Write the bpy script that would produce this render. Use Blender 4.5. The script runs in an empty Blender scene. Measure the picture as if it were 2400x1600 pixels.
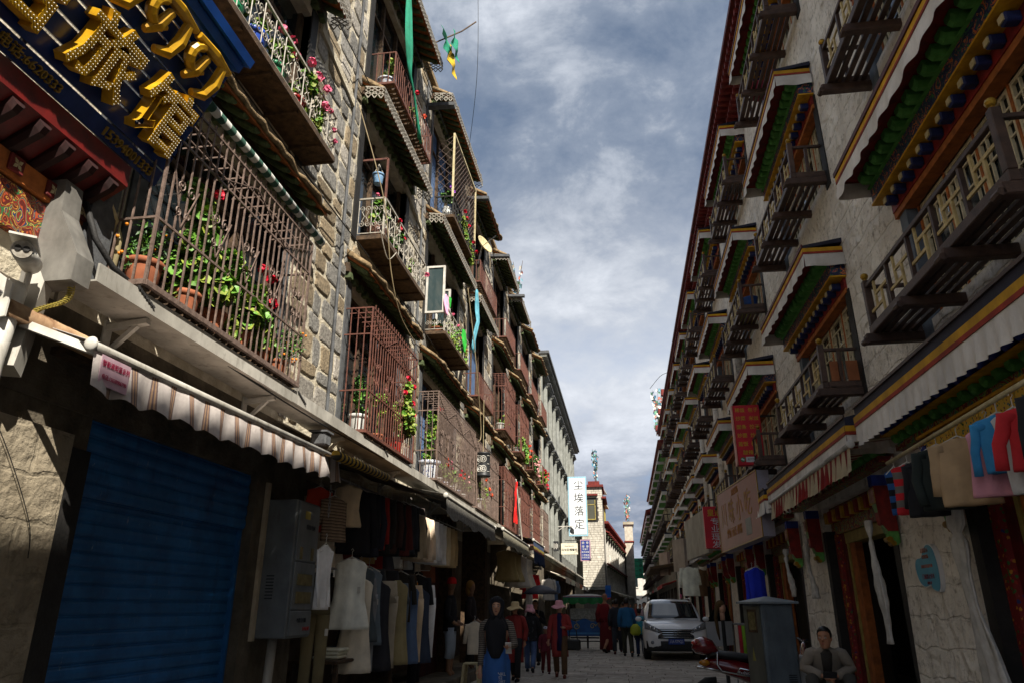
import bpy, bmesh, math, random
from mathutils import Vector, Matrix, Euler
random.seed(11)
R = math.radians
SC = bpy.context.scene
COL = SC.collection

# ------------------------------------------------------------------ camera
cd = bpy.data.cameras.new('camera'); cam = bpy.data.objects.new('camera', cd); COL.objects.link(cam)
cd.sensor_width = 36; cd.lens = 25.35; cd.clip_start = .05; cd.clip_end = 2000
cam.location = (0, 0, 1.42); cam.rotation_euler = (R(90 + 20.236), 0, R(8.525))
SC.camera = cam

# ------------------------------------------------------------------ sun and sky
SUN = Vector((.42, -.58, .70)).normalized()
sd = bpy.data.lights.new('sun', 'SUN'); sun = bpy.data.objects.new('sun', sd); COL.objects.link(sun)
sd.energy = 2.05; sd.angle = R(.55); sd.color = (1, .93, .82)
sun.rotation_euler = SUN.to_track_quat('Z', 'Y').to_euler(); sun.location = (20, -25, 40)
W = bpy.data.worlds.new('World'); SC.world = W; W.use_nodes = True
nt = W.node_tree; nt.nodes.clear()
def nd(t, **k):
    n = nt.nodes.new(t)
    for a, b in k.items(): setattr(n, a, b)
    return n
L = lambda a, b: nt.links.new(a, b)
def vmath(op, a, b=None):
    n = nd('ShaderNodeMath', operation=op)
    for i, x in enumerate((a, b)):
        if x is None: continue
        if isinstance(x, (int, float)): n.inputs[i].default_value = x
        else: L(x, n.inputs[i])
    return n.outputs[0]
def ramp(fac, stops):
    n = nd('ShaderNodeValToRGB'); e = n.color_ramp.elements
    while len(e) < len(stops): e.new(.5)
    for i, (p, c) in enumerate(stops): e[i].position = p; e[i].color = (*c, 1) if len(c) == 3 else c
    L(fac, n.inputs[0]); return n.outputs[0]
sky = nd('ShaderNodeTexSky', sky_type='NISHITA'); sky.sun_disc = False
sky.sun_elevation = math.asin(SUN.z); sky.sun_rotation = math.atan2(SUN.x, SUN.y)
sky.altitude = 3600; sky.air_density = 1; sky.dust_density = .6
tc = nd('ShaderNodeTexCoord'); sep = nd('ShaderNodeSeparateXYZ'); L(tc.outputs['Generated'], sep.inputs[0])
zz = vmath('ADD', vmath('MAXIMUM', sep.outputs[2], 0.0), .34)        # flat cloud layer seen in perspective
cmb = nd('ShaderNodeCombineXYZ')
L(vmath('DIVIDE', sep.outputs[0], zz), cmb.inputs[0]); L(vmath('DIVIDE', sep.outputs[1], zz), cmb.inputs[1])
def noise(scale, det, rough, off, dist=0, src=None):
    m = nd('ShaderNodeMapping'); m.inputs['Location'].default_value = off; L(src or cmb.outputs[0], m.inputs[0])
    n = nd('ShaderNodeTexNoise'); n.inputs['Scale'].default_value = scale; n.inputs['Detail'].default_value = det
    n.inputs['Roughness'].default_value = rough; n.inputs['Distortion'].default_value = dist
    L(m.outputs[0], n.inputs[0]); return n.outputs[0]
n1 = noise(2.3, 14, .6, (2.1, .6, 0), .2)
n2 = noise(6.5, 14, .64, (7.1, 4.4, 1), .3)
n3 = noise(1.0, 4, .5, (3.7, 9.9, 8))
dens = vmath('ADD', vmath('MULTIPLY', n1, .46), vmath('ADD', vmath('MULTIPLY', n2, .24), vmath('MULTIPLY', n3, .40)))
mask = ramp(dens, [(.42, (.82, .82, .82)), (.54, (1, 1, 1))])
lum = ramp(dens, [(.46, (.25, .33, .46)), (.52, (.46, .55, .70)), (.575, (.92, 1.0, 1.13)), (.645, (1.6, 1.67, 1.78))])
band = ramp(sep.outputs[2], [(.10, (0, 0, 0)), (.26, (.62, .62, .62)), (.40, (.42, .42, .42)), (.55, (.0, .0, .0))])       # a veil of even cloud lower down
veil = nd('ShaderNodeMix', data_type='RGBA'); L(band, veil.inputs[0]); L(lum, veil.inputs[6]); veil.inputs[7].default_value = (1.3, 1.34, 1.42, 1)
low = ramp(sep.outputs[2], [(.0, (.75, .77, .82)), (.12, (.75, .77, .83)), (.3, (1.18, 1.18, 1.18)), (.5, (1.0, 1.0, 1.01))])
mlt = nd('ShaderNodeMix', data_type='RGBA', blend_type='MULTIPLY'); mlt.inputs[0].default_value = 1
L(veil.outputs[2], mlt.inputs[6]); L(low, mlt.inputs[7])
dim = nd('ShaderNodeMix', data_type='RGBA', blend_type='MULTIPLY'); dim.inputs[0].default_value = 1
L(sky.outputs[0], dim.inputs[6]); dim.inputs[7].default_value = (.55, .55, .55, 1)
mx = nd('ShaderNodeMix', data_type='RGBA'); L(mask, mx.inputs[0]); L(dim.outputs[2], mx.inputs[6]); L(mlt.outputs[2], mx.inputs[7])
bg = nd('ShaderNodeBackground'); bg.inputs[1].default_value = .13; L(mx.outputs[2], bg.inputs[0])
wo = nd('ShaderNodeOutputWorld'); L(bg.outputs[0], wo.inputs[0])
vs = SC.view_settings; vs.view_transform = 'Standard'; vs.look = 'None'; vs.gamma = 1; vs.exposure = 2.25; vs.use_curve_mapping = False
SC.cycles.max_bounces = 8; SC.cycles.diffuse_bounces = 6; SC.cycles.glossy_bounces = 3; SC.cycles.transparent_max_bounces = 10
SC.cycles.use_denoising = True

# ------------------------------------------------------------------ materials
def lin(h):
    if isinstance(h, str): c = [int(h[i:i + 2], 16) / 255 for i in (0, 2, 4)]
    else: c = [x / 255 for x in h]
    return tuple(x / 12.92 if x <= .04045 else ((x + .055) / 1.055) ** 2.4 for x in c)
MATS = {}
def M(name, c, c2=None, sc=6, rough=.75, bump=0, bsc=None, metal=0, rnd=0, spec=.4, stripes=None, trans=0, coat=0, det=6, sharp=None, grime=0):
    """procedural material; colours are sRGB hex of the thing itself. stripes=(axis,width,[hex...]) in object space"""
    if name in MATS: return MATS[name]
    m = bpy.data.materials.new(name); m.use_nodes = True; MATS[name] = m
    t = m.node_tree; bs = t.nodes['Principled BSDF']
    bs.inputs['Roughness'].default_value = rough; bs.inputs['Metallic'].default_value = metal
    bs.inputs['Specular IOR Level'].default_value = spec
    bs.inputs['Transmission Weight'].default_value = trans; bs.inputs['Coat Weight'].default_value = coat
    N = lambda ty: t.nodes.new(ty)
    K = lambda a, b: t.links.new(a, b)
    geo = N('ShaderNodeNewGeometry'); pos = geo.outputs['Position']
    a = lin(c); b = lin(c2) if c2 else tuple(x * .72 for x in a)
    no = N('ShaderNodeTexNoise'); no.inputs['Scale'].default_value = sc; no.inputs['Detail'].default_value = det; no.inputs['Roughness'].default_value = .6
    K(pos, no.inputs['Vector'])
    rp = N('ShaderNodeValToRGB'); lo, hi = sharp or (.34, .66)
    rp.color_ramp.elements[0].position = lo; rp.color_ramp.elements[1].position = hi
    rp.color_ramp.elements[0].color = (*b, 1); rp.color_ramp.elements[1].color = (*a, 1)
    K(no.outputs[0], rp.inputs[0]); out = rp.outputs[0]
    if stripes:
        ax, wd, cols = stripes
        tcn = N('ShaderNodeTexCoord'); sx = N('ShaderNodeSeparateXYZ'); K(tcn.outputs['UV' if ax in 'UV' else 'Object'], sx.inputs[0])
        d = N('ShaderNodeMath'); d.operation = 'DIVIDE'; K(sx.outputs[dict(X=0, Y=1, Z=2, U=0, V=1)[ax]], d.inputs[0]); d.inputs[1].default_value = wd
        fr = N('ShaderNodeMath'); fr.operation = 'FRACT'; K(d.outputs[0], fr.inputs[0])
        sr = N('ShaderNodeValToRGB'); sr.color_ramp.interpolation = 'CONSTANT'; e = sr.color_ramp.elements
        while len(e) < len(cols): e.new(.5)
        for i, cc in enumerate(cols):
            if isinstance(cc, tuple): e[i].position, h = cc
            else: e[i].position, h = i / len(cols), cc
            e[i].color = (*lin(h), 1)
        K(fr.outputs[0], sr.inputs[0])
        mm = N('ShaderNodeMix'); mm.data_type = 'RGBA'; mm.blend_type = 'MULTIPLY'; mm.inputs[0].default_value = .8
        K(sr.outputs[0], mm.inputs[6]); K(out, mm.inputs[7]); out = mm.outputs[2]
    if rnd:
        oi = N('ShaderNodeObjectInfo'); hs = N('ShaderNodeHueSaturation')
        mr = N('ShaderNodeMapRange'); mr.inputs[3].default_value = 1 - rnd; mr.inputs[4].default_value = 1 + rnd
        K(oi.outputs['Random'], mr.inputs[0]); K(mr.outputs[0], hs.inputs['Value']); K(out, hs.inputs['Color']); out = hs.outputs[0]
    if grime:
        g = N('ShaderNodeTexNoise'); g.inputs['Scale'].default_value = 1.7; g.inputs['Detail'].default_value = 8; g.inputs['Roughness'].default_value = .68
        mp = N('ShaderNodeMapping'); mp.inputs['Scale'].default_value = (1, 1, .35); K(pos, mp.inputs[0]); K(mp.outputs[0], g.inputs['Vector'])
        gr = N('ShaderNodeValToRGB'); gr.color_ramp.elements[0].position = .38; gr.color_ramp.elements[1].position = .62
        gr.color_ramp.elements[0].color = (1 - grime,) * 3 + (1,); gr.color_ramp.elements[1].color = (1, 1, 1, 1); K(g.outputs[0], gr.inputs[0])
        gm = N('ShaderNodeMix'); gm.data_type = 'RGBA'; gm.blend_type = 'MULTIPLY'; gm.inputs[0].default_value = 1
        K(out, gm.inputs[6]); K(gr.outputs[0], gm.inputs[7]); out = gm.outputs[2]
    K(out, bs.inputs['Base Color'])
    if bump:
        bn = N('ShaderNodeTexNoise'); bn.inputs['Scale'].default_value = bsc or sc * 4; bn.inputs['Detail'].default_value = 8; bn.inputs['Roughness'].default_value = .62
        K(pos, bn.inputs['Vector']); bu = N('ShaderNodeBump'); bu.inputs['Strength'].default_value = min(1, bump); bu.inputs['Distance'].default_value = .02 if bump <= 1 else .02 * bump
        K(bn.outputs[0], bu.inputs['Height']); K(bu.outputs[0], bs.inputs['Normal'])
    return m
def glass_dark(name='window_glass', c='1a2226'):
    return M(name, c, sc=1, rough=.06, spec=.8)

# ------------------------------------------------------------------ mesh builder
class MB:
    def __init__(s): s.v = []; s.f = []; s.mi = []; s.k = 0; s.uv = {}
    def add(s, vs, fs):
        o = len(s.v); s.v += [tuple(p) for p in vs]; s.f += [tuple(i + o for i in f) for f in fs]; s.mi += [s.k] * len(fs); return s
    def box(s, x0, x1, y0, y1, z0, z1):
        return s.add([(x0, y0, z0), (x1, y0, z0), (x1, y1, z0), (x0, y1, z0), (x0, y0, z1), (x1, y0, z1), (x1, y1, z1), (x0, y1, z1)],
                     [(0, 3, 2, 1), (4, 5, 6, 7), (0, 1, 5, 4), (1, 2, 6, 5), (2, 3, 7, 6), (3, 0, 4, 7)])
    def obox(s, mat, sx, sy, sz):
        vs = [mat @ Vector((x * sx / 2, y * sy / 2, z * sz / 2)) for z in (-1, 1) for x, y in ((-1, -1), (1, -1), (1, 1), (-1, 1))]
        return s.add(vs, [(0, 3, 2, 1), (4, 5, 6, 7), (0, 1, 5, 4), (1, 2, 6, 5), (2, 3, 7, 6), (3, 0, 4, 7)])
    def bbox(s, x0, x1, y0, y1, z0, z1, b=.01):
        """box with bevelled edges"""
        xs, ys, zs = (x0, x1), (y0, y1), (z0, z1); vs = []; ix = {}
        for i in (0, 1):
            for j in (0, 1):
                for k in (0, 1):
                    for a in range(3):
                        p = [xs[i], ys[j], zs[k]]; sg = [b if q == 0 else -b for q in (i, j, k)]
                        for q in range(3):
                            if q != a: p[q] += sg[q]
                        ix[(i, j, k, a)] = len(vs); vs.append(tuple(p))
        fs = []
        for a in range(3):
            o = [q for q in range(3) if q != a]
            for e in (0, 1):
                q = []
                for (u, w) in ((0, 0), (1, 0), (1, 1), (0, 1)):
                    c = [0, 0, 0]; c[a] = e; c[o[0]] = u; c[o[1]] = w; q.append(ix[(*c, a)])
                fs.append(q if (e == 1) ^ (a == 1) else q[::-1])
        for a in range(3):
            o = [q for q in range(3) if q != a]
            for u in (0, 1):
                for w in (0, 1):
                    q = []
                    for e, ax in ((0, o[0]), (0, o[1]), (1, o[1]), (1, o[0])):
                        c = [0, 0, 0]; c[a] = e; c[o[0]] = u; c[o[1]] = w; q.append(ix[(*c, ax)])
                    fs.append(q)
        for i in (0, 1):
            for j in (0, 1):
                for k in (0, 1): fs.append([ix[(i, j, k, a)] for a in range(3)])
        s.add(vs, fs); return s
    def bar(s, p, q, w, h=None, up=(0, 0, 1)):
        p = Vector(p); q = Vector(q); d = q - p; l = d.length
        if l < 1e-6: return s
        y = d / l; u = Vector(up)
        if abs(y.dot(u)) > .98: u = Vector((1, 0, 0))
        x = y.cross(u).normalized(); z = x.cross(y)
        m = Matrix((x, y, z)).transposed().to_4x4(); m.translation = (p + q) / 2
        return s.obox(m, w, l, h or w)
    def tube(s, pts, r, n=6, cap=True, flat=1, ref=None, round_=False):
        pts = [Vector(p) for p in pts]; k = len(pts); rs = r if isinstance(r, (list, tuple)) else [r] * k
        if round_:
            d0 = (pts[0] - pts[1]).normalized(); d1 = (pts[-1] - pts[-2]).normalized()
            P = [pts[0] + d0 * rs[0] * .8, pts[0] + d0 * rs[0] * .5] + pts + [pts[-1] + d1 * rs[-1] * .5, pts[-1] + d1 * rs[-1] * .8]
            rs = [rs[0] * .4, rs[0] * .8] + list(rs) + [rs[-1] * .8, rs[-1] * .4]; pts = P; k = len(pts)
        o = len(s.v); prev = None; V = []
        for i, p in enumerate(pts):
            t = (pts[min(i + 1, k - 1)] - pts[max(i - 1, 0)])
            t = t.normalized() if t.length > 1e-9 else Vector((0, 0, 1))
            if prev is None:
                a = Vector(ref) if ref else (Vector((0, 0, 1)) if abs(t.z) < .9 else Vector((0, 1, 0)))
                x = (a - t * a.dot(t)).normalized()
            else: x = (prev - t * prev.dot(t)).normalized()
            prev = x; y = t.cross(x)
            for j in range(n):
                an = 2 * math.pi * j / n; V.append(p + (x * math.cos(an) + y * math.sin(an) * flat) * rs[i])
        F = [(i * n + j, i * n + (j + 1) % n, (i + 1) * n + (j + 1) % n, (i + 1) * n + j) for i in range(k - 1) for j in range(n)]
        if cap: F += [tuple(range(n))[::-1], tuple((k - 1) * n + j for j in range(n))]
        return s.add(V, F)
    def loft(s, rings, cap=True):
        n = len(rings[0]); k = len(rings); V = [p for r in rings for p in r]
        F = [(i * n + j, i * n + (j + 1) % n, (i + 1) * n + (j + 1) % n, (i + 1) * n + j) for i in range(k - 1) for j in range(n)]
        if cap: F += [tuple(range(n))[::-1], tuple((k - 1) * n + j for j in range(n))]
        return s.add(V, F)
    def lathe(s, prof, c=(0, 0, 0), n=14, axis='Z'):
        rings = []
        for r, z in prof:
            rr = []
            for j in range(n):
                a = 2 * math.pi * j / n; p = (r * math.cos(a), r * math.sin(a), z)
                if axis == 'X': p = (z, p[0], p[1])
                if axis == 'Y': p = (p[1], z, p[0])
                rr.append(Vector(p) + Vector(c))
            rings.append(rr)
        return s.loft(rings)
    def ball(s, c, rx, ry=None, rz=None, n=12, m=8):
        ry = ry or rx; rz = rz or rx; prof = [(math.sin(math.pi * (i + .15) / (m + .3)), -math.cos(math.pi * (i + .15) / (m + .3))) for i in range(m + 1)]
        return s.loft([[Vector((c[0] + rx * r * math.cos(2 * math.pi * j / n), c[1] + ry * r * math.sin(2 * math.pi * j / n), c[2] + rz * z)) for j in range(n)] for r, z in prof])
    def prism(s, poly, A, B):
        """poly in (u,v); A maps (u,v)->start point, B -> end point"""
        n = len(poly); V = [A(u, v) for u, v in poly] + [B(u, v) for u, v in poly]
        F = [tuple(range(n))[::-1], tuple(range(n, 2 * n))] + [(i, (i + 1) % n, n + (i + 1) % n, n + i) for i in range(n)]
        return s.add(V, F)
    def sheet(s, nu, nv, fn, th=.004, nrm=None, uv=True):
        """closed thin sheet; fn(u,v)->point, thickness along nrm"""
        P = [[Vector(fn(i / nu, j / nv)) for j in range(nv + 1)] for i in range(nu + 1)]
        V = []; o0 = len(s.v)
        N = Vector(nrm) if nrm else None
        for i in range(nu + 1):
            for j in range(nv + 1): V.append(P[i][j])
        for i in range(nu + 1):
            for j in range(nv + 1):
                if N is None:
                    a = P[min(i + 1, nu)][j] - P[max(i - 1, 0)][j]; b = P[i][min(j + 1, nv)] - P[i][max(j - 1, 0)]
                    q = a.cross(b); q = q.normalized() if q.length > 1e-12 else Vector((0, 0, 1))
                else: q = N
                V.append(P[i][j] - q * th)
        w = nv + 1; o = (nu + 1) * w; F = []
        for i in range(nu):
            for j in range(nv):
                a, b, c, d = i * w + j, (i + 1) * w + j, (i + 1) * w + j + 1, i * w + j + 1
                F += [(a, b, c, d), (o + d, o + c, o + b, o + a)]
        for i in range(nu):
            a, b = i * w, (i + 1) * w; F.append((a, o + a, o + b, b)); a, b = i * w + nv, (i + 1) * w + nv; F.append((b, o + b, o + a, a))
        for j in range(nv):
            F.append((j + 1, o + j + 1, o + j, j)); a = nu * w; F.append((a + j, o + a + j, o + a + j + 1, a + j + 1))
        for r in range(2):
            for i in range(nu + 1):
                for j in range(nv + 1): s.uv[o0 + r * o + i * w + j] = (i / nu, j / nv)
        return s.add(V, F)
    def build(s, name, mats, parent=None, smooth=False, center=True):
        mats = mats if isinstance(mats, (list, tuple)) else [mats]
        V = s.v; c = Vector((0, 0, 0))
        if center and V:
            lo = [min(p[i] for p in V) for i in range(3)]; hi = [max(p[i] for p in V) for i in range(3)]
            c = Vector(((lo[0] + hi[0]) / 2, (lo[1] + hi[1]) / 2, lo[2])); V = [(p[0] - c.x, p[1] - c.y, p[2] - c.z) for p in V]
        me = bpy.data.meshes.new(name); me.from_pydata(V, [], s.f)
        for m in mats: me.materials.append(m)
        if len(mats) > 1: me.polygons.foreach_set('material_index', s.mi)
        if smooth: me.polygons.foreach_set('use_smooth', [True] * len(s.f))
        if s.uv:
            ul = me.uv_layers.new(); 
            for lp in me.loops: ul.data[lp.index].uv = s.uv.get(lp.vertex_index, (0, 0))
        me.update()
        return put(name, me, parent, c)
def wm(o):
    if o is None: return Matrix.Identity(4)
    b = Matrix.LocRotScale(o.location, o.rotation_euler, o.scale)
    return (wm(o.parent) @ o.matrix_parent_inverse @ b) if o.parent else b
def put(name, me, parent=None, loc=(0, 0, 0), rot=None, scale=None):
    o = bpy.data.objects.new(name, me); COL.objects.link(o); o.location = loc
    if rot: o.rotation_euler = rot
    if scale: o.scale = scale
    if parent: o.parent = parent; o.matrix_parent_inverse = wm(parent).inverted()
    return o
def tag(o, label=None, cat=None, group=None, kind=None):
    if label: o['label'] = label
    if cat: o['category'] = cat
    if group: o['group'] = group
    if kind: o['kind'] = kind
    return o
def thing(name, label, cat, loc=(0, 0, 0), group=None, rz=0):
    o = bpy.data.objects.new(name, None); COL.objects.link(o); o.location = loc; o.rotation_euler = (0, 0, rz); o.empty_display_size = .2
    return tag(o, label, cat, group)
def copy_tree(o, parent=None, kids=None):
    if kids is None:
        kids = {}
        for q in bpy.data.objects:
            if q.parent: kids.setdefault(q.parent.name, []).append(q)
    c = o.copy(); COL.objects.link(c); c.parent = parent; c.matrix_parent_inverse = o.matrix_parent_inverse.copy()
    for ch in kids.get(o.name, []): copy_tree(ch, c, kids)
    return c
_UC = {}
def bx(name, parent, m, x0, x1, y0, y1, z0, z1):
    if m.name not in _UC:
        b = MB().box(-.5, .5, -.5, .5, -.5, .5); me = bpy.data.meshes.new('box_piece'); me.from_pydata(b.v, [], b.f); me.materials.append(m); _UC[m.name] = me
    return put(name, _UC[m.name], parent, ((x0 + x1) / 2, (y0 + y1) / 2, (z0 + z1) / 2), None, (x1 - x0, y1 - y0, z1 - z0))
_TX = {}
def text(s, m, O, X, Y, size=1, ext=.003, parent=None, name='lettering', sx=1, bold=0, center=True):
    """lettering standing on the plane through O with axes X (reading) and Y (up)"""
    key = (s, round(ext / size, 4), bold)
    if key not in _TX:
        c = bpy.data.curves.new('lettering', 'FONT'); c.body = s; c.extrude = ext / size; c.resolution_u = 2; c.offset = bold
        c.align_x = 'CENTER'; c.align_y = 'CENTER'
        o = bpy.data.objects.new('lettering', c); me = bpy.data.meshes.new_from_object(o); bpy.data.objects.remove(o)
        _TX[key] = [(tuple(v.co)) for v in me.vertices], [tuple(p.vertices) for p in me.polygons]; bpy.data.meshes.remove(me)
    vs, fs = _TX[key]; X = Vector(X).normalized(); Y = Vector(Y); Y = (Y - X * Y.dot(X)).normalized(); Z = X.cross(Y); O = Vector(O)
    b = MB(); b.add([O + X * (v[0] * size * sx) + Y * (v[1] * size) + Z * (v[2] * size) for v in vs], fs)
    return b.build(name, m, parent)
def rj(a): return random.uniform(-a, a)
# ------------------------------------------------------------------ shared materials
m_mortar = M('mortar', 'd6cdb8', 'b3a890', sc=5, rough=.95, bump=1.6, bsc=16, grime=.25)
m_st = [M('stone_grey', '8f8c86', '5c5a55', sc=22, rough=.93, bump=1, bsc=40, rnd=.3), M('stone_brown', '93836a', '675c4a', sc=22, rough=.93, bump=1, bsc=40, rnd=.3), M('stone_pale', 'a8a298', '767169', sc=22, rough=.93, bump=1, bsc=40, rnd=.3)]
m_black = M('black_paint', '2a2826', '191817', sc=9, rough=.7, bump=.3, grime=.3)
m_slate = M('grey_reveal', '5c5e60', '3d3e40', sc=7, rough=.8, bump=.3, bsc=60)
m_dwood = M('weathered_wood', '5a4632', '33271b', sc=14, rough=.85, bump=.5, bsc=60, rnd=.2)
m_brown = M('brown_wood', '4b352a', '33231c', sc=12, rough=.6, bump=.2, bsc=70)
m_rust = M('rust_paint', '6e4234', '4a2d25', sc=18, rough=.65, bump=.2, bsc=90)
m_iron = M('bar_paint', '7d6a60', '57483f', sc=22, rough=.55, bump=.2, bsc=90, rnd=.12)
m_wiron = M('pale_iron', 'b3aea2', '7c7468', sc=20, rough=.5)
m_cream = M('cream_wood', 'c9bc96', 'a8996f', sc=16, rough=.65)
m_white = M('white_paint', 'd8d5cc', 'b0aca2', sc=7, rough=.5, grime=.2)
m_wmetal = M('white_sheet_metal', 'c0bcb2', 'a09c92', sc=3, rough=.45, grime=.35)
m_glass = glass_dark()
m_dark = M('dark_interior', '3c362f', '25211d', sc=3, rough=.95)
m_orange = M('painted_orange', 'b5682e', '82481d', sc=10, rough=.75, rnd=.15)
m_green = M('painted_green', '63a552', '437f36', sc=9, rough=.75, rnd=.15)
m_dgreen = M('faded_green', '62704a', '3a4428', sc=12, rough=.8, rnd=.2)
m_mud = M('clay_edge', '9a8463', '65533b', sc=18, rough=.95, bump=1.2, bsc=30)
m_blue = M('painted_blue', '253c96', '182668', sc=8, rough=.6)
m_red = M('painted_red', '8e2019', '5a130f', sc=8, rough=.6)
m_yellow = M('painted_yellow', 'd9a51d', 'a8780f', sc=8, rough=.6)
m_gold = M('gold_paint', 'b08a2e', '7c5e1c', sc=9, rough=.35, metal=.6)
m_steel = M('steel', 'a5a5a5', '7c7c7c', sc=12, rough=.3, metal=.9)
m_black_rubber = M('black_rubber', '1c1c1d', '111112', sc=20, rough=.8)

# ------------------------------------------------------------------ ground and paving
m_ground = M('street_joint', '6e675e', '534d46', sc=12, rough=.95, bump=.5, grime=.3)
g = MB().add([(-400, -120, 0), (400, -120, 0), (400, 700, 0), (-400, 700, 0)], [(0, 1, 2, 3)]).build('ground', m_ground); tag(g, 'dark earth and joints under the street paving', None, kind='structure')
m_slab = M('paving_stone', 'c6beb2', 'a0988c', sc=7, rough=.85, bump=.4, bsc=45, rnd=.16, grime=.3)
pv = bpy.data.objects.new('street_paving', None); COL.objects.link(pv); pv.location = (0, 16, 0); tag(pv, 'grey stone slab paving of the street', None, kind='structure')
def slab_mesh(w, l, h=.02, b=.008):
    s = MB(); a = lambda w, l, z: [(-w / 2, -l / 2, z), (w / 2, -l / 2, z), (w / 2, l / 2, z), (-w / 2, l / 2, z)]
    s.loft([a(w, l, 0), a(w, l, h - b * .7), a(w - 2 * b, l - 2 * b, h)]); return s
sm = []
for k in range(6):
    w = .5 + .07 * k; s = slab_mesh(w, .43); me = bpy.data.meshes.new('slab'); me.from_pydata(s.v, [], s.f); me.materials.append(m_slab); sm.append((w, me))
rest = MB(); cnt = 0; y = 15.3
while y < 70:
    x = -3.25 + rj(.3)
    while x < 2.9:
        w, me = random.choice(sm); z = rj(.003)
        if cnt < 300: put('paving_slab', me, pv, (x + w / 2, y, .002 + z), (rj(.006), rj(.006), rj(.006))); cnt += 1
        else: rest.add([(v[0] + x + w / 2, v[1] + y, v[2] + .002 + z) for v in slab_mesh(w, .43).v], slab_mesh(w, .43).f)
        x += w + .014
    y += .444
yy = -4
near = MB()
while yy < 15.2:
    x = -3.25
    while x < 2.9:
        w = .68; near.add([(v[0] + x + w / 2, v[1] + yy, v[2] + .002) for v in slab_mesh(w, .43).v], slab_mesh(w, .43).f); x += w + .014
    yy += .444
tag(rest.build('far_paving_slabs', m_slab, pv), kind='stuff'); tag(near.build('near_paving_slabs', m_slab, pv), kind='stuff')
m_step = M('shop_step', '978e80', '706a5e', sc=6, rough=.9, bump=.4, grime=.35)
for nm, x0, x1 in (('pavement', -6.2, -3.32), ('pavement', 2.93, 5.6)):
    tag(MB().box(x0, x1, -3, 95, -.02, .14).build(nm, m_step), 'raised stone step along the shop fronts', None, kind='structure')

# ------------------------------------------------------------------ generic facade pieces (left side, wall plane X = XW, facing +X)
def scroll(b, c, U, V, r, turns=1.4, a0=0, s=1, w=.006, n=5):
    pts = []; c = Vector(c); U = Vector(U); V = Vector(V); N = 14
    for i in range(N + 1):
        t = i / N; rr = r * (1 - .78 * t); a = a0 + s * t * turns * 2 * math.pi
        pts.append(c + U * (rr * math.cos(a)) + V * (rr * math.sin(a)))
    b.tube(pts, w, n, cap=False)
def rail_scrolls(b, p0, p1, h, w=.006):
    """curly wrought iron filling between p0 and p1 (bottom line), height h"""
    p0 = Vector(p0); p1 = Vector(p1); d = p1 - p0; l = d.length; u = d / l; Z = Vector((0, 0, 1)); k = max(1, round(l / .24)); st = l / k
    for i in range(k):
        c = p0 + u * (st * (i + .5)); q = st * .26
        b.tube([c - u * st * .5, c - u * st * .5 + Z * h], w * 1.2, 4, cap=False)
        for sg in (-1, 1):
            scroll(b, c + u * sg * q + Z * h * .26, u, Z, st * .24, 1.3, math.pi / 2, sg, w)
            scroll(b, c + u * sg * q + Z * h * .74, u, Z, st * .24, 1.3, -math.pi / 2, -sg, w)
            b.tube([c + u * sg * q + Z * (h * .26 + st * .24), c + u * sg * st * .05 + Z * h * .5, c + u * sg * q + Z * (h * .74 - st * .24)], w, 4, cap=False)
def lace(b, p0, p1, h, cell=.1, w=.012):
    p0 = Vector(p0); p1 = Vector(p1); d = p1 - p0; l = d.length; u = d / l; Z = Vector((0, 0, 1)); k = max(2, round(l / cell)); st = l / k
    n = u.cross(Z)
    b.bar(p0, p1, .008, w * 1.5); b.bar(p0 - Z * h * .62, p1 - Z * h * .62, .006, w * .8)
    for i in range(k):
        a = p0 + u * st * i; e = a + u * st; mm = a + u * st * .5
        b.bar(a, e - Z * h * .31, .006, w); b.bar(e, a - Z * h * .31, .006, w); b.bar(a - Z * h * .31, e - Z * h * .62, .006, w); b.bar(e - Z * h * .31, a - Z * h * .62, .006, w)
        b.bar(a - Z * h * .62, mm - Z * h, .006, w * 1.3); b.bar(mm - Z * h, e - Z * h * .62, .006, w * 1.3)
def rafter_mesh(l, w, h, m, nm):
    s = MB(); n = 5
    top = [(-w / 2, 0), (w / 2, 0), (w / 2, -h * .55), (w * .25, -h), (-w * .25, -h), (-w / 2, -h * .55)]
    s.loft([[Vector((0, y, z)) for y, z in top], [Vector((l * .86, y, z)) for y, z in top], [Vector((l, y, z * .7)) for y, z in top]])
    me = bpy.data.meshes.new(nm); me.from_pydata(s.v, [], s.f); me.materials.append(m); return me
_RM = {}
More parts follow.
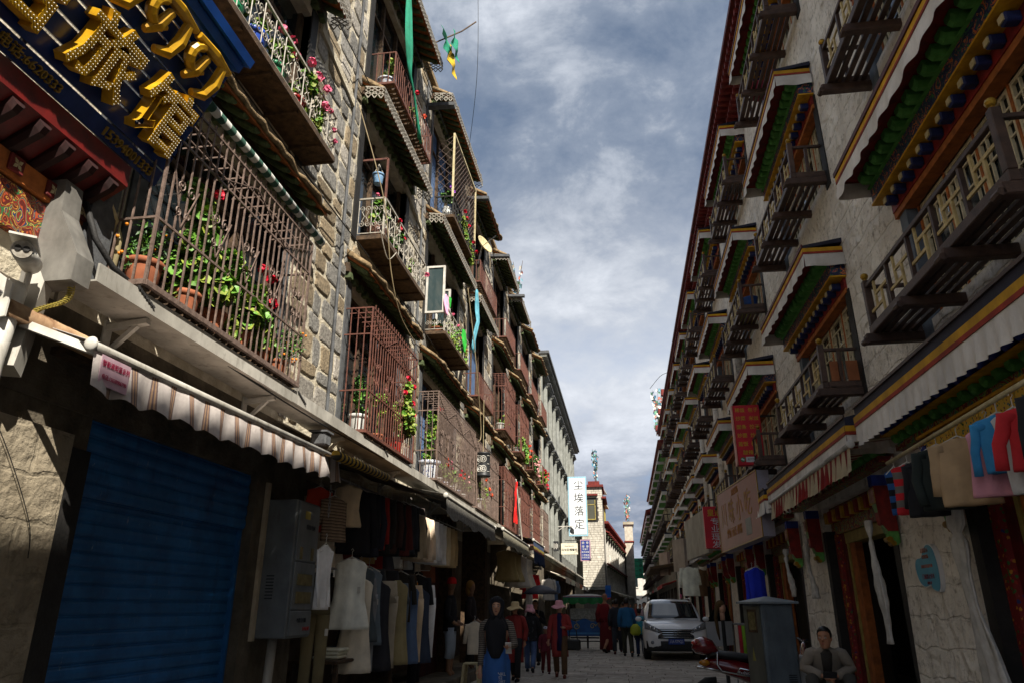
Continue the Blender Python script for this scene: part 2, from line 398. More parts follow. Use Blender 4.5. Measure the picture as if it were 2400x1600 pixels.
def eave(bld, y0, y1, z, xw=-3.6, xo=-3.25, rise=.25, lace_trim=False, indiv=True, sx=1, mr=None, mb=None):
    """overhanging clay eave with painted rafters; outer lower edge at z"""
    th = .05; b = MB(); ang = math.atan2(rise, abs(xo - xw)); n = 12
    def slab(xa, za, xb, zb, t, m, name):
        s = MB(); s.prism([(xa, za), (xb, zb), (xb, zb + t), (xa, za + t)], lambda u, v: Vector((u, y0, v)), lambda u, v: Vector((u, y1, v)))
        return s.build(name, m, root)
    # root part: boarding under the clay
    s = MB(); s.prism([(xw, z + rise - .005), (xo, z), (xo, z + .03), (xw, z + rise + .03)], lambda u, v: Vector((u, y0 + .03, v)), lambda u, v: Vector((u, y1 - .03, v)))
    root = s.build('eave', mb or m_orange, bld)
    # clay slab with uneven edge
    def edge(i, t):
        return .012 * math.sin(i * 2.3 + y0 * 7) + .01 * math.sin(i * 5.1 + t) + .008 * math.sin(i * 11.7)
    rings = []; N = max(8, int((y1 - y0) / .12))
    for i in range(N + 1):
        yy = y0 + (y1 - y0) * i / N; e = edge(i, 0)
        rings.append([Vector((xw, yy, z + rise + .032)), Vector((xo + (.02 + e) * (1 if xo > xw else -1), yy, z + .032 + e * .4)), Vector((xo + (.045 + e) * (1 if xo > xw else -1), yy, z + .065 + e)), Vector((xo + (.02 + e) * (1 if xo > xw else -1), yy, z + .1 + e)), Vector((xw, yy, z + rise + .12 + e))])
    s = MB(); s.loft(rings); s.build('clay_edge', m_mud, root, True)
    # rafters
    k = max(3, int((y1 - y0) / .21)); key = (mr.name if mr else 'g', round(abs(xo - xw), 2))
    if key not in _RM: _RM[key] = rafter_mesh(abs(xo - xw) * .93 / math.cos(ang), .09, .055, mr or m_dgreen, 'rafter')
    jn = MB()
    for i in range(k):
        yy = y0 + (y1 - y0) * (i + .5) / k
        if indiv: put('rafter', _RM[key], root, (xw, yy, z + rise - .008), (0, ang if xo > xw else 0, 0 if xo > xw else math.pi), (1, 1, 1)) if xo > xw else put('rafter', _RM[key], root, (xw, yy, z + rise - .008), (0, ang, math.pi))
        else: jn.prism([(-.04, 0), (.04, 0), (.04, -.07), (-.04, -.07)], lambda u, v: Vector((xw, yy + u, z + rise - .008 + v)), lambda u, v: Vector((xo - (xo - xw) * .07, yy + u, z + .01 + v)))
    if not indiv: tag(jn.build('rafters', mr or m_dgreen, root), kind='stuff')
    s = MB(); s.box(*sorted((xw, xw + (xo - xw) * .18)), y0 + .02, y1 - .02, z + .02, z + rise - .1); s.build('wall_plate', m_dwood, root)
    s = MB()
    for i in range(k * 1):
        yy = y0 + (y1 - y0) * (i + .5) / k; s.box(*sorted((xw, xw + (xo - xw) * .24)), yy - .05, yy + .05, z - .06, z + .02)
    tag(s.build('lower_rafter_ends', mr or m_dgreen, root), kind='stuff')
    if lace_trim:
        s = MB(); f = 1 if xo > xw else -1; x = xo + .05 * f
        lace(s, (x, y0, z + .06), (x, y1, z + .06), .2); lace(s, (xw + .1 * f, y0 - .02, z + .11), (x, y0 - .02, z + .06), .2); lace(s, (xw + .1 * f, y1 + .02, z + .11), (x, y1 + .02, z + .06), .2)
        s.build('lace_trim', m_wiron, root)
    return root
def window(bld, y0, y1, z0, z1, xw=-3.6, f=1, deep=.16, nm=3, mf=None, curtain=True, jamb=m_black, jw=.17):
    """recessed window, painted surround, mullions, panes"""
    mf = mf or m_dwood; xi = xw - deep * f; X = lambda a, b: sorted((a, b))
    s = MB(); s.box(*X(xi - .03 * f, xi), y0, y1, z0, z1); root = s.build('window', m_glass, bld)
    s = MB(); t = .07
    s.box(*X(xi, xi + .06 * f), y0, y1, z1 - t, z1); s.box(*X(xi, xi + .06 * f), y0, y1, z0, z0 + t)
    for i in range(nm + 1):
        yy = y0 + (y1 - y0 - t) * i / nm; s.box(*X(xi + .002 * f, xi + .062 * f), yy, yy + t, z0 + t, z1 - t)
    zz = z0 + (z1 - z0) * .72; s.box(*X(xi + .001 * f, xi + .045 * f), y0 + t, y1 - t, zz, zz + .05)
    s.build('window_frame', mf, root)
    if curtain:
        c = MB(); k = int((y1 - y0) / .05); yc0 = y0 + .1; yc1 = y0 + (y1 - y0) * random.choice((.4, .5, .9))
        c.sheet(k, 1, lambda u, v: (xi + .012 * f + .009 * f * math.sin(u * k * 2.4), yc0 + (yc1 - yc0) * u, z0 + .08 + (z1 - z0 - .16) * v), .003, (f, 0, 0)); c.build('curtain', random.choice(m_curt), root)
    if jamb:
        for a, b2 in ((y0 - jw, y0), (y1, y1 + jw)):
            s = MB(); s.prism([(a, z0 - .1), (b2, z0 - .1), (b2, z1 + .05), (a, z1 + .05)], lambda u, v: Vector((xw - .19 * f, u, v)), lambda u, v: Vector((xw + .02 * f, u, v))); s.build('painted_jamb', jamb, root)
    return root
m_curt = [M('curtain_white', 'b9b8b0', '8f8e88', sc=5, rough=.9), M('curtain_blue', '4d6486', '394a66', sc=5, rough=.9), M('curtain_tan', 'a08a62', '776544', sc=5, rough=.9)]

def balcony(bld, y0, y1, z, style, xi=-3.6, xo=-3.2, h=.62, indiv=False, mat=None, label=None):
    f = 1 if xo > xi else -1; X = lambda a, b: sorted((a, b)); r = None
    if style == 'scroll':
        m = mat or m_wiron
        s = MB(); s.box(*X(xi, xo), y0, y1, z, z + .035); root = s.build('balcony', m_dwood, bld)
        s = MB(); s.bar((xo + .004 * f, y0, z + .02), (xo + .004 * f, y1, z + .02), .03, .07); s.bar((xi, y0 - .004, z + .02), (xo, y0 - .004, z + .02), .03, .068); s.bar((xi, y1 + .004, z + .02), (xo, y1 + .004, z + .02), .03, .068); s.build('floor_edge', m_dwood, root)
        s = MB(); k = 4
        for i in range(k): yy = y0 + (y1 - y0) * (i + .6) / (k + .2); s.box(*X(xi, xo - .02 * f), yy, yy + .04, z - .03, z)
        s.build('floor_rib', m_dwood, root)
        s = MB(); t = .02; p = [(xi, y0), (xo - .01 * f, y0), (xo - .01 * f, y1), (xi, y1)]
        for a, b2 in zip(p, p[1:]):
            s.bar((*a, z + h), (*b2, z + h), t * 1.3); s.bar((*a, z + .09), (*b2, z + .09), t * .7)
        for a in p[1:3]: s.bar((*a, z + .03), (*a, z + h), t * 1.3)
        s.build('railing', m, root)
        s = MB()
        for a, b2 in zip(p, p[1:]): rail_scrolls(s, (*a, z + .1), (*b2, z + .1), h - .12)
        s.build('scrollwork', m, root)
    elif style in ('bars', 'cage'):
        m = mat or m_rust; sp = .1 if style == 'bars' else .1; t = .012
        s = MB(); s.bar((xo, y0, z + .02), (xo, y1, z + .02), .035, .04); s.bar((xi, y0, z + .02), (xo, y0, z + .02), .035, .039); s.bar((xi, y1, z + .02), (xo, y1, z + .02), .035, .039)
        zs = [z + h] if style == 'bars' else [z + h * .33, z + h * .78, z + h]
        for q in zs:
            e = t * 1.5; s.bar((xo, y0, q), (xo, y1, q), e); s.bar((xi, y0, q), (xo, y0, q), e * .99); s.bar((xi, y1, q), (xo, y1, q), e * .99)
        for yy in (y0, y1): s.bar((xo, yy, z), (xo, yy, z + h), t * 1.7)
        if style == 'cage':
            k = max(2, round((y1 - y0) / .62)); st = (y1 - y0) / k
            for i in range(k): 
                a = y0 + st * i; sg = i % 2
                s.bar((xo + .012 * f, a, z + h * (.78 if sg else .95)), (xo + .012 * f, a + st, z + h * (.95 if sg else .78)), t * .9, t * .5)
        root = s.build('balcony' if style == 'bars' else 'window_cage', m, bld)
        n = max(3, int((y1 - y0) / sp)); jn = MB()
        zt = z + h
        for i in range(1, n):
            yy = y0 + (y1 - y0) * i / n
            if indiv: bx('bar', root, m, xo - t / 2, xo + t / 2, yy - t / 2, yy + t / 2, z + .04, zt + (.07 if style == 'cage' else 0))
            else: jn.box(xo - t / 2, xo + t / 2, yy - t / 2, yy + t / 2, z + .04, zt)
        for yy in (y0, y1):
            for i in range(1, 4):
                xx = xi + (xo - xi) * i / 4
                if indiv: bx('bar', root, m, xx - t / 2, xx + t / 2, yy - t / 2, yy + t / 2, z + .04, zt)
                else: jn.box(xx - t / 2, xx + t / 2, yy - t / 2, yy + t / 2, z + .04, zt)
        if style == 'cage':
            k = max(3, int((y1 - y0) / .16))
            for i in range(1, k): yy = y0 + (y1 - y0) * i / k; jn.box(*X(xi, xo), yy - t * .4, yy + t * .4, zt - .008, zt + .006)
            for q in (.3, .65): jn.box(xi + (xo - xi) * q - .006, xi + (xo - xi) * q + .006, y0, y1, zt + .006, zt + .016)
            sc_ = MB(); k2 = max(2, round((y1 - y0) / .5)); st = (y1 - y0) / k2
            for i in range(k2):
                cy = y0 + st * (i + .5)
                for sg in (-1, 1):
                    scroll(sc_, (xo + .014 * f, cy + sg * .07, z + h * .56), (0, 1, 0), (0, 0, 1), .055, 1.3, math.pi / 2, sg, .006, 4); scroll(sc_, (xo + .014 * f, cy + sg * .06, z + h * .43), (0, 1, 0), (0, 0, 1), .04, 1.3, -math.pi / 2, -sg, .006, 4)
                    sc_.bar((xo + .014 * f, cy, z + h * .36), (xo + .014 * f, cy + sg * .16, z + h * .6), .008, .008)
            sc_.build('scrollwork', m, root)
        if jn.v: jn.build('bars', m, root)
        n = max(4, int((y1 - y0) / .105)); jn = MB()
        for i in range(n):
            a = y0 + .02 + (y1 - y0 - .04) * i / n; w = (y1 - y0) / n * .68; q = X(xi + .01 * f, xo - .02 * f)
            if indiv: bx('floor_slat', root, m_dwood, q[0], q[1], a, a + w, z - .012 + rj(.004), z + .012)
            else: jn.box(q[0], q[1], a, a + w, z - .012, z + .012)
        if jn.v: jn.build('floor_slats', m_dwood, root)
    return root
# ------------------------------------------------------------------ left: the stone building
XL = -3.6
lb = thing('stone_building', 'four-storey rubble stone building with caged flower balconies on the left', 'building', (-5, 16, 0))
BAYS = [(4.45, 6.75), (8.78, 11.0), (12.55, 15.3), (16.55, 18.5), (20.1, 22.0), (23.4, 25.3), (26.6, 28.5), (30.0, 31.9)]
LV = [3.55, 6.41, 9.13]; ET = [5.72, 8.68, 11.6]; ZT = 12.0
wb = MB()
edges = [3.86] + [q for b in BAYS for q in b] + [33.4]
for i in range(0, len(edges), 2):
    wb.box(-4.1, XL, edges[i], edges[i + 1], 3.3, ZT)
for (a, b) in BAYS:
    for z0, z1 in ((3.3, LV[0] + .02), (5.6, LV[1] + .02), (8.5, LV[2] + .02), (11.45, ZT)): wb.box(-4.098, XL - .002, a, b, z0, z1)
wall = wb.build('wall', m_mortar, lb)
# stones
random.seed(5)
svar = []
for k in range(10):
    n = 12; out = []
    for cx_, cz_ in ((1, -1), (1, 1), (-1, 1), (-1, -1)):
        h1, h2 = random.uniform(.05, .2), random.uniform(.05, .2); ox, oz = rj(.06), rj(.06)
        if cx_ * cz_ < 0: out += [(cx_ * (.5 - h1) + ox, cz_ * .5 + oz), (cx_ * .5 + ox, cz_ * (.5 - h2) + oz), (cx_ * .5 + rj(.05), rj(.1))]
        else: out += [(cx_ * .5 + ox, cz_ * (.5 - h2) + oz), (cx_ * (.5 - h1) + ox, cz_ * .5 + oz), (rj(.1), cz_ * .5 + rj(.05))]
    s = MB(); jz = [rj(.25) for _ in range(n)]
    s.loft([[Vector((-.3, y, z)) for y, z in out], [Vector((.55 + .2 * jz[i], y * .98, z * .98)) for i, (y, z) in enumerate(out)], [Vector((1 + .25 * jz[i], y * .84, z * .84)) for i, (y, z) in enumerate(out)]])
    svar.append((s, []))
    for m in m_st:
        me = bpy.data.meshes.new('stone'); me.from_pydata(s.v, [], s.f); me.materials.append(m); svar[-1][1].append(me)
jst = [MB(), MB(), MB()]; nst = 0
def course(ya, yb, za, zb, big=1.0):
    global nst
    z = za
    while z < zb - .08:
        h = min(random.choice((.19, .25, .31, .37)) * big, zb - z); y = ya - rj(.1)
        while y < yb - .05:
            w = random.choice((.25, .34, .43, .52)) * big; y2 = min(y + w, yb + .02); ww = y2 - y
            if ww > .1 and y > ya - .02:
                k = random.randrange(10); mi = random.choices((0, 1, 2), (5, 3, 3))[0]
                hh = h * random.uniform(.78, .92); wd = ww * random.uniform(.8, .93); d = random.uniform(.012, .024)
                rot = rj(.06); pos = (XL, y + ww / 2 + rj(.01), z + h / 2 + rj(.015))
                if nst < 300 and ya < 12: put('stone', svar[k][1][mi], wall, pos, (rot, 0, 0), (d, wd, hh)); nst += 1
                else:
                    cr, sr = math.cos(rot), math.sin(rot)
                    jst[mi].add([(pos[0] + v[0] * d, pos[1] + v[1] * wd * cr - v[2] * hh * sr, pos[2] + v[1] * wd * sr + v[2] * hh * cr) for v in svar[k][0].v], svar[k][0].f)
            y = y2
        z += h
course(6.95, 8.58, 3.35, 11.9); course(11.2, 12.36, 3.5, 8.2)
course(11.2, 12.36, 8.2, 11.9)
for i in range(2, 8): course(BAYS[i][1] + .2, (BAYS[i + 1][0] if i < 7 else 33.3) - .2, 3.4, 11.9, 1.15)
course(3.9, 4.25, 3.4, 11.9)
for a, b in BAYS[:3]: course(a - .15, b + .15, 6.05, 6.36); course(a - .15, b + .15, 8.98, 9.1)
for i, j in enumerate(jst): tag(j.build('small_stones', m_st[i], wall), kind='stuff')
# cornice
MB().box(-4.2, -3.5, 3.86, 33.4, ZT, ZT + .12).build('roof_edge', m_mud, lb)
MB().box(-12, -4.1, 3.86, 33.4, 3.3, ZT - .1).build('building_core', m_mortar, lb)
MB().box(-12, -6.2, 3.86, 33.4, 0, 3.3).build('rear_wall', m_dark, lb)
# stepped pale mouldings beside the bays
for y in (8.45, 12.3, 16.2):
    MB().bar((XL + .03, y - 1.45, 8.55), (XL + .03, y - 1.45 + 1.3, 8.3), .04, .12).build('ledge', m_mortar, lb)
random.seed(21)
for i, (a, b) in enumerate(BAYS):
    for l in range(3):
        window(lb, a, b, LV[l] + .03, ET[l] - .1, nm=3 if b - a > 2 else 2, curtain=i > 1 and (i + l) % 2 == 0, jamb=m_slate if l < 1 and i < 3 else m_black)
        nearb = i < 3
        eave(lb, a - .3, b + .32, ET[l], indiv=i < 4, lace_trim=(i, l) in ((1, 1), (2, 1), (2, 2), (1, 2), (0, 1), (3, 1), (4, 2), (5, 2)), xo=-3.25 if l < 2 else -3.15)
CAGE1 = balcony(lb, 4.13, 6.63, 3.52, 'cage', h=1.62, indiv=True, mat=m_iron)
balcony(lb, 4.4, 6.94, 6.41, 'scroll', h=.62)
balcony(lb, 8.65, 10.85, 3.52, 'cage', h=1.72, indiv=True)
balcony(lb, 8.85, 11.1, 6.41, 'scroll', h=.66)
balcony(lb, 8.85, 11.05, 9.13, 'bars', h=.62, indiv=True)
balcony(lb, 12.35, 15.75, 3.52, 'cage', h=1.62, mat=m_iron)
balcony(lb, 12.6, 14.85, 6.36, 'scroll', h=.6)
balcony(lb, 13.0, 15.3, 9.13, 'scroll', h=.5, mat=m_black)
for (a, b, z, st, h, m) in [(15.95, 18.9, 3.5, 'cage', 1.55, m_iron), (16.1, 18.0, 6.1, 'bars', .58, m_rust), (16.0, 18.4, 9.0, 'bars', .6, m_rust),
        (20.0, 22.2, 3.5, 'cage', 1.65, m_rust), (20.0, 22.0, 6.2, 'cage', 1.7, m_rust), (20.2, 22.0, 9.1, 'bars', .6, m_rust),
        (23.3, 25.4, 3.5, 'cage', 1.6, m_rust), (23.2, 25.4, 6.2, 'cage', 1.6, m_rust), (23.4, 25.4, 9.1, 'bars', .6, m_rust),
        (26.5, 28.6, 3.5, 'cage', 1.6, m_rust), (26.5, 28.6, 6.2, 'bars', .8, m_rust), (26.5, 28.6, 9.1, 'bars', .6, m_rust),
        (29.9, 32.0, 3.6, 'cage', 1.6, m_iron), (29.9, 32.0, 6.2, 'bars', .8, m_rust), (29.9, 32.0, 9.1, 'bars', .7, m_rust)]:
    balcony(lb, a, b, z, st, h=h, mat=m)
# top frame over the second bay's middle balcony and the wire-mesh box of the third bay's top balcony
s = MB(); s.bar((-3.6, 8.86, 7.75), (-3.21, 8.86, 7.75), .03); s.bar((-3.21, 8.86, 7.07), (-3.21, 8.86, 7.75), .03); s.build('clothes_frame', m_rust, lb)
s = MB(); s.box(-3.24, -3.2, 12.96, 13.0, 9.6, 11.2); s.box(-3.24, -3.2, 15.3, 15.34, 9.6, 11.2); s.box(-3.241, -3.2, 13.0, 15.3, 11.16, 11.2); s.build('mesh_frame', m_cream, lb)
s = MB(); N = 16
for k in range(-8, N):
    for sg in (1, -1):
        y0_ = 13.0 + k * .14; p = []
        a0, a1 = (y0_, 9.65), (y0_ + 1.5, 11.15)
        if sg < 0: a0, a1 = (y0_, 11.15), (y0_ + 1.5, 9.65)
        t0 = max(0, (13 - a0[0]) / 1.5); t1 = min(1, (15.3 - a0[0]) / 1.5)
        if t1 > t0: s.bar((-3.22, a0[0] + 1.5 * t0, a0[1] + (a1[1] - a0[1]) * t0), (-3.22, a0[0] + 1.5 * t1, a0[1] + (a1[1] - a0[1]) * t1), .006)
s.build('wire_mesh', m_iron, lb)
s = MB()
for k in range(7):
    s.bar((-3.58, 12.98, 9.7 + k * .2), (-3.58 + .36, 12.98, 9.7 + k * .2 + .36 if k < 6 else 11.15), .006); s.bar((-3.22, 12.98, 9.7 + k * .2), (-3.58, 12.98, min(11.15, 10.06 + k * .2)), .006)
s.build('wire_mesh', m_iron, lb)
# drain spouts
for y, z in ((12.0, 11.2), (16.0, 11.4), (19.5, 11.5), (23, 11.7)): MB().bar((-3.65, y, z), (-3.0, y, z - .04), .14, .08).build('rain_spout', m_slate, lb)
for y in (8.25, 11.95): MB().tube([(-3.56, y, 11.8), (-3.56, y, 3.4)], .022, 8).build('drainpipe', m_slate, lb)
# ------------------------------------------------------------------ right: the white plastered building
XR = 3.05; XB = 2.6
def streaks(m, col, lo=.62, hi=.7, fac=.6, sc=(34, 34, 5)):
    """drips, scratches and dirt runs as marks in the paint"""
    t = m.node_tree; N = t.nodes.new; K = t.links.new; bs = t.nodes['Principled BSDF']; g = N('ShaderNodeNewGeometry'); mp = N('ShaderNodeMapping'); mp.inputs['Scale'].default_value = sc; K(g.outputs['Position'], mp.inputs[0])
    n = N('ShaderNodeTexNoise'); n.inputs['Scale'].default_value = 1; n.inputs['Detail'].default_value = 6; n.inputs['Roughness'].default_value = .7; K(mp.outputs[0], n.inputs['Vector'])
    r = N('ShaderNodeValToRGB'); r.color_ramp.elements[0].position = lo; r.color_ramp.elements[1].position = hi; r.color_ramp.elements[0].color = (0, 0, 0, 1); r.color_ramp.elements[1].color = (fac, fac, fac, 1); K(n.outputs[0], r.inputs[0])
    c = bs.inputs['Base Color'].links[0].from_socket; mx = N('ShaderNodeMix'); mx.data_type = 'RGBA'; K(r.outputs[0], mx.inputs[0]); K(c, mx.inputs[6]); mx.inputs[7].default_value = (*lin(col), 1); K(mx.outputs[2], bs.inputs['Base Color'])
def swirl(name, cols, sc=7, reps=4, dist=1.6):
    """painted cloud scrolls: banded contours of a twisted field"""
    if name in MATS: return MATS[name]
    m = bpy.data.materials.new(name); m.use_nodes = True; MATS[name] = m; t = m.node_tree; N = t.nodes.new; K = t.links.new; bs = t.nodes['Principled BSDF']; bs.inputs['Roughness'].default_value = .6
    g = N('ShaderNodeNewGeometry'); n = N('ShaderNodeTexNoise'); n.inputs['Scale'].default_value = sc; n.inputs['Detail'].default_value = 1.2; n.inputs['Distortion'].default_value = dist; K(g.outputs['Position'], n.inputs['Vector'])
    k = N('ShaderNodeMath'); k.operation = 'MULTIPLY'; K(n.outputs[0], k.inputs[0]); k.inputs[1].default_value = reps; f = N('ShaderNodeMath'); f.operation = 'FRACT'; K(k.outputs[0], f.inputs[0])
    r = N('ShaderNodeValToRGB'); r.color_ramp.interpolation = 'CONSTANT'; e = r.color_ramp.elements
    while len(e) < len(cols): e.new(.5)
    for i, (p, c) in enumerate(cols): e[i].position = p; e[i].color = (*lin(c), 1)
    K(f.outputs[0], r.inputs[0]); K(r.outputs[0], bs.inputs['Base Color']); return m
def relief(m, amt=.055, dirt=.45, joint=.22):
    """hand-thrown plaster over stone courses: ridged swirls, faint joints, dark specks in the pits"""
    t = m.node_tree; N = t.nodes.new; K = t.links.new; bs = t.nodes['Principled BSDF']
    g = N('ShaderNodeNewGeometry'); mp = N('ShaderNodeMapping'); mp.inputs['Rotation'].default_value = (0, R(90), 0); mp.vector_type = 'POINT'
    sp_ = N('ShaderNodeSeparateXYZ'); K(g.outputs['Position'], sp_.inputs[0]); cb = N('ShaderNodeCombineXYZ'); K(sp_.outputs[1], cb.inputs[0]); K(sp_.outputs[2], cb.inputs[1])
    nz = N('ShaderNodeTexNoise'); nz.inputs['Scale'].default_value = 2.2; nz.inputs['Detail'].default_value = 5; K(g.outputs['Position'], nz.inputs['Vector'])
    wv = N('ShaderNodeMix'); wv.data_type = 'VECTOR'; wv.inputs[0].default_value = .16; K(cb.outputs[0], wv.inputs[4]); K(nz.outputs['Color'], wv.inputs[5])
    br = N('ShaderNodeTexBrick'); br.inputs['Scale'].default_value = 1; br.inputs['Brick Width'].default_value = .52; br.inputs['Row Height'].default_value = .24; br.inputs['Mortar Size'].default_value = .016; br.inputs['Mortar Smooth'].default_value = .6; K(wv.outputs[1], br.inputs['Vector'])
    rg = N('ShaderNodeTexNoise'); rg.noise_type = 'RIDGED_MULTIFRACTAL'; rg.inputs['Scale'].default_value = 3.4; rg.inputs['Detail'].default_value = 7; rg.inputs['Roughness'].default_value = .62; rg.inputs['Distortion'].default_value = .8; K(g.outputs['Position'], rg.inputs['Vector'])
    ad = N('ShaderNodeMath'); ad.operation = 'MULTIPLY_ADD'; K(br.outputs['Fac'], ad.inputs[0]); ad.inputs[1].default_value = -joint; K(rg.outputs[0], ad.inputs[2])
    old = bs.inputs['Normal'].links[0].from_socket; bu = N('ShaderNodeBump'); bu.inputs['Strength'].default_value = 1; bu.inputs['Distance'].default_value = amt; K(ad.outputs[0], bu.inputs['Height']); K(old, bu.inputs['Normal']); K(bu.outputs[0], bs.inputs['Normal'])
    fine = N('ShaderNodeTexNoise'); fine.inputs['Scale'].default_value = 11; fine.inputs['Detail'].default_value = 9; fine.inputs['Roughness'].default_value = .72; K(g.outputs['Position'], fine.inputs['Vector'])
    cr = N('ShaderNodeValToRGB'); cr.color_ramp.elements[0].position = .36; cr.color_ramp.elements[1].position = .47; cr.color_ramp.elements[0].color = (1 - dirt, 1 - dirt * 1.05, 1 - dirt * 1.1, 1); cr.color_ramp.elements[1].color = (1, 1, 1, 1); K(fine.outputs[0], cr.inputs[0])
    col = bs.inputs['Base Color'].links[0].from_socket; mx = N('ShaderNodeMix'); mx.data_type = 'RGBA'; mx.blend_type = 'MULTIPLY'; mx.inputs[0].default_value = 1; K(col, mx.inputs[6]); K(cr.outputs[0], mx.inputs[7]); K(mx.outputs[2], bs.inputs['Base Color'])
m_plaster = M('rough_plaster', 'efe9dd', 'd9d1c4', sc=2.5, rough=.95, bump=2.2, bsc=7, grime=.12)
relief(m_plaster)
m_lat = M('lattice_paint', 'd2c6a6', 'b0a484', sc=12, rough=.6)
m_ylat = M('yellow_lattice', 'cbb57c', 'a48c58', sc=12, rough=.6)
m_bwood = M('dark_balcony_wood', '533f35', '392a23', sc=10, rough=.55, bump=.2, bsc=60, rnd=.16)
m_cloth = M('white_canvas', 'e6e1da', 'cdc7be', sc=3, rough=.9, grime=.28, rnd=.07)
m_yband = M('yellow_band', 'd9a520', 'b98a18', sc=6, rough=.8, rnd=.12, grime=.2)
m_rband = M('red_band', 'a63a28', '7f2a1d', sc=6, rough=.8, rnd=.15, grime=.2)
m_dkblue = M('bracket_blue', '1d2c66', '131d45', sc=8, rough=.6)
m_navy = M('navy_board', '23253a', '171826', sc=6, rough=.7)
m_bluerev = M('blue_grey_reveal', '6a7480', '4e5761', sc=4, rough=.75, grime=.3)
def pattern(name, base, cols, sc=14, rough=.65):
    """painted ornament: blotches of several colours on a ground"""
    if name in MATS: return MATS[name]
    m = bpy.data.materials.new(name); m.use_nodes = True; MATS[name] = m; t = m.node_tree; bs = t.nodes['Principled BSDF']; bs.inputs['Roughness'].default_value = rough
    g = t.nodes.new('ShaderNodeNewGeometry'); v = t.nodes.new('ShaderNodeTexVoronoi'); v.inputs['Scale'].default_value = sc; t.links.new(g.outputs['Position'], v.inputs['Vector'])
    n = t.nodes.new('ShaderNodeTexNoise'); n.inputs['Scale'].default_value = sc * 1.6; n.inputs['Detail'].default_value = 4; t.links.new(g.outputs['Position'], n.inputs['Vector'])
    s = t.nodes.new('ShaderNodeSeparateColor'); t.links.new(v.outputs['Color'], s.inputs[0])
    r = t.nodes.new('ShaderNodeValToRGB'); r.color_ramp.interpolation = 'CONSTANT'; e = r.color_ramp.elements
    while len(e) < len(cols): e.new(.5)
    for i, c in enumerate(cols): e[i].position = i / len(cols); e[i].color = (*lin(c), 1)
    t.links.new(s.outputs[0], r.inputs[0])
    k = t.nodes.new('ShaderNodeMath'); k.operation = 'ADD'; t.links.new(v.outputs['Distance'], k.inputs[0]); t.links.new(n.outputs[0], k.inputs[1])
    k2 = t.nodes.new('ShaderNodeMath'); k2.operation = 'LESS_THAN'; t.links.new(k.outputs[0], k2.inputs[0]); k2.inputs[1].default_value = .82
    mx = t.nodes.new('ShaderNodeMix'); mx.data_type = 'RGBA'; t.links.new(k2.outputs[0], mx.inputs[0]); mx.inputs[6].default_value = (*lin(base), 1); t.links.new(r.outputs[0], mx.inputs[7]); t.links.new(mx.outputs[2], bs.inputs['Base Color'])
    return m
p_frieze = swirl('flower_frieze', [(0, '1c2450'), (.45, '3c7a3c'), (.53, '1f2c60'), (.72, 'c0602c'), (.84, 'd2954a'), (.9, '1c2450')], 11, 3)
p_panel = pattern('flower_panel', 'd8b040', ['8e3a1c', '2f6a5a', '31561f', '8a2a1a', '2a5a88'], 34)
p_door = pattern('flower_strip', '7a1c1a', ['a32a22', '2f6a30', 'c4892a', '1d2c66', 'b04a40'], 22)
p_beam = swirl('scroll_beam', [(0, '6a1a14'), (.42, 'c09a34'), (.5, '4a8a3e'), (.7, '1e3a6a'), (.82, 'c09a34'), (.88, '8a241a')], 6)
p_corb = swirl('corbel_paint', [(0, '9c7636'), (.4, '6a4a22'), (.5, 'b8924c'), (.75, '4a7a50'), (.85, '8c6a30')], 22, 3)

rb = thing('plaster_building', 'white plastered building with brown balconies and painted window canopies on the right', 'building', (5, 20, 0))
RB = [(4.43, 7.25), (9.15, 12.0), (13.9, 16.7), (18.6, 21.3), (22.9, 25.5), (26.8, 29.3), (30.6, 33.1), (34.5, 36.9), (38.2, 40.6), (41.9, 44.3)]
FL = [3.93, 6.98, 10.0]; CT = [5.88, 8.78, 11.35]; ZR = 11.75
# wall: solid strips between bays and bands between storeys
wbm = MB(); RY0, RY1 = -26, 46
ed = [RY0] + [q for a, b in RB for q in (a - .02, b - .12)] + [RY1]
for i in range(0, len(ed), 2): wbm.box(XR, XR + .5, ed[i], ed[i + 1], 2.85, ZR)
for a, b in RB:
    for z0, z1 in ((2.85, FL[0] + .1), (CT[0] - .08, FL[1] + .1), (CT[1] - .08, FL[2] + .1), (CT[2] - .06, ZR)): wbm.box(XR + .001, XR + .499, a - .02, b - .12, z0, z1)
rwall = wbm.build('wall', m_plaster, rb)
MB().box(XR + .5, 14, RY0, RY1, 2.85, ZR).build('building_core', m_plaster, rb)
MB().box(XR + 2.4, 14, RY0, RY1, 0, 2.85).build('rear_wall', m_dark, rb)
PIER = [(-26, -6), (-2, 3.2), (7.1, 8.9), (12.0, 13.65), (17.0, 18.5), (21.7, 23.0), (25.9, 27.1), (29.7, 30.9), (33.5, 34.8), (37.3, 38.5), (41.0, 42.2), (44.7, 46)]
for a, b in PIER:
    s = MB(); s.prism([(a, 0), (b, 0), (b, 2.85), (a, 2.85)], lambda u, v: Vector((XR - .05 + .02 * v, u, v)), lambda u, v: Vector((XR + .5, u, v))); s.build('pier', m_plaster, rb)
# roof cornice
s = MB(); s.prism([(2.43, ZR + .02), (2.43, ZR + .13), (XR, ZR + .25), (XR, ZR - .02)], lambda u, v: Vector((u, RY0, v)), lambda u, v: Vector((u, RY1, v))); s.build('cornice', M('cornice_red', '6a2018', '45140f', sc=6, rough=.7), rb)
m_rib = M('cornice_rib', '7a251b', '511611', sc=8, rough=.7)
s = MB(); y = RY0
while y < RY1: s.box(2.5, 2.98, y, y + .09, ZR - .13, ZR - .01); s.box(2.72, 2.99, y, y + .09, ZR - .3, ZR - .17); y += .2
s.box(2.78, XR, RY0, RY1, ZR - .17, ZR - .131); s.build('cornice_ribs', m_rib, rb); tag(s and bpy.data.objects['cornice_ribs'], kind='stuff')
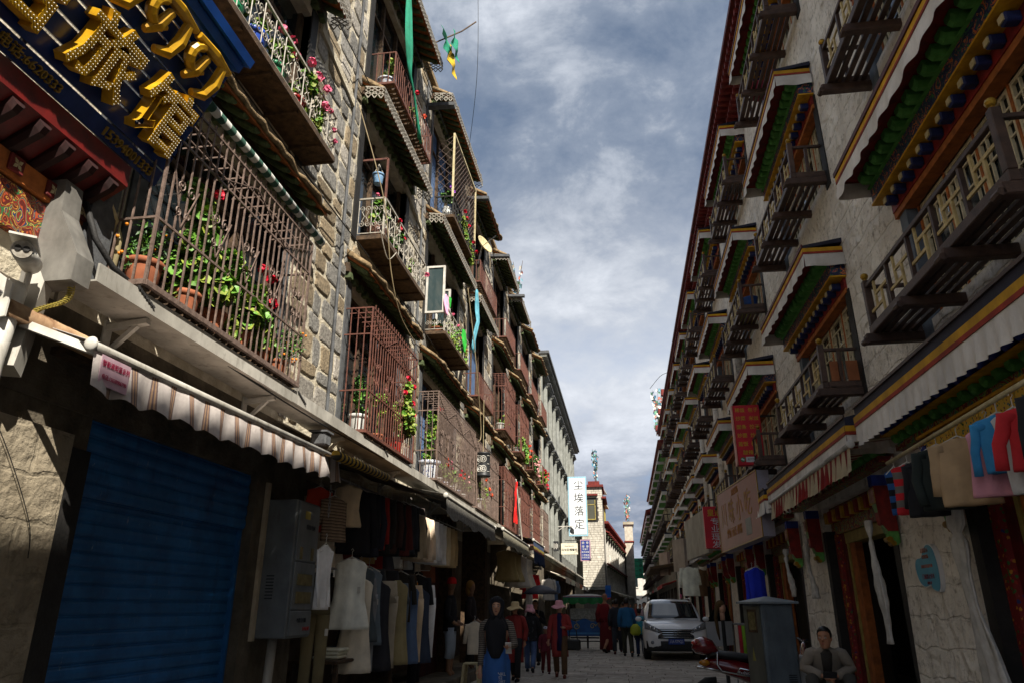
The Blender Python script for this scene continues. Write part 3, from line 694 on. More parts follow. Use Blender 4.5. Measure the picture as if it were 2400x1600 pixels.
# ---- window canopy module
def canopy(bld, y0, y1, z, xo=2.53, first=False):
    L_ = y1 - y0
    s = MB(); s.prism([(xo, z), (xo, z + .045), (XR, z + .13), (XR, z + .07)], lambda u, v: Vector((u, y0, v)), lambda u, v: Vector((u, y1, v)))
    root = s.build('window_canopy', m_navy, bld)
    s = MB(); s.bar((xo - .006, y0 - .01, z + .03), (xo - .006, y1 + .01, z + .03), .02, .05); s.build('canopy_edge', M('edge_red', '57180f', '3a100a', sc=9, rough=.6), root)
    def band(za, zb, off, m, nm, amp=.0):
        q = MB(); k = int(L_ / .045)
        q.sheet(k, 3, lambda u, v: (xo + .012 - off - amp * (v if amp else 0) * (.5 + .5 * math.sin(u * k * .95 + 1.3 * math.sin(u * 9))), y0 + L_ * u, za + (zb - za) * v * (1 + (.08 * math.sin(u * k * .5) if amp else 0))), .003, (1, 0, 0))
        k2 = 9
        q.sheet(k2, 3, lambda u, v: (xo + .012 - off + (XR - xo - .02) * u, y0 + .006 - off - amp * v * (.5 + .5 * math.sin(u * k2 * .95)), za + (zb - za) * v), .003, (0, 1, 0))
        q.sheet(k2, 3, lambda u, v: (xo + .012 - off + (XR - xo - .02) * u, y1 - .006 + off + amp * v * (.5 + .5 * math.sin(u * k2 * .95)), za + (zb - za) * v), .003, (0, -1, 0))
        return q.build(nm, m, root)
    band(z + .0, z - .055, .012, m_yband, 'yellow_band'); band(z - .055, z - .085, .012, m_rband, 'red_band'); band(z - .085, z - .27, .004, m_cloth, 'pleated_valance', .028)
    s = MB(); s.box(xo + .03, XR, y0 + .05, y1 - .05, z - .09, z - .005); s.build('soffit', m_rband if False else m_red, root)
    me = rafter_mesh(.22, .115, .11, m_green, 'green_rafter'); k = int(L_ / .195)
    for i in range(k):
        yy = y0 + .1 + (L_ - .2) * (i + .5) / k; put('green_rafter', me, root, (XR - .12, yy, z - .1), (0, 0, math.pi))
    MB().box(XR - .23, XR, y0 + .06, y1 - .06, z - .215, z - .2).build('green_moulding', m_green, root)
    MB().box(XR - .2, XR, y0 + .05, y1 - .05, z - .39, z - .218).build('painted_frieze', p_frieze, root)
    MB().box(XR - .215, XR, y0 + .05, y1 - .05, z - .412, z - .392).build('orange_moulding', m_yellow, root)
    MB().box(XR - .04, XR, y0 + .1, y1 - .1, z - .55, z - .414).build('red_ground', m_red, root)
    s = MB(); w = .12; s.box(-.5, .5, -.5, .5, -.5, .5)
    bm_ = MB().bbox(-.12, 0, -.045, .045, -.045, .045, .012); bm_.k = 1; bm_.box(-.132, -.121, -.035, .035, -.028, .03); me2 = bpy.data.meshes.new('blue_bracket'); me2.from_pydata(bm_.v, [], bm_.f); me2.materials.append(m_dkblue); me2.materials.append(m_cream); me2.polygons.foreach_set('material_index', bm_.mi)
    k = int(L_ / .25)
    for i in range(k): put('blue_bracket', me2, root, (XR - .035, y0 + .15 + (L_ - .3) * (i + .5) / k, z - .475))
    MB().box(XR - .03, XR + .1, y0 + .1, y1 - .1, z - .62, z - .552).build('orange_board', m_orange, root)
    return root
def shift(o, dy, dz): o.location = o.location + Vector((0, dy, dz))
# ---- lattice sash
def sash_mesh(w, h):
    s = MB(); t = .035; d = .03
    s.box(0, d, 0, t, 0, h); s.box(0, d, w - t, w, 0, h); s.box(.001, d - .001, t, w - t, 0, t); s.box(.001, d - .001, t, w - t, h - t, h)
    q = .018; m1 = w * .22
    for a in (m1, w - m1): s.box(.003, d - .004, a - q / 2, a + q / 2, t, h - t)
    for zz in (h * .12, h * .30, h * .70, h * .88): s.box(.004, d - .005, t, w - t, zz - q / 2, zz + q / 2)
    for zz in (h * .2, h * .5, h * .79):
        s.box(.005, d - .006, t, m1, zz - q / 2, zz + q / 2); s.box(.005, d - .006, w - m1, w - t, zz - q / 2, zz + q / 2)
    for zz in (h * .21, h * .79): s.box(.006, d - .007, w * .5 - q / 2, w * .5 + q / 2, zz - h * .09, zz + h * .09)
    me = bpy.data.meshes.new('lattice_sash'); me.from_pydata(s.v, [], s.f); me.materials.append(m_lat); return me
_SA = {}
def rwindow(bld, y0, y1, z0, z1):
    s = MB(); s.box(XR + .14, XR + .17, y0, y1, z0, z1); root = s.build('lattice_window', m_glass, bld)
    n = 4; w = (y1 - y0 - .04) / n; key = (round(w, 2), round(z1 - z0, 2))
    if key not in _SA: _SA[key] = sash_mesh(w - .03, z1 - z0 - .04)
    for i in range(n): put('lattice_sash', _SA[key], root, (XR + .105, y0 + .035 + w * i, z0 + .02))
    for a, b in ((y0 - .2, y0), (y1, y1 + .2)):
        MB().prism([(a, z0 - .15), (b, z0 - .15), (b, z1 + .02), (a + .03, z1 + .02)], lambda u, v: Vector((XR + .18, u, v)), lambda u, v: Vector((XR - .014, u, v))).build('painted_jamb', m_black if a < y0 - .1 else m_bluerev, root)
    MB().box(XR + .02, XR + .16, y0, y1, z0 - .08, z0).build('sill', m_bwood, root)
    for i in range(5):
        yy = y0 + (y1 - y0) * i / 4; MB().box(XR + .095, XR + .139, yy - .015, yy + .015, z0, z1).build('mullion', m_orange, root)
    return root
# ---- balcony module
def rbalcony(bld, y0, y1, z):
    L_ = y1 - y0; h = .58
    s = MB(); s.bbox(XB - .03, XB + .05, y0, y1, z + .06, z + .15, .008); root = s.build('balcony', m_bwood, bld)
    for i in range(4):
        yy = y0 + .04 + (L_ - .08) * i / 3
        q = MB(); q.bbox(XB - .1, XR + .02, yy - .05, yy + .05, z - .04, z + .06, .012); q.tube([(XB - .1, yy - .05, z - .015), (XB - .1, yy + .05, z - .015)], .03, 8); q.build('joist', m_bwood, root)
    for i in range(4):
        xx = XB + .07 + (XR - XB - .1) * i / 4; bx('floor_slat', root, m_bwood, xx, xx + .055, y0 + .01, y1 - .01, z + .065, z + .09)
    for yy in (y0, y1 - .07):
        q = MB(); q.bbox(XB - .025, XB + .045, yy, yy + .07, z + .15, z + h + .06, .006); p = q.build('post', m_bwood, root)
        MB().lathe([(.001, 0), (.022, .004), (.018, .014), (.033, .03), (.04, .05), (.033, .072), (.012, .086), (.001, .09)], (XB + .01, yy + .035, z + h + .062), 12).build('finial', m_gold, root)
    for zz, nm in ((z + h - .03, 'top_rail'),):
        q = MB(); q.bbox(XB - .012, XB + .032, y0 + .07, y1 - .07, zz, zz + .045, .005)
        q.bbox(XB + .045, XR, y0 + .014, y0 + .056, zz, zz + .04, .005); q.bbox(XB + .045, XR, y1 - .056, y1 - .014, zz, zz + .04, .005); q.build(nm, m_bwood, root)
    for ya in (y0 + .01, y1 - .06):
        bx('side_rail', root, m_bwood, XB + .05, XR, ya, ya + .05, z + .065, z + .149); bx('side_baluster', root, m_bwood, XB + .2, XB + .24, ya + .005, ya + .045, z + .15, z + h - .03)
    k = 5; st = (L_ - .14) / k; A = z + .15; B = z + h - .03; H = B - A
    q = MB(); y_ = MB()
    for i in range(k):
        a = y0 + .07 + st * i
        if i: q.box(XB - .008, XB + .028, a - .018, a + .018, A, B)
        y_.box(XB + .0, XB + .02, a + st * .36, a + st * .36 + .028, A, A + H * .62); y_.box(XB + .0, XB + .02, a + st * .66, a + st * .66 + .028, A + H * .36, B)
        y_.box(XB + .001, XB + .019, a + .013, a + st * .66, A + H * .62, A + H * .62 + .028); y_.box(XB + .001, XB + .019, a + st * .36 + .02, a + st - .013, A + H * .36 - .028, A + H * .36)
    tag(q.build('balusters', m_bwood, root), kind='stuff'); y_.build('lattice', m_ylat, root)
    return root
protoC = protoB = protoW = None
for i, (a, b) in enumerate(RB):
    for l in range(3):
        if i < 2 and l == 0 or protoC is None:
            pass
        if protoC is None:
            protoC = canopy(rb, 0, 3.05, 0); protoB = rbalcony(rb, 0, 2.85, 0); protoW = rwindow(rb, 0, 2.5, 0, 1.32)
            c, bb, w = protoC, protoB, protoW
        else: c, bb, w = copy_tree(protoC, rb), copy_tree(protoB, rb), copy_tree(protoW, rb)
        if (i, l) != (0, 0):
            base = (baseC, baseB, baseW)
        else: base = baseC, baseB, baseW = c.location.copy(), bb.location.copy(), w.location.copy()
        k = (b - a) / 2.85
        c.location = base[0] + Vector((0, a - .12, CT[l])); bb.location = base[1] + Vector((0, a, FL[l])); w.location = base[2] + Vector((0, a + .08, FL[l] + .02))
        c.rotation_euler = (rj(.008), rj(.012), rj(.006)); bb.rotation_euler = (rj(.008), rj(.02), rj(.008))
        for o in (c, bb, w):
            o.scale = (1, k, 1); o.location.y = a + (o.location.y - a) * k if k != 1 else o.location.y
# ------------------------------------------------------------------ right ground floor: canopies, painted beams, doors, brackets
m_khata = M('white_scarf', 'c9c6c0', 'a5a29c', sc=9, rough=.55)
m_doorred = M('door_red', '6e1612', '470e0b', sc=8, rough=.5)
m_doory = M('door_cream', 'a3924e', '7e6f38', sc=8, rough=.6)
def gcanopy(bld, y0, y1, z=3.46, xo=2.56):
    L_ = y1 - y0
    s = MB(); s.prism([(xo, z - .14), (xo, z), (XR, z + .12), (XR, z - .02)], lambda u, v: Vector((u, y0, v)), lambda u, v: Vector((u, y1, v)))
    root = s.build('shop_canopy', m_navy, bld)
    MB().bar((xo - .008, y0 - .01, z + .01), (xo - .008, y1 + .01, z + .01), .02, .03).build('canopy_edge', m_bwood, root)
    def band(za, zb, off, m, nm, amp=0., fr=1):
        q = MB(); k = int(L_ / .03)
        q.sheet(k, 3, lambda u, v: (xo - off - amp * v * (.5 + .5 * math.sin(u * L_ * 38 + 1.2 * math.sin(u * 7))), y0 + L_ * u, za + (zb - za) * v), .003, (1, 0, 0))
        for yy, d in ((y0, -1), (y1, 1)):
            q.sheet(12, 2, lambda u, v: (xo - off + (XR - xo - .02) * u, yy + d * (off + amp * v * (.5 + .5 * math.sin(u * 17))), za + (zb - za) * v), .003, (0, -d, 0))
        return q.build(nm, m, root)
    band(z - .1, z - .165, .016, m_yband, 'yellow_band'); band(z - .165, z - .205, .016, m_rband, 'red_band'); band(z - .205, z - .43, .008, m_cloth, 'pleated_valance', .035)
    # stepped painted underside
    MB().box(xo + .1, XR, y0 + .06, y1 - .06, z - .24, z - .145).build('soffit', m_red, root)
    k = int(L_ / .21); me = rafter_mesh(.2, .1, .09, m_blue, 'blue_rafter'); me2 = rafter_mesh(.16, .09, .08, m_green, 'green_rafter')
    for i in range(k):
        yy = y0 + .1 + (L_ - .2) * (i + .5) / k
        put('blue_rafter', me, root, (XR - .14, yy, z - .245), (0, 0, math.pi)); put('green_rafter', me2, root, (XR - .06, yy, z - .35), (0, 0, math.pi))
    MB().box(XR - .3, XR, y0 + .08, y1 - .08, z - .345, z - .335).build('gold_moulding', m_yellow, root)
    MB().box(XR - .17, XR, y0 + .1, y1 - .1, z - .5, z - .435).build('painted_beam', p_beam, root)
    return root
for y0, y1 in ((2.2, 8.12), (8.5, 13.38), (13.75, 17.9), (18.3, 22.4), (22.8, 26.6), (27, 30.6)): gcanopy(rb, y0, y1, 3.46 if y0 < 9 else 3.44)
# painted beam over the first shop: yellow flower panels
MB().box(XR - .2, XR + .2, 3.2, 7.3, 2.68, 2.93).build('shop_beam', m_doorred, rb)
pm = MB().bbox(-.012, .012, -.13, .13, -.09, .09, .008); pme = bpy.data.meshes.new('flower_panel'); pme.from_pydata(pm.v, [], pm.f); pme.materials.append(p_panel)
for i in range(14): put('flower_panel', pme, rb, (XR - .208, 3.35 + i * .285, 2.81))
MB().bar((XR - .22, 3.2, 2.935), (XR - .22, 7.3, 2.935), .03, .025).build('beam_moulding', m_yellow, rb); MB().bar((XR - .22, 3.2, 2.69), (XR - .22, 7.3, 2.69), .03, .02).build('beam_moulding', m_cream, rb)
MB().box(XR - .1, XR + .2, 3.2, 7.3, 2.93, 3.1).build('scroll_band', p_frieze, rb)
for i in range(16): bx('tooth_block', rb, p_corb, XR - .14, XR - .03, 3.4 + i * .235, 3.49 + i * .235, 2.55, 2.66)
# shop fronts between the piers
OP = [(3.2, 7.1), (8.9, 12.0), (13.65, 17.0), (18.5, 21.7), (23.0, 25.9), (27.1, 29.7), (30.9, 33.5), (34.8, 37.3), (38.5, 41.0), (42.2, 44.7)]
for n, (a, b) in enumerate(OP):
    fr = thing_ = MB().box(XR + .12, XR + .42, a, b, 2.45, 2.85).build('lintel', p_beam, rb)
    for q0, q1 in ((a, a + .16), (b - .16, b)): MB().box(XR - .02, XR + .42, q0, q1, .1, 2.5).build('black_jamb', m_black, fr)
    for q0, q1 in ((a + .16, a + .28), (b - .3, b - .16)): MB().box(XR + .1, XR + .4, q0, q1, .1, 2.45).build('painted_door_strip', p_door, fr)
    for q0, q1 in ((a + .28, a + .4), (b - .44, b - .3)): MB().box(XR + .16, XR + .4, q0, q1, .1, 2.45).build('door_frame', m_doorred, fr)
    MB().box(XR + .17, XR + .39, a + .4, b - .44, 2.3, 2.45).build('door_head', m_doory, fr)
    MB().box(XR + .2, XR + .3, b - .78, b - .46, .12, 2.3).build('door_leaf', m_orange, fr); MB().box(XR + .18, XR + .26, b - .52, b - .45, .12, 2.3).build('curtain_strip', m_doory, fr)
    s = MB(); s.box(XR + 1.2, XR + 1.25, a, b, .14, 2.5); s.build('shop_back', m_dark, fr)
    if n < 5:   # teeth and roll mouldings over the door
        for i in range(int((b - a) / .22)): bx('tooth_block', fr, m_yellow if i % 2 else m_rband, XR + .02, XR + .118, a + .1 + i * .22, a + .2 + i * .22, 2.62, 2.78)
# carved brackets with white scarves on both sides of each opening
def bracket(y, sc=1.0, scarf=1.1):
    x = XR - .03; d = .19
    prof = [(0, 2.72), (-d, 2.72), (-d, 2.52), (-d * .92, 2.3), (-d * .75, 2.28), (-d * .55, 2.22), (-d * .5, 2.28), (-d * .2, 2.09), (0, 2.15)]
    s = MB(); s.prism([(u, v) for u, v in prof[:6]] + [(0, 2.22)], lambda u, v: Vector((x + u, y - .058, v)), lambda u, v: Vector((x + u, y + .058, v))); root = s.build('carved_bracket', m_red, rb)
    s = MB(); s.prism([(0, 2.218), (-d * .6, 2.218), (-d * .55, 2.15), (-d * .4, 2.09), (-d * .15, 2.07), (0, 2.1)], lambda u, v: Vector((x + u, y - .054, v)), lambda u, v: Vector((x + u, y + .054, v))); s.build('bracket_foot', m_green, root)
    s = MB(); s.tube([(x - d * .55, y - .058, 2.13), (x - d * .55, y + .058, 2.13)], .035, 8); s.tube([(x - d * .38, y - .058, 2.09), (x - d * .38, y + .058, 2.09)], .03, 8); s.build('scroll_roll', m_gold, root)
    s = MB(); s.box(x - d - .012, x - d + .0, y - .058, y + .058, 2.53, 2.7); s.build('carved_face', p_corb, root)
    s = MB(); s.prism([(-.058, 2.52), (.058, 2.52), (.04, 2.32), (.03, 2.2), (-.03, 2.2), (-.04, 2.32)], lambda u, v: Vector((x - d - .014 + (2.52 - v) * .22, y + u, v)), lambda u, v: Vector((x - d + .03 + (2.52 - v) * .22, y + u, v))); s.build('green_face', M('pale_green', '7f9a6a', '5f7a4d', sc=9), root)
    for q in (-.038, 0, .038): bx('face_tooth', root, M('pale_rose', 'b08a7c', '8a6457', sc=9), x - d - .03, x - d, y + q - .015, y + q + .015, 2.54, 2.68)
    MB().box(x - d - .01, x, y - .066, y + .066, 2.722, 2.84).build('bracket_cap', m_blue, root)
    return root
def scarf(y, ztop, zbot, x, label, w=.06):
    rings = []; N = 26
    for i in range(N + 1):
        t = i / N; z = ztop + (zbot - ztop) * t; k = (1.0 + .35 * math.sin(t * 9 + y)) * (.55 if abs(t - .16) < .03 else 1) * (1.0 if t < .9 else 1.15); ww = w * k * (.8 + .5 * t)
        rings.append([Vector((x - .02 * math.sin(t * 5) + .028 * k * math.cos(a) * (1 + .45 * math.sin(7 * a + t * 5) + .2 * math.sin(t * 40 + a * 2)), y + .05 * math.sin(t * 4 + y) + ww * math.sin(a) * (1 + .12 * math.sin(9 * a + t * 7) + .06 * math.sin(t * 33)), z)) for a in [2 * math.pi * j / 30 for j in range(30)]])
    s = MB(); s.loft(rings); o = s.build('ceremonial_scarf', m_khata, None, True); tag(o, label, 'scarf', 'white scarves on the carved brackets'); return o
for y in (7.2, 8.82, 12.1, 13.55, 17.1, 18.4, 21.8, 22.9, 26, 27): bracket(y)
scarf(8.98, 2.36, 1.05, XR - .26, 'long white scarf hung from the bracket beside the open red doorway'); scarf(12.28, 2.5, 1.55, XR - .2, 'short white scarf on the bracket left of the red doorway, beside the squatting man', .045)
scarf(6.92, 2.3, .5, XR - .16, 'wide white scarf sheet hanging to the floor at the right of the cartoon-bubble sign', .13); scarf(13.85, 2.4, 1.6, XR - .2, 'small white scarf behind the large pink restaurant sign', .05)
# ------------------------------------------------------------------ left ground floor and the near corner
from mathutils.bvhtree import BVHTree
m_cement = M('stained_cement', '7a705f', '524a3d', sc=4, rough=.95, bump=1.2, bsc=18, grime=.4)
m_render = M('hand_plaster', 'a89c86', '857a66', sc=3, rough=.95, bump=2.6, bsc=7, grime=.25)
relief(m_render, .05, .3, .08)
# the pier and walls between the shops belong to the stone building
s = MB(); s.box(-4.3, XL + .02, 2.0, 4.24, .1, 2.5); s.build('plaster_pier', m_render, lb)
MB().box(-4.3, XL + .021, 4.24, 4.42, .1, 2.42).build('black_pier_edge', m_black, lb)
MB().box(-4.3, XL + .0, 2.0, 7.0, 2.66, 3.3).build('lintel_wall', m_cement, lb); MB().box(-4.3, XL - .02, 2.0, 4.42, 2.42, 2.66).build('lintel_wall', m_cement, lb)
MB().box(-4.3, XL + .015, 6.78, 7.02, .1, 2.66).build('shop_wall', m_cement, lb); MB().box(-4.3, XL - .03, 7.02, 8.0, .1, 3.3).build('shop_wall', m_cement, lb)
MB().bar((XL + .05, 3.9, 2.98), (XL + .05, 7.6, 3.02), .12, .05).build('old_beam', m_dwood, lb)
for y0, y1 in ((15.4, 15.75), (19.2, 19.5), (23.4, 23.7), (27.5, 27.9), (31.5, 33.4)): MB().box(-4.2, XL + .02, y0, y1, .1, 3.3).build('shop_post', m_dwood if y0 < 20 else m_cement, lb)
MB().box(-4.95, -4.85, 7.9, 33.4, .1, 3.3).build('shop_back', M('shop_back_wall', '6a5f54', '4a423a', sc=3, rough=.9), lb); MB().box(-6.1, -4.3, 7.95, 8.0, .1, 3.3).build('shop_partition', m_dark, lb)
m_maroon = M('maroon_panel', '4a1512', '310d0b', sc=4, rough=.8)
MB().box(-3.9, -3.84, 13.9, 15.4, .14, 2.5).build('maroon_board', m_maroon, lb)
# roller shutter
m_shut = M('shutter_blue', '2a72b4', '1f5a92', sc=5, rough=.42, grime=.35)
streaks(m_shut, 'a8b0b4', .64, .7, .5, (26, 26, 6)); streaks(m_shut, '0d1a2a', .58, .72, .6, (5, 5, 1.2))
sh = thing('roller_shutter', 'blue corrugated roller shutter between the plaster pier and the meter box', 'shutter', (XL, 5.6, .1))
prof = [(0, 0), (.004, .006), (.012, .02), (.016, .05), (.012, .078), (.004, .092), (.010, .096), (.010, .102), (0, .104)]
def slatm(l):
    q = MB(); n = len(prof); q.prism(prof + [(-.012, .104), (-.012, 0)], lambda u, v: Vector((u, -l / 2, v)), lambda u, v: Vector((u, l / 2, v))); me = bpy.data.meshes.new('slat'); me.from_pydata(q.v, [], q.f); me.materials.append(m_shut); return me
sl = slatm(2.34)
for i in range(20): put('slat', sl, sh, (XL - .13, 5.59, .12 + i * .104))
for i in range(5): put('hood_slat', sl, sh, (XL - .06, 5.59, 2.14 + i * .104))
MB().box(XL - .1, XL - .075, 4.42, 6.77, 2.13, 2.66).build('hood_board', m_shut, sh)
for y in (4.425, 6.745): MB().box(XL - .14, XL - .08, y, y + .03, .1, 2.13).build('guide_rail', m_shut, sh)
# meter box
m_mbox = M('grey_cabinet', '74797b', '5e6365', sc=4, rough=.45, grime=.25)
streaks(m_mbox, '4a453c', .56, .7, .55, (12, 12, 2.5))
mb_ = thing('meter_box', 'grey wall-mounted electricity meter box beside the blue shutter', 'meter box', (-3.4, 7.3, 1.13))
MB().bbox(-3.62, -3.25, 7.03, 7.6, 1.14, 2.46, .012).build('case', m_mbox, mb_)
MB().bbox(-3.252, -3.232, 7.07, 7.57, 1.86, 2.44, .006).build('upper_door', m_mbox, mb_); MB().bbox(-3.252, -3.232, 7.07, 7.57, 1.4, 1.85, .006).build('window_door', m_mbox, mb_); MB().bbox(-3.252, -3.232, 7.07, 7.57, 1.16, 1.39, .006).build('lower_door', m_mbox, mb_)
m_mwin = M('meter_window', '7c7350', '5c5438', sc=14, rough=.2)
for z in (1.46, 1.63): MB().box(-3.234, -3.226, 7.14, 7.5, z, z + .11).build('meter_window', m_mwin, mb_)
for y in (7.15, 7.42): MB().box(-3.234, -3.226, y, y + .06, 1.88, 2.0).build('small_window', m_mwin, mb_)
MB().box(-3.234, -3.228, 7.2, 7.32, 2.28, 2.36).build('logo_plate', M('dull_yellow', 'a89a50', '8a7d3c'), mb_)
m_ink = M('dark_ink', '2c3136', '22262a', sc=9, rough=.6)
text('国家电网', m_ink, (-3.229, 7.36, 2.2), (0, 1, 0), (0, 0, 1), .055, .001, mb_); text('电能计量箱', m_ink, (-3.229, 7.33, 1.3), (0, 1, 0), (0, 0, 1), .045, .001, mb_); text('有电危险', M('red_ink', 'b02a22'), (-3.229, 7.45, 1.22), (0, 1, 0), (0, 0, 1), .04, .001, mb_)
for i in range(8): bx('vent_slot', mb_, m_ink, -3.5, -3.42, 7.026, 7.03, 1.5 + i * .03, 1.512 + i * .03)
MB().tube([(-3.45, 7.2, 1.14), (-3.47, 7.18, .14)], .045, 10).build('conduit', m_wmetal, mb_, True)
MB().box(-3.64, -3.55, 6.96, 7.02, 1.12, 2.62).build('side_strip', M('cream_strip', 'b8ab93', '958974'), mb_)

streaks(m_wmetal, '5c5548', .54, .68, .6, (9, 9, 3)); streaks(m_white, '7a7264', .58, .72, .45, (10, 10, 3))
# white sheet-metal gutter
gt = thing('gutter', 'long white sheet-metal gutter over the ground-floor shops on the left', 'gutter', (-3.4, 10, 3.36))
def gsec(z): return [(-3.56, z), (-3.22, z), (-3.22, z + .125), (-3.235, z + .125), (-3.235, z + .012), (-3.56, z + .012)]
ys = [3.72, 6.6, 9.6, 12.6, 15.6, 18.6, 21.2]
for i, (a, b) in enumerate(zip(ys, ys[1:])):
    s = MB(); s.prism(gsec(3.36 + .006 * (i % 2)), lambda u, v: Vector((u, a, v)), lambda u, v: Vector((u, b - .006, v))); s.build('gutter_length', m_wmetal, gt)
s = MB(); s.prism([(-3.62, 3.3), (-3.26, 3.3), (-3.26, 3.48), (-3.44, 3.8), (-3.46, 4.03), (-3.62, 4.03)], lambda u, v: Vector((u, 3.56, v)), lambda u, v: Vector((u, 3.715, v))); s.build('end_box', M('shaded_old_sheet_metal', '8e8b84', '6d6a64', sc=4, rough=.6, grime=.5), gt)  # grimy sheet metal; its darker base colour stands in for shade
s = MB(); s.tube([(-3.5, 3.8, 4.0), (-3.42, 3.86, 3.75), (-3.36, 4.0, 3.6), (-3.3, 4.3, 3.5)], .022, 8); s.build('black_edge_strip', m_black, gt, True)
MB().tube([(-3.55, 3.9, 4.3), (-3.52, 4.1, 4.05), (-3.55, 4.22, 3.95), (-3.55, 4.22, 3.5)], .03, 10).build('waste_pipe', m_cream, lb, True)
for y in (4.35, 6.35, 8.2, 10.5, 13.5, 16.5):
    s = MB(); s.bar((-3.6, y, 3.3), (-3.28, y, 3.335), .05, .04); s.bar((-3.6, y, 3.08), (-3.36, y, 3.31), .035, .03); s.box(-3.605, -3.585, y - .04, y + .04, 3.04, 3.35); s.build('bracket', m_white, gt)
s = MB()
for y in (4.1, 6.7, 9.5, 12.4): 
    for k in range(7): s.bar((-3.218, y + k * .03, 3.5 - .012 * k), (-3.212, y + k * .03 + .015, 3.48 - .012 * k), .006, .02)
tag(s.build('leaf_sprigs', m_black, gt), kind='stuff')
# white post, drainpipe, camera at the corner
pp = thing('drain_pipe', 'fat white drainpipe at the left edge below the security camera', 'pipe', (-3.45, 3.25, .1)); MB().tube([(-3.42, 3.3, .1), (-3.42, 3.3, 2.72), (-3.5, 3.42, 3.2)], .075, 14).build('pipe', m_white, pp, True); MB().tube([(-3.42, 3.3, 2.4), (-3.42, 3.3, 2.45)], .085, 14).build('collar', m_white, pp, True)
po = MB(); po.bar((-3.46, 3.48, 2.7), (-3.52, 3.62, 3.36), .1, .14); tag(po.build('sheet_metal_strut', m_wmetal), 'flat white metal strut rising to the end of the gutter', 'strut')
cc = thing('security_camera', 'white bullet security camera at the left edge', 'camera', (-3.3, 3.25, 3.2))
def cyl(p, q, r, n=16): return MB().tube([p, q], r, n)
cyl((-3.42, 3.42, 3.34), (-3.2, 3.12, 3.27), .058).build('housing', m_white, cc, True); cyl((-3.205, 3.127, 3.272), (-3.195, 3.113, 3.269), .05).build('face_plate', m_wiron, cc)
for d in (-.02, .02): cyl((-3.196 + d * .8, 3.114 + d * .6, 3.275), (-3.19 + d * .8, 3.106 + d * .6, 3.273), .016, 12).build('lens', m_black, cc)
MB().bar((-3.44, 3.4, 3.4), (-3.16, 3.06, 3.33), .13, .012).build('sun_hood', m_white, cc); MB().tube([(-3.4, 3.4, 3.3), (-3.45, 3.45, 3.16), (-3.58, 3.45, 3.14)], .018, 8).build('mount', m_white, cc)
# coiled yellow cable
s = MB(); pts = []
for i in range(150):
    t = i / 150; a = t * 2 * math.pi * 22; c = Vector((-3.3, 3.62, 3.28)).lerp(Vector((-3.42, 3.52, 3.0)), t) + Vector((0, .05 * math.sin(t * 6), 0)); pts.append(c + Vector((.02 * math.cos(a), .02 * math.sin(a), 0)))
s.tube(pts, .004, 5); tag(s.build('coiled_cable', M('cable_yellow', '9a8a3a', '6b5f26', sc=30)), 'coiled yellow and black cable hanging under the end of the gutter', 'cable')

# ---- awnings
def uvmat(name, cols, reps):
    return M(name, 'ffffff', 'dcdcdc', sc=4, rough=.9, stripes=('U', 1 / reps, cols), grime=.3, bump=.4, bsc=9)
def awning(label, x, y0, y1, z, drop, mat, scal=.14, depth=.025, ragged=False, name='striped_awning', roller=None, slope=None, dz=0, m_bar=None, wav=1.0):
    t = thing(name, label, 'awning', (x, (y0 + y1) / 2, z)); L_ = y1 - y0; k = int(L_ / .035)
    Z = lambda u: z + dz * u
    def fn(u, v):
        yy = u * L_
        b = drop * (.84 + .14 * abs(math.sin(math.pi * yy / (scal * 2) + .4 * math.sin(yy * 1.7))) + .03 * math.sin(yy * 5.3)) if not ragged else drop * (.75 + .25 * abs(math.sin(yy * 19)) * (.6 + .4 * math.sin(yy * 3.7)))
        sg = 1 if x < 0 else -1
        return (x + sg * depth * v * math.sin(yy / scal * math.pi * wav + .6 * math.sin(yy * 2.1)) + sg * .02 * v, y0 + yy, Z(u) - b * v)
    s = MB(); s.sheet(k, 5, fn, .003, (-1 if x < 0 else 1, 0, 0)); s.build('valance', mat, t)
    s = MB(); s.tube([(x, y0 - .03, Z(0) + .02), (x, y1 + .03, Z(1) + .02)], .028, 12); s.build('front_bar', m_bar or m_wmetal, t, True)
    for yy, zz in ((y0 - .035, Z(0) + .02), (y1 + .035, Z(1) + .02)): MB().ball((x, yy, zz), .045, .02, .045).build('end_knob', m_white, t, True)
    if slope:
        xb, zb = slope; s = MB(); s.sheet(8, 3, lambda u, v: (x + (xb - x) * v, y0 + L_ * u, Z(u) + .045 + (zb - z - .045) * v), .004, None); s.build('cover_cloth', mat if roller is None else roller, t)
    return t
m_aw1 = uvmat('awning_stripe', ['d6ccc6', (.6, '85706e'), (.66, 'bf9c7c'), (.72, '7a6666'), (.78, 'bf9c7c'), (.84, '85706e'), (.9, 'd6ccc6')], 18)
aw1 = awning('retracted awning with beige and brown stripes and scalloped hem over the blue shutter', -3.05, 3.62, 7.5, 2.86, .26, m_aw1, .16, dz=.07, slope=(-3.5, 3.06))
s = MB(); s.tube([(-3.42, 3.3, 3.02), (-3.42, 7.5, 3.06)], .06, 14); s.build('roller', M('roller_cloth', 'a98d6c', '6a4a33', sc=7, rough=.9), aw1, True)
s = MB(); s.prism([(-3.62, 2.9), (-3.34, 2.94), (-3.34, 3.14), (-3.46, 3.22), (-3.62, 3.16)], lambda u, v: Vector((u, 3.25, v)), lambda u, v: Vector((u, 3.262, v))); s.build('end_plate', m_white, aw1)
for q in ((-3.4, 3.08), (-3.46, 3.0), (-3.4, 2.99)): MB().tube([(q[0], 3.225, q[1]), (q[0], 3.25, q[1])], .016, 8).build('bolt', m_steel, aw1)
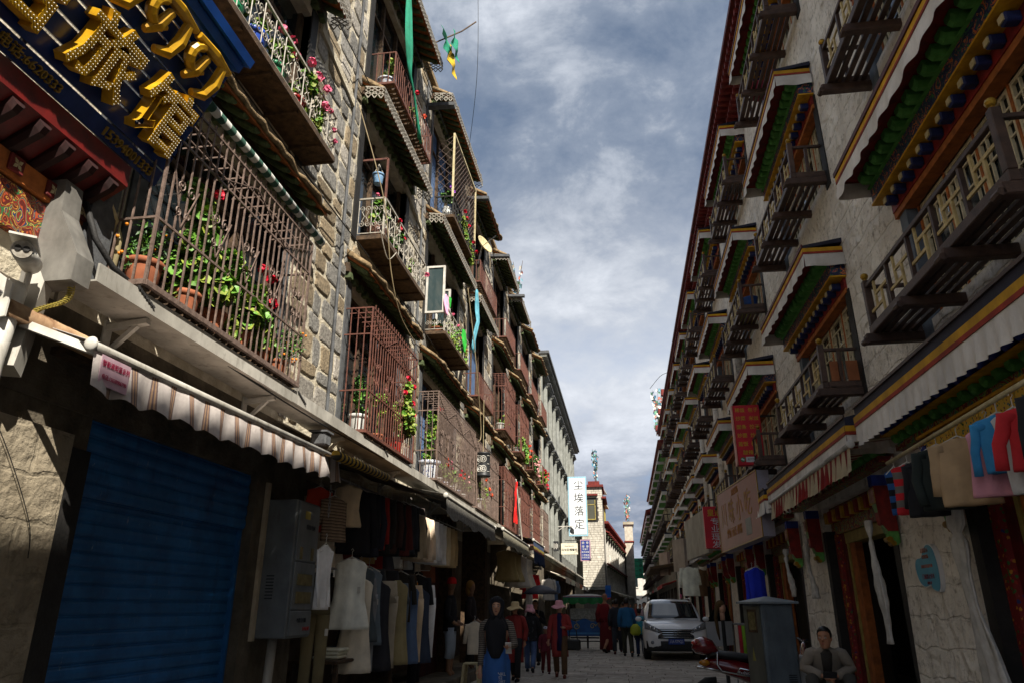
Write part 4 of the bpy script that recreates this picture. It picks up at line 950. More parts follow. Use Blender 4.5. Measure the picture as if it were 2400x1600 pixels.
MB().bar((-3.42, 3.45, 2.98), (-3.06, 3.75, 2.86), .03, .05).build('folding_arm', m_white, aw1); MB().bar((-3.42, 7.4, 3.03), (-3.06, 7.2, 2.92), .03, .05).build('folding_arm', m_white, aw1)
MB().box(-3.022, -3.016, 3.66, 3.92, 2.66, 2.84).build('cloth_label', M('label_rose', 'c9a9b4', 'b08f9c', sc=6), aw1)
m_mag = M('label_ink', 'b01a48', '8a1438'); text('智能遮阳蓬系列', m_mag, (-3.012, 3.79, 2.79), (0, 1, 0), (0, 0, 1), .042, .001, aw1, sx=.85); text('电话:13638906790', m_mag, (-3.012, 3.79, 2.71), (0, 1, 0), (0, 0, 1), .036, .001, aw1, sx=.8)
ch = MB()
for k in range(9): ch.tube([Vector((-3.05 + .012 * math.cos(a) * (k % 2), 7.36 + .012 * math.cos(a) * ((k + 1) % 2), 2.62 - k * .036 + .022 * math.sin(a))) for a in [2 * math.pi * j / 8 for j in range(9)]], .004, 5)
tag(ch.build('chain', m_steel), 'steel chain hanging from the right end of the striped awning', 'chain')
m_lacecl = M('lace_cloth', '8f8c84', '6c6962', sc=30, rough=.9, grime=.2)
awning('grey lace awning with a jagged hem under the gutter beyond the clothes rack', -2.86, 11.75, 16.4, 3.14, .34, m_lacecl, .1, .02, True, 'lace_awning', slope=(-3.55, 3.32), dz=-.05)
awning('short cream fringed awning between the grey lace awning and the blue fringed one', -2.86, 17.6, 22.4, 3.18, .36, M('fringe_cloth', 'a8a28e', '84806e', sc=20, rough=.9, grime=.2), .09, .02, True, 'fringed_awning', slope=(-3.5, 3.36), dz=-.03)
m_blf = M('blue_fringe', 'ffffff', 'cfcfcf', sc=10, rough=.85, stripes=('V', 1.0, ['33405a', (.25, '8a7a3a'), (.38, '6a3a34'), (.5, '2c3a5c')]))
awning('dark blue fringed awning with olive and red bands, left of the white vertical sign', -2.8, 23.2, 26.2, 3.4, .7, m_blf, .09, .03, False, 'fringed_awning', slope=(-3.5, 3.6))
# rolled yellow striped awning and its brown sloping canvas
t = thing('rolled_awning', 'rolled canvas awning with yellow and dark stripes beyond the shutter', 'awning', (-3.2, 9.5, 3.0))
MB().tube([(-2.86, 6.95, 2.88), (-2.86, 8.6, 2.93)], .05, 12).build('roll', M('roll_stripe', 'ffffff', 'd5d5d5', rough=.9, stripes=('Y', .11, ['a8862a', '2c2c26'])), t, True)
s = MB(); s.sheet(14, 4, lambda u, v: (-2.84 - .74 * v, 7.1 + 4.2 * u, 2.86 + .16 * u + .02 * math.sin(u * 20 + v * 3) * v + .2 * v), .006); s.build('canvas', M('brown_canvas', '6e5838', '453520', sc=5, rough=.9, stripes=('V', .12, ['8a6a34', '3a2f1c', '7a5a2c'])), t)

# ---- blue hotel sign tilted towards the street
SB = Vector((-3.34, 0, 4.45)); SU = (Vector((-2.88, 0, 5.42)) - SB).normalized(); SNn = Vector((0, 1, 0)).cross(SU)
def sp(y, t_, o=0): return SB + Vector((0, y, 0)) + SU * t_ + SNn * o
m_navyb = M('sign_navy', '1c3a7c', '142a5c', sc=5, rough=.25, spec=.6); m_signb = M('sign_blue_frame', '1f57b0', '17458f', sc=5, rough=.35)
m_gold2 = M('sign_gold', 'd2a21e', 'a87c12', sc=9, rough=.4); m_gold3 = M('dull_gold', 'a08236', '7a6226', sc=9, rough=.45)
hs = thing('hotel_sign', 'tilted blue hotel sign with big gold Chinese characters and phone numbers, top left', 'sign', (-3.2, 2.5, 4.4))
t0 = -.06
for i in range(8):
    a = t0 + i * .142; s = MB(); s.prism([(a, 0), (a + .124, 0), (a + .124, -.02), (a, -.02)], lambda u, v: sp(.2, u, v), lambda u, v: sp(4.25, u, v)); s.build('navy_board', m_navyb, hs)
for y in (.3, 1.6, 2.9, 4.15):
    s = MB(); s.bar(sp(y, -.06, -.035), sp(y, 1.1, -.035), .03, .03); s.build('frame_bar', m_slate, hs)
s = MB(); s.prism([(1.075, .05), (1.15, .05), (1.15, -.12), (1.075, -.12)], lambda u, v: sp(.2, u, v), lambda u, v: sp(4.27, u, v)); s.build('top_frame', m_signb, hs)
s = MB(); s.prism([(1.16, .09), (1.23, .09), (1.23, -.2), (1.16, -.2)], lambda u, v: sp(.2, u, v), lambda u, v: sp(4.3, u, v)); s.build('top_frame', m_signb, hs)
s = MB()
for y in (1.2, 3.9): s.bar(sp(y, .4, -.03), (-3.75, y, sp(y, .4).z), .04); s.bar(sp(y, 1.1, -.03), (-3.75, y, sp(y, 1.1).z - .2), .04)
s.build('wall_strut', m_slate, hs)
m_led = M('led_bulb', 'cfc9b4', 'b8b29c', rough=.3)
for ch_, yc in (('吉', 2.66), ('旅', 3.27), ('馆', 3.88)):
    o = text(ch_, m_gold2, sp(yc, .32, .075), (0, 1, 0), SU, .5, .05, hs, 'gold_character', bold=.018)
    vs, fs = _TX[(ch_, round(.05 / .5, 4), .018)]
    bv = BVHTree.FromPolygons([Vector(v) for v in vs], fs); d = MB()
    for ix in range(-11, 12):
        for iy in range(-11, 12):
            p = Vector((ix * .046, iy * .046, 1))
            if bv.ray_cast(p, Vector((0, 0, -1)))[0] is not None:
                c = sp(yc + p.x * .5, .32 + p.y * .5, .126); q = .006
                d.add([c + Vector((0, -q, 0)), c + SU * q, c + Vector((0, q, 0)), c - SU * q, c + SNn * .008], [(0, 3, 4), (3, 2, 4), (2, 1, 4), (1, 0, 4)])
    tag(d.build('led_bulbs', m_led, hs), kind='stuff')
def stroke(pts, w=.036):
    s = MB(); P = [sp(y, t_, .07) for y, t_ in pts]
    s.tube(P, [w * (.7 + .5 * math.sin(math.pi * min(1, i / (len(P) - 1) + .12))) for i in range(len(P))], 8, flat=1.2); s.build('tibetan_stroke', m_gold2, hs)
def arc(cy, ct, r, a0, a1, n=9): return [(cy + r * math.cos(R(a0 + (a1 - a0) * i / n)), ct + r * math.sin(R(a0 + (a1 - a0) * i / n))) for i in range(n + 1)]
for yc in (2.55, 3.05, 3.5, 3.95):
    stroke([(yc - .2, .98), (yc + .02, .99), (yc + .22, .98)], .034); stroke(arc(yc - .08, .86, .09, 100, 330)); stroke([(yc - .02, .92), (yc - .05, .78), (yc - .12, .68)]); stroke([(yc + .14, .97), (yc + .16, .82), (yc + .13, .7), (yc + .02, .64)])
for st_, yc in (('服务电话:6620333', 2.9), ('15394001333', 3.88)): text(st_, m_gold3, sp(yc, -.005, .012), (0, 1, 0), SU, .085 if yc < 3 else .098, .01, hs, 'phone_number')

# ---- the near painted building under the sign
nb = thing('painted_shop_building', 'near building with dark red painted eave under the blue hotel sign', 'building', (-5, 1, 0))
MB().box(-9, -3.62, -2, 3.85, 3.3, 8.5).build('wall', m_mortar, nb); MB().box(-9, -3.62, -2, 2.0, 0, 3.3).build('lower_wall', m_cement, nb)
s = MB(); s.prism([(-3.62, 4.02), (-3.34, 4.2), (-3.34, 4.36), (-3.62, 4.36)], lambda u, v: Vector((u, -1, v)), lambda u, v: Vector((u, 3.95, v))); s.build('red_eave', m_doorred, nb)
k = rafter_mesh(.3, .09, .08, m_rband, 'red_rafter'); k.materials[0] = M('eave_shaded_red', '2e0b08', '1d0706', sc=8)  # rafter red darkened in the colour to imitate shade under the sign
for i in range(14): put('red_rafter', k, nb, (-3.62, 1.1 + i * .21, 4.05), (0, -.5, 0))
MB().box(-3.62, -3.54, -1, 3.9, 3.86, 4.0).build('orange_board', m_orange, nb); MB().box(-3.62, -3.56, -1, 3.9, 3.56, 3.84).build('painted_panel', swirl('dragon_panel', [(0, '5a1a12'), (.3, 'b8903a'), (.36, '7a2016'), (.55, '2f6238'), (.66, 'c49a3c'), (.72, '1d3556'), (.86, 'a8481c')], 9, 3), nb)
dm = MB().bbox(-.012, .012, -.055, .055, -.055, .055, .006); dme = bpy.data.meshes.new('flower_tile'); dme.from_pydata(dm.v, [], dm.f); dme.materials.append(M('tile_red', '6a1c18', '4a120f'))
fl = MB(); 
for a in range(4): c, s_ = math.cos(a * math.pi / 2 + .78), math.sin(a * math.pi / 2 + .78); fl.add([(.014, 0, 0), (.014, c * .02 - s_ * .014, s_ * .02 + c * .014), (.014, c * .045, s_ * .045), (.014, c * .02 + s_ * .014, s_ * .02 - c * .014)], [(0, 1, 2, 3)])
fme = bpy.data.meshes.new('petal'); fme.from_pydata(fl.v, [], fl.f); fme.materials.append(m_cream)
for i, (y, z) in enumerate(((2.95, 3.94), (3.25, 3.94), (3.55, 3.94), (3.82, 3.94))): o = put('flower_tile', dme, nb, (-3.53, y, z)); put('tile_flower', fme, o, (-3.53, y, z))
s = MB(); s.box(-3.64, -3.5, 3.86, 4.1, 3.42, 5.6); s.build('grey_corner_board', m_slate, nb)
# ------------------------------------------------------------------ flower pots and things on the left balconies
m_terra = M('terracotta', 'b06a48', '8f5236', sc=9, rough=.85, grime=.2)
m_leaf = M('leaf_green', '6a9a34', '446f22', sc=9, rough=.5, spec=.4); m_leafd = M('leaf_dark', '3d6427', '24441a', sc=9, rough=.5); m_leafy = M('leaf_yellow', '8d9a3a', '5f7028', sc=9, rough=.55)
for q in (m_leaf, m_leafd, m_leafy):
    b_ = q.node_tree.nodes['Principled BSDF']; b_.inputs['Subsurface Weight'].default_value = .15; b_.inputs['Subsurface Radius'].default_value = (.01, .02, .004)
m_fred = M('petal_red', 'd8163a', 'b00c2a', sc=20, rough=.6); m_fpink = M('petal_pink', 'e0708e', 'c04a70', sc=20, rough=.6); m_fpale = M('petal_pale', 'e8b8b4', 'd08a88', sc=20, rough=.6); m_fora = M('petal_orange', 'e0562a', 'c03a18', sc=20, rough=.6); m_fpur = M('petal_purple', 'a64ad0', '8030a8', sc=20, rough=.6)
m_fruit = M('orange_fruit', 'e08a1c', 'c06a10', sc=9, rough=.35)
m_stem = M('stem', '6a7a3a', '4f5c2a', sc=9)
m_wpot = M('white_pot', 'd5d5d0', 'b4b4ae', sc=5, rough=.3); m_bwpot = pattern('blue_white_pot', 'c9ccd2', ['27408a', '1d2f6a', '3a5aa8', 'c9ccd2'], 30, .25); m_gpot = M('green_bucket', '2a8a5c', '1e6b46', rough=.35); m_bpot = M('brown_jar', '6a4a3c', '4a3228', sc=6, rough=.35); m_rpot = M('red_bucket', 'a8201c', '84160f', rough=.35); m_blkpot = M('black_pot', '2c2e30', '1e2022', rough=.5); m_bluepot = M('blue_bucket', '2c4fae', '203c88', rough=.35)
def leaf(b, c, n, up, s, k=6):
    n = n.normalized(); x = n.orthogonal().normalized(); a0 = random.random() * 6.28; q = Matrix.Rotation(a0, 3, n); x = q @ x; y = n.cross(x)
    if k == 6:
        P = [c - n * s * .12] + [c + (x * math.cos(a) + y * math.sin(a)) * s * (.5 + .06 * (i % 2)) + n * s * .05 * (i % 2) for i, a in enumerate([2 * math.pi * j / 6 for j in range(6)])]
        b.add(P, [(0, 1 + i, 1 + (i + 1) % 6) for i in range(6)])
    else:
        b.add([c, c + x * s * .45 + y * s * .22, c + x * s, c + x * s * .45 - y * s * .22, c + x * s * .5 - n * s * .08], [(0, 3, 4), (0, 4, 1), (4, 3, 2), (4, 2, 1)])
def foliage(parent, c, r, n, s, m, k=6, name='foliage'):
    b = MB(); b2 = MB(); c = Vector(c); n = int(n * 2.6)
    lumps = [(Vector((rj(.7) * r[0], rj(.7) * r[1], rj(.75) * r[2])), random.uniform(.3, .6)) for _ in range(max(3, n // 45))]
    for _ in range(n):
        o, w = random.choice(lumps); d = Vector((random.gauss(0, 1), random.gauss(0, 1), random.gauss(0, 1))).normalized()
        p = o + Vector((d.x * r[0], d.y * r[1], d.z * r[2])) * w * random.uniform(.55, 1)
        nn = (d + Vector((.3, -.3, .8))).normalized() + Vector((rj(.6), rj(.6), rj(.6)))
        leaf(b if random.random() < .66 else b2, c + p, nn, None, s * random.uniform(.6, 1.4), k)
    tag(b2.build('pale_leaves' if m is not m_leafy else 'green_leaves', {m_leaf: m_leafy, m_leafd: m_leaf, m_leafy: m_leaf}[m], parent), kind='stuff')
    return tag(b.build(name, m, parent), kind='stuff')
def bloom(parent, c, r, m, n=14):
    b = MB(); c = Vector(c)
    for _ in range(n):
        d = Vector((random.gauss(0, 1), random.gauss(0, 1), random.gauss(0, 1) + .3)).normalized(); leaf(b, c + d * r * .75, d + Vector((rj(.3), rj(.3), rj(.3))), None, r * .95, 6)
    return b.build('flower_head', m, parent)
def pot(parent, c, r, h, m, style=0):
    x, y, z = c
    P = [(.001, 0), (r * .72, 0), (r * .76, h * .04), (r * .95, h * .8), (r * .96, h * .82), (r * 1.08, h * .83), (r * 1.1, h * .97), (r * 1.04, h), (r * .92, h), (r * .88, h * .88), (.001, h * .86)] if style == 0 else [(.001, 0), (r * .6, 0), (r * .8, h * .12), (r * 1.05, h * .5), (r * .95, h * .78), (r * .75, h * .86), (r * .85, h), (r * .75, h), (r * .65, h * .88), (.001, h * .86)]
    return MB().lathe(P, (x, y, z), 16).build('pot', m, parent, True)
PLN = 0
def plant(label, y, z, fol, m=None, leafm=None, r=.1, h=.17, x=-3.38, leafs=.05, fl=(), fm=None, fr=.035, k=6, style=0, name='potted_plant', fruit=0):
    t = thing(name, label, 'plant', (x, y, z)); pot(t, (x, y, z), r, h, m or m_terra, style)
    s = MB()
    for (dx, dy, dz, rx, ry, rz, n) in fol:
        foliage(t, (x + dx, y + dy, z + dz), (rx, ry, rz), n, leafs, leafm or m_leaf, k); 
        for _ in range(3): s.tube([(x + rj(.03), y + rj(.03), z + h * .8), (x + dx * .5 + rj(.04), y + dy * .5 + rj(.04), z + (h + dz) / 2), (x + dx + rj(rx * .6), y + dy + rj(ry * .6), z + dz + rj(rz * .5))], .005, 5, cap=False)
    for (dx, dy, dz) in fl:
        c = (x + dx, y + dy, z + dz); bloom(t, c, fr, fm or m_fred); s.tube([(x + dx * .6, y + dy * .8, z + dz - .16), c], .003, 4, cap=False)
    if s.v: s.build('stems', m_stem, t)
    if fruit:
        b = MB(); dx, dy, dz, rx, ry, rz, n = fol[0]
        for _ in range(fruit): b.ball((x + dx + rj(rx), y + dy + rj(ry), z + dz + rj(rz)), .014, n=6, m=4)
        tag(b.build('orange_fruits', m_fruit, t, True), kind='stuff')
    return t
random.seed(33)
tag(MB().tube([(-3.19, 4.15, 5.3), (-3.17, 5.4, 5.28), (-3.17, 6.8, 5.24)], .04, 12).build('rolled_blind', M('blind_stripe', 'ffffff', 'dadada', rough=.9, stripes=('Y', .16, ['d0d0c8', '35584a'])), None, True), 'rolled green and white striped blind along the top of the first cage', 'blind')
Z2, Z3, Z4 = 3.54, 6.45, 9.16
# first cage
plant('terracotta pot with a small orange-fruited shrub at the near corner of the first cage', 4.3, Z2, [(0, -.02, .36, .14, .2, .2, 190)], r=.13, h=.24, leafs=.045, k=4, leafm=m_leafd, fruit=10, x=-3.36)
plant('tall bushy geranium in terracotta, tallest plant of the first cage', 4.85, Z2, [(.02, .0, .45, .14, .25, .3, 150), (.02, .1, .85, .12, .22, .35, 150)], r=.12, h=.24, leafs=.095, fl=[(.02, .22, 1.28)], fr=.055, x=-3.38)
plant('broad-leaved geranium in the middle of the first cage, left of three red blooms', 5.25, Z2, [(.04, .0, .42, .15, .25, .26, 170), (.06, .05, .72, .14, .24, .2, 120)], r=.12, h=.24, leafs=.1)
plant('light green geranium with three red blooms in the first cage', 5.68, Z2, [(.06, -.05, .4, .14, .24, .25, 170), (.08, .12, .55, .1, .16, .22, 70)], r=.12, h=.23, leafs=.095, fl=[(.13, .1, .88), (.14, .25, .85), (.15, .3, .62)], fr=.06)
plant('terracotta pot with trailing leaves, second from the far end of the first cage', 6.1, Z2, [(.05, 0, .36, .12, .2, .2, 130)], r=.11, h=.22, leafs=.085)
plant('terracotta pot with an orange-fruited shrub poking out at the far end of the first cage', 6.46, Z2, [(.12, .05, .36, .14, .16, .18, 220)], r=.11, h=.21, leafs=.04, k=4, fruit=16, leafm=m_leafd)
# balcony above it
plant('green bucket with pink geraniums at the near end of the upper white scroll balcony', 4.75, Z3, [(0, .1, .45, .14, .22, .18, 120)], m=m_gpot, r=.16, h=.3, leafs=.06, fl=[(.05, .3, .62), (.05, .05, .7)], fm=m_fpale)
plant('blue bucket plant in the upper white scroll balcony', 5.2, Z3, [(0, .05, .4, .14, .2, .16, 110)], m=m_bluepot, r=.15, h=.28, leafs=.06)
plant('green bucket with pale pink geraniums in the middle of the upper white scroll balcony', 5.65, Z3, [(.05, 0, .42, .14, .24, .2, 140)], m=m_gpot, r=.14, h=.26, leafs=.06, fl=[(.12, -.1, .66), (.12, .12, .72), (.12, .22, .62)], fm=m_fpink, fr=.055)
plant('red bucket with deep pink geraniums leaning out of the upper white scroll balcony', 6.15, Z3, [(.1, 0, .4, .14, .22, .22, 170)], m=m_rpot, r=.13, h=.25, leafs=.06, fl=[(.2, -.05, .7), (.22, .12, .64), (.24, .3, .6), (.22, .36, .42)], fm=m_fpink, fr=.06)
plant('red bucket with trailing stems at the far end of the upper white scroll balcony', 6.6, Z3, [(.12, 0, .3, .12, .2, .24, 120)], m=m_rpot, r=.11, h=.22, leafs=.05, leafm=m_leafy, fl=[(.2, .1, .5), (.22, .2, .3), (.2, .3, .22)], fm=m_fpink)
# second bay
plant('white pot plant behind wire mesh at the near end of the rust-red cage', 8.85, Z2, [(0, 0, .5, .12, .14, .3, 150)], m=m_wpot, r=.12, h=.26, leafs=.05, leafm=m_leafd)
plant('bright green plant in the middle of the rust-red cage', 9.6, Z2, [(.06, 0, .62, .1, .16, .18, 90)], r=.1, leafs=.06, fl=[(.08, .1, .86)], fm=m_fpale)
plant('large bush with red blooms bulging out of the far end of the rust-red cage', 10.45, Z2, [(.16, 0, .55, .16, .3, .3, 330), (.14, -.05, .95, .12, .18, .24, 150)], m=m_rpot, r=.13, h=.3, leafs=.055, leafm=m_leafy, fl=[(.2, -.1, 1.22), (.22, .15, 1.15), (.2, -.25, .95), (.24, .05, .85), (.22, .2, .7)], fr=.05)
plant('bushy geranium in a brown jar on the small white scroll balcony', 9.05, Z3, [(0, 0, .46, .15, .18, .22, 220)], m=m_bpot, r=.15, h=.28, leafs=.055, style=1, fl=[(0, -.08, .76), (.1, .02, .66), (-.08, 0, .6)], fm=m_fpink)
plant('orange pot of red geraniums in the small white scroll balcony', 9.6, Z3, [(.1, 0, .36, .1, .2, .2, 120)], m=M('orange_pot', 'b84a20', '8f3512', rough=.5), r=.11, leafs=.05, leafm=m_leafd, fl=[(.16, .05, .55), (.18, .2, .45), (.2, -.1, .6)], fr=.04)
plant('straggly plant with one round pink bloom at the far end of the small scroll balcony', 10.6, Z3, [(.08, 0, .28, .1, .3, .2, 60)], r=.09, leafs=.05, leafm=m_leafy, fl=[(.24, .4, .38)], fm=m_fpink, fr=.05)
plant('plant wrapped in plastic hung at the near end of the top brown-barred balcony', 9.0, Z4, [(0, 0, .4, .1, .1, .16, 90)], m=m_bwpot, r=.14, h=.16, leafs=.05, leafm=m_leafy)
plant('green plant with a red bloom halfway along the top brown-barred balcony', 9.9, Z4, [(.1, .2, .25, .1, .3, .14, 140)], r=.1, leafs=.045, fl=[(.2, .1, .72)], fr=.05)
plant('small plant with an orange bloom at the far end of the top brown-barred balcony', 10.7, Z4, [(.06, 0, .25, .08, .2, .1, 60)], r=.1, leafs=.045, fl=[(.2, -.2, .6)], fm=m_fora, fr=.05)
# third bay
plant('tall climber in a blue and white pot starting the long grey cage', 12.6, Z2, [(0, 0, .5, .12, .16, .3, 150), (0, .05, 1.0, .1, .14, .3, 100)], m=m_bwpot, r=.19, h=.36, leafs=.06, fl=[(.14, .1, 1.35)], fr=.06, x=-3.4)
for i, (y, c, nm) in enumerate(((13.2, m_fora, 'orange'), (13.7, m_fpink, 'pink'), (14.2, m_fred, 'red'), (14.75, m_fora, 'bright orange'), (15.3, m_fpale, 'pale pink'))):
    plant('small pot of %s flowers, %s plant in the long grey cage' % (nm, ('second', 'third', 'fourth', 'fifth', 'last')[i]), y, Z2, [(.08, 0, .32, .1, .2, .14, 80)], m=(m_wpot, m_bwpot)[i % 2], r=.09, h=.16, leafs=.05, leafm=m_leafy, fl=[(.16, rj(.2), .5), (.16, rj(.2), .4)], fm=c, fr=.045)
plant('small green plant in a terracotta bowl on the third scroll balcony under the laundry', 12.75, 6.39, [(0, 0, .2, .12, .12, .1, 90)], r=.13, h=.13, leafs=.04)
plant('trailing mass of flowers along the third scroll balcony', 13.8, 6.39, [(.14, -.3, .25, .1, .45, .26, 190), (.12, .45, .2, .1, .35, .24, 130)], r=.1, leafs=.05, leafm=m_leafy, fl=[(.2, -.6, .6), (.22, -.2, .5), (.2, .4, .45), (.22, .0, .3), (.2, .7, .3)], fm=m_fpink)
plant('white and black vase of purple flowers on the top balcony behind wire mesh', 13.15, Z4, [(0, 0, .52, .12, .14, .16, 130)], m=m_wpot, r=.1, h=.28, style=1, leafs=.05, leafm=m_leafd, fl=[(.1, .1, .75), (.14, .02, .66), (.06, .1, .85)], fm=m_fpur, fr=.045)
plant('yellow-green trailing plant with red blooms along the top mesh balcony', 14.3, Z4, [(.16, -.2, .25, .1, .4, .25, 170), (.16, .6, .1, .1, .3, .3, 120)], r=.1, leafs=.05, leafm=m_leafy, fl=[(.26, -.5, .55), (.26, -.3, .48), (.26, -.1, .4), (.26, .5, .3), (.26, .8, .2)], fr=.05)
# further bays
plant('pot of pink and orange flowers below the black lantern', 17.0, Z2, [(.1, .2, .4, .1, .4, .3, 150)], m=m_wpot, r=.14, h=.3, leafs=.06, leafm=m_leafy, fl=[(.2, .1, .75), (.2, .5, .6), (.2, .8, .5)], fm=m_fora, fr=.05)
plant('dark bushy plant in a grey pot left of the black lantern', 16.2, Z2, [(0, 0, .5, .12, .16, .3, 160)], m=m_blkpot, r=.15, h=.3, leafs=.07, leafm=m_leafd)
plant('brownish plant in a dark box in the tall middle-storey cage', 21.0, 6.24, [(.06, 0, .45, .14, .25, .2, 120)], m=m_blkpot, r=.18, h=.26, leafs=.06, leafm=m_leafy)
plant('white tub in the near corner of the tall middle-storey cage', 20.2, 6.24, [(0, 0, .25, .08, .1, .08, 40)], m=m_wpot, r=.12, h=.2, leafs=.05)
plant('bright green vine with orange blooms in the second middle-storey cage', 23.9, 6.24, [(.1, 0, .35, .16, .35, .25, 170), (.2, .6, .1, .12, .3, .35, 140)], m=m_bwpot, r=.15, h=.26, leafs=.07, fl=[(.3, .9, .5), (.3, 1.1, .35), (.3, .9, .1)], fm=m_fora, fr=.06)
plant('big bush of pale pink flowers on a middle-storey balcony near the grey building', 27.2, 6.24, [(.14, 0, .35, .18, .6, .3, 240)], r=.14, h=.2, leafs=.07, leafm=m_leafd, fl=[(.3 + rj(.05), rj(.7), .3 + rj(.35)) for _ in range(14)], fm=m_fpale, fr=.06)
plant('bush of pink and red flowers on the last balcony before the grey building', 30.6, 6.24, [(.14, .3, .35, .18, .6, .3, 200)], r=.14, h=.2, leafs=.08, leafm=m_leaf, fl=[(.3 + rj(.05), .3 + rj(.7), .3 + rj(.35)) for _ in range(10)], fm=m_fred, fr=.06)

# ---- laundry, cloths, lanterns, dish
def drape(name, label, cat, m, P, w, folds=3, th=.004, N=18, twist=0, nrm=None):
    """cloth hanging along the polyline P (centre line), width w per point"""
    P = [Vector(p) for p in P]; k = len(P) - 1
    def fn(u, v):
        t = v * k; i = min(int(t), k - 1); f = t - i; c = P[i].lerp(P[i + 1], f); ww = w[i] + (w[i + 1] - w[i]) * f
        d = Vector(nrm or (0, 1, 0)); d = Matrix.Rotation(twist * v, 3, 'Z') @ d; o = Vector((-d.y, d.x, 0))
        return c + d * (u - .5) * ww + o * .03 * math.sin(u * folds * 6.28 + v * 4) * min(1, ww * 4)
    b = MB(); b.sheet(12, N, fn, th); return tag(b.build(name, m, None, True), label, cat)
drape('laundry_cloth', 'pink cloth hung out to dry on the third scroll balcony', 'laundry', M('pink_cloth', 'e0a8c4', 'c888a8', rough=.9), [(-3.2, 12.62, 7.15), (-3.18, 12.6, 6.95), (-3.16, 12.52, 6.72)], [.2, .24, .2])
m_gcl = M('green_cloth', '2fae3a', '208a2a', rough=.9)
drape('laundry_cloth', 'small green cloth beside the pink laundry', 'laundry', m_gcl, [(-3.17, 12.85, 7.2), (-3.17, 12.85, 6.98)], [.12, .07]); drape('laundry_cloth', 'green cloth over the rail at the far end of the third scroll balcony', 'laundry', m_gcl, [(-3.16, 14.1, 6.98), (-3.15, 14.15, 6.75), (-3.14, 14.1, 6.5)], [.2, .3, .12])
drape('prayer_cloth', 'torn pale blue cloth strip hanging beside the third bay', 'cloth', M('teal_cloth', '5a98a8', '3f7c8c', rough=.85), [(-3.2, 15.6, 8.6), (-3.18, 15.6, 8.1), (-3.12, 15.45, 7.7), (-3.15, 15.2, 7.25), (-3.18, 15.15, 6.9)], [.18, .3, .2, .3, .45], 2)
m_tealg = M('green_flag', '1f8a6c', '166b52', rough=.85)
drape('prayer_flag', 'long twisted green cloth hanging over the top brown-barred balcony', 'flag', m_tealg, [(-3.14, 9.1, 11.3), (-3.12, 9.12, 10.8), (-3.1, 9.2, 10.2), (-3.12, 9.35, 9.75), (-3.12, 9.7, 9.5), (-3.12, 10.1, 8.95)], [.16, .26, .34, .16, .14, .22], 2)
fp = thing('roof_flag_pole', 'bare pole with green and yellow prayer cloths over the nearest roof edge', 'flag pole', (-3.2, 11, 11.7))
MB().tube([(-3.3, 10.9, 11.75), (-2.75, 11.4, 12.5), (-2.5, 11.6, 12.9)], .015, 6).build('pole', m_dwood, fp)
def flagp(parent, P, w, m): 
    b = MB(); P = [Vector(p) for p in P]; k = len(P) - 1
    def fn(u, v):
        t = v * k; i = min(int(t), k - 1); c = P[i].lerp(P[i + 1], t - i); return c + Vector((0, 1, 0)) * (u - .5) * w[i] + Vector((.03 * math.sin(u * 9 + v * 5), 0, 0))
    b.sheet(6, 10, fn, .003); return b.build('flag_cloth', m, parent)
m_yfl = M('yellow_flag', 'c9a81e', 'a88812', rough=.85)
flagp(fp, [(-3.05, 11.1, 12.2), (-2.95, 11.2, 11.95), (-2.98, 11.2, 11.7)], [.5, .5, .2], m_tealg); flagp(fp, [(-2.86, 11.3, 12.3), (-2.84, 11.3, 12.0), (-2.85, 11.3, 11.85)], [.4, .55, .4], m_tealg); flagp(fp, [(-2.93, 11.3, 11.95), (-2.9, 11.35, 11.7), (-2.9, 11.3, 11.45)], [.35, .6, .4], m_yfl)
hp = thing('hanging_pot', 'blue and white hanging planter under the second bay eave', 'planter', (-3.38, 9.0, 7.4)); pot(hp, (-3.38, 8.95, 7.38), .085, .17, pattern('speckled_blue', '6d93b8', ['4f78a0', '8fb0cc', 'c9d4de'], 60), 0)
s = MB()
for a in range(3): an = a * 2.1; s.tube([(-3.38 + .08 * math.cos(an), 8.95 + .08 * math.sin(an), 7.54), (-3.38, 8.95, 7.73)], .006, 5)
s.build('hanger', m_wiron, hp)
ln = thing('lantern', 'black cylinder lantern with white scroll pattern hanging from the cages', 'lantern', (-3.1, 16.3, 4.15))
lp_ = MB(); lp_.lathe([(.001, 0), (.17, 0), (.17, .03), (.16, .04), (.16, .5), (.17, .51), (.17, .54), (.001, .54)], (-3.08, 16.1, 4.2), 20); lp_.build('drum', m_blkpot, ln, True)
s = MB()
for sg in (-1, 1):
    for zc in (4.58, 4.36):
        for rr in (.03, .065):
            pts = []
            for j in range(17):
                a = 2 * math.pi * j / 16; an = -1.5 + sg * .0 + (rr * math.cos(a) + sg * .0) / .165; pts.append((-3.08 + .166 * math.cos(an + .25 * sg - .1), 16.1 + .166 * math.sin(an + .25 * sg - .1), zc + rr * 1.1 * math.sin(a)))
            s.tube(pts, .008, 4, cap=False)
for zc in (4.3, 4.47, 4.66):
    for a0 in (-2.4, -.8): s.tube([(-3.08 + .167 * math.cos(a0 + j * .05), 16.1 + .167 * math.sin(a0 + j * .05), zc) for j in range(9)], .009, 4, cap=False)
s.build('scroll_pattern', m_white, ln); MB().tube([(-3.08, 16.1, 4.74), (-3.08, 16.1, 6.0)], .005, 5).build('cord', m_cream, ln)
rf = thing('red_flag', 'plain red flag on a white pole in front of the rust-red cages', 'flag', (-3.05, 22.2, 3.5)); MB().tube([(-3.05, 22.4, 3.35), (-3.12, 21.6, 5.05)], .02, 8).build('pole', m_white, rf); flagp(rf, [(-3.1, 21.62, 4.98), (-3.12, 21.5, 4.6), (-3.1, 21.4, 4.1), (-3.12, 21.5, 3.75)], [.1, .3, .5, .42], M('flag_red', 'd8201c', 'b41612', rough=.8))
